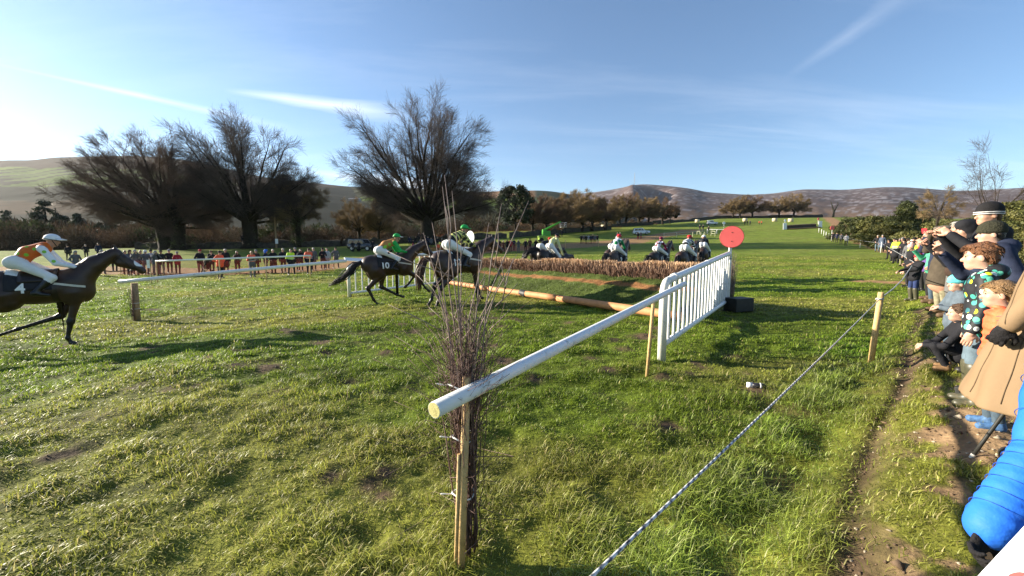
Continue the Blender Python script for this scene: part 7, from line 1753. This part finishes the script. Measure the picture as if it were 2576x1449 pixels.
    if wellies:
        wx = []
        for s_ in (-1, 1): wx.append(cap(J['ank%d' % s_], J['ank%d' % s_] * .15 + J['knee%d' % s_] * .85, .068, .088, 0, k=.02))
        garment('wellingtons', 3, shoes, .006, wx)
    else:
        ps = [x for x in p if x[5] == 3]
        for q in (ps[:2], ps[2:]): V, Q, mi = sdf_mesh(grow_prims(q, .004), .012, .015, 1); link('shoe', mesh_from('shoe', V, Q, [shoes]), t)
    hp = hat_prims(hat, P3((0, 0, 0)), 1.0)
    V, Q, mi = sdf_mesh(hp, .0105, .014, 1); V = rot_pts(V * hs, hr) + hd
    hnm = 'hair' if hat in ('hair', 'long') else ('hood' if hat == 'hood' else 'hat'); ho = link(hnm, mesh_from(hnm, V, Q, [hatm]), t)
    if hat in ('hair', 'long'):
        rs = np.random.RandomState(len(label)); pv = V[rs.choice(len(V), 170)]; st = []
        for q in pv:
            n_ = (q - hd) / (np.linalg.norm(q - hd) + 1e-6); d_ = P3((-.5, rs.normal(0, .15), -.8)) if q[0] < hd[0] + .03 else P3((.62, rs.normal(0, .25), -.3)); d_ = d_ - n_ * (d_ @ n_); d_ /= np.linalg.norm(d_) + 1e-6; l = rs.uniform(.03, .06)
            st.append(([q - n_ * .004, q + n_ * .003 + d_ * l * .5, q + n_ * .002 + d_ * l], [.0045, .0042, .001]))
        tube_obj('hair_locks', st, hatm, ho, 4)
    if hat not in ('hair', 'long', 'hood'):
        V, Q, mi = sdf_mesh([ell((-.045, 0, .005), (.062, .080, .060), 0), ell((-.06, 0, -.04), (.042, .066, .05), 0)], .012, .012, 1); link('hair', mesh_from('hair', rot_pts(V * hs, hr) + hd, Q, [hairm or HAIRC['brown']]), t)
    if stripes:
        for z_, r_ in stripes: tube_obj('hat_stripe', [([hd + rot_pts(P3([(.1195 * math.cos(q), .0975 * math.sin(q), z_)]), hr)[0] for q in np.linspace(0, 2 * np.pi, 28)], [r_] * 28)], HATW, ho, 6)
    if extra: extra(t, J, hd, k)
    t['_k'] = k
    del t['_k']
    return t, J, hd, k
# the boy
near_person('boy with ginger hair in black jacket patterned with teal, white and yellow shapes', 2486, 622, 3.2, 132, PATT, JEANL, WELLY, 'hair', HAIRC['ginger'], pose=('down', 'down'), kid=True, wellies=True, curl=.45, skin=SKINP, scarf=NVY, hood=True)
near_person('boy with fair hair in bright orange red puffer jacket behind the tan coat', 2530, 722, 2.72, 140, ORP, JEAN, M('blue_trainer', (.05, .12, .25), rough=.7, var=.5, scale=30), 'hair', HAIRC['fair'], pose=('down', 'down'), kid=True, puffer=True, curl=.6, skin=SKINP)
near_person('girl with brown hair crouching low in dark clothes and tan boots', 2421, 776, 4.15, 150, BLK, BLK, SHOET, 'long', HAIRC['brown'], pose=(((.25, -.22, 1.05), (.46, -.05, 1.0)), ((.25, .22, 1.05), (.46, .06, 1.02))), crouch=True, kid=True, curl=1.2, skin=SKINP)
def phone_x(t, J, hd, k):
    q = J['hand-1'] + P3((.05, .02, .06)); bm = BM(); bm.box(q, (.012, .078, .155), (0, -.15, .3), bev=.006); bm.obj('held_phone', M('phone_white', (.6, .58, .58), rough=.3, var=.05), t)
near_person('person in black hooded jacket and jeans holding up a white phone', 2446, 556, 5.2, 152, BLK, JEANL, SHOE, 'hood', BLK, pose=(((.10, -.27, 1.16), (.34, -.20, 1.42)), ((.20, .26, 1.2), (.30, .12, 1.40))), curl=1.5, head_yaw=.1)
near_person('older man in tweed flat cap and long olive brown coat, hand raised to his face', 2385, 568, 8.6, 150, OLV, KHA, SHOE, 'flatcap', TWEED, pose=('camera', 'phone'), coat='coat', build=1.15, hairm=HAIRC['grey'], curl=1.2)
near_person('tall man in black beanie with two white stripes and maroon scarf', 2506, 512, 4.65, 150, BLK, DRK, SHOEB, 'beanie', HATB, pose=('phone', 'phone'), build=1.15, scarf=cloth('scarf_maroon', (.085, .012, .022)), stripes=((.010, .0055), (.030, .0055)), curl=1.2, head_yaw=.15)
near_person('person in olive ribbed beanie and dark navy jacket in front of the striped beanie man', 2513, 560, 3.9, 146, NVY, DRK, SHOEB, 'beanie', HATO, pose=('phone', 'pocket'), build=1.3, hood=True, hairm=HAIRC['dark'], skin=SKINP, head_yaw=-.1)
near_person('white haired pink faced man behind the hooded person', 2424, 556, 7.2, 155, DBR, GRT, SHOE, 'hair', HAIRC['grey'], pose=('fold', 'fold'), build=1.1, hood=True)
TOD = cloth('toddler_jacket', (.085, .11, .135)); TODH = cloth('toddler_hat', (.10, .42, .46), var=.5, scale=7)
near_person('toddler in teal hat and grey blue jacket in front of the hooded person', 2418, 702, 4.35, 160, TOD, JEAN, SHOEB, 'beanie', TODH, pose=(((.12, -.24, 1.15), (.30, -.08, 1.16)), ((.12, .24, 1.15), (.30, .08, 1.18))), kid=True, curl=1.2, build=1.25, skin=SKINP)
near_person('man in green and white jacket with grey woolly hat and dark trousers', 2352, 600, 11.4, 150, TEAL, DRK, SHOE, 'beanie', HATG, pose=('phone', 'pocket'), res=.024)
near_person('person in white jacket with arms raised, holding a red card', 2374, 588, 12.4, 158, cloth('jacket_white', (.55, .53, .52)), DRK, SHOE, 'cap', HATR, pose=('high', 'high'), res=.024, curl=1.4, extra=lambda t, J, hd, k: BM().box(J['hand-1'] + P3((.06, .05, .10)), (.01, .20, .15), (0, .2, .2), bev=.003).obj('held_card', REDC, t))
near_person('child in black coat, blue trousers and red fur trimmed hat leaning on the rope', 2306, 640, 12.0, 165, BLK, BLT, WELLY, 'pompom', HATR, pose=('rope', 'rope'), lean=-.22, kid=True, wellies=True, coat='jacket', res=.022, curl=1.4, skin=SKINP)
near_person('girl in pink bobble hat and dark jacket behind the child on the rope', 2296, 614, 15.5, 165, BLK, DRK, SHOEB, 'pompom', HATP, pose=('pocket', 'pocket'), kid=True, res=.026, skin=SKINP)
near_person('child in purple jacket and dark cap right of the bobble hat girl', 2333, 618, 14.0, 160, PURP, DRK, SHOEB, 'cap', HATB, pose=('hips', 'down'), kid=True, res=.026, skin=SKINP)
near_person('woman in black coat with red scarf behind the child in purple', 2322, 604, 14.6, 155, BLK, DRK, SHOEB, 'hair', HAIRC['dark'], pose=('pocket', 'pocket'), res=.026, scarf=REDC)
near_person('man in dark jacket between the flat cap man and the raised white arms', 2366, 578, 10.2, 155, NVY, JEAN, SHOE, 'hair', HAIRC['brown'], pose=('camera', 'camera'), res=.024)
# the tan coat, its stick, and the blue sleeve
near_person('adult in long tan coat at the right edge with a black glove', 2650, 330, 2.1, 120, TAN, GRT, SHOEB, 'hair', HAIRC['grey'], pose=('pocket', ((-.01, .29, 1.14), (.13, .28, .87))), coat='jacket', flare=(.42, .33), build=1.10, pos=Vector((2.93, 2.10, 0)), h=1.76, gloves=HATB, curl=1.2, res=.02)
tip = hit(2443, 1152); top_ = at(2566, 985, tip.y - .12); d_ = top_ - tip
wk = thing('walking_stick', 'black walking stick with a pale tip planted beside the tan coat', 'walking stick', tip)
pipe('shaft', d_ * .05, d_ * 1.75, .0095, RUBBER, wk, n=10); pipe('ferrule', (0, 0, 0), d_ * .06, .012, WEB, wk, n=10); tube_obj('handle', [([d_ * 1.74, d_ * 1.80 + Vector((.02, 0, .02)), d_ * 1.78 + Vector((.09, .02, .0))], [.014, .016, .013])], WOODY, wk, 8)
cu = at(2462, 1262, 1.16); elb = at(2606, 1105, 1.22); 
near_person('person in quilted bright blue jacket with a black glove in the bottom right corner', 2700, 400, 1.3, 178, BLU, GRT, SHOET, 'beanie', HATB, arms_w=('down', (elb, cu)) if False else ((elb, cu), 'down'), puffer=True, lean=.12, pos=Vector((2.16, 1.36, 0)), h=1.5, gloves=HATB, curl=.9, res=.014, legs='stride')
cd = thing('race_card', 'white printed card with a red round mark in the bottom right corner', 'card', at(2628, 1452, .92)); cd.rotation_euler = (R(-24), R(24), R(-52))
bm = BM(); bm.box((0, 0, 0), (.15, .006, .21), bev=.002); bm.obj('card', DISCW, cd); bm = BM(); bm.cyl((.0, -.0036, -.05), (.0, -.0052, -.05), .042, .042, 28); bm.obj('red_mark', DISCR, cd)
q = hit(2412, 992); pc = thing('camera_case', 'small black and white case lying on the bank by the wellingtons', 'case', (q.x, q.y, q.z + .035), R(30)); bm = BM(); bm.box((0, 0, 0), (.10, .035, .075), (R(-12), 0, 0), bev=.008); bm.obj('case', RUBBER, pc); bm = BM(); bm.box((0, -.021, .002), (.09, .004, .064), (R(-12), 0, 0), bev=.001); bm.box((0, -.0235, .0), (.074, .004, .050), (R(-12), 0, 0), bev=.001, mat=1); bm.obj('front', [DISCW, RUBBER], pc)
# ------------------------------------------------------------------ the winter air between here and the hills
hz = BM(); hz.box((0, 2400, 300), (9000, 6400, 720)); hzm = bpy.data.materials.new('haze_air'); hzm.use_nodes = True; th = hzm.node_tree; th.nodes.clear()
ho = N(th, 'ShaderNodeOutputMaterial'); hv = N(th, 'ShaderNodeVolumePrincipled'); hv.inputs['Color'].default_value = (.80, .88, 1.0, 1); hv.inputs['Density'].default_value = 0.000034; hv.inputs['Anisotropy'].default_value = .25
th.links.new(hv.outputs[0], ho.inputs['Volume']); tag(hz.obj('haze', hzm), kind='stuff')
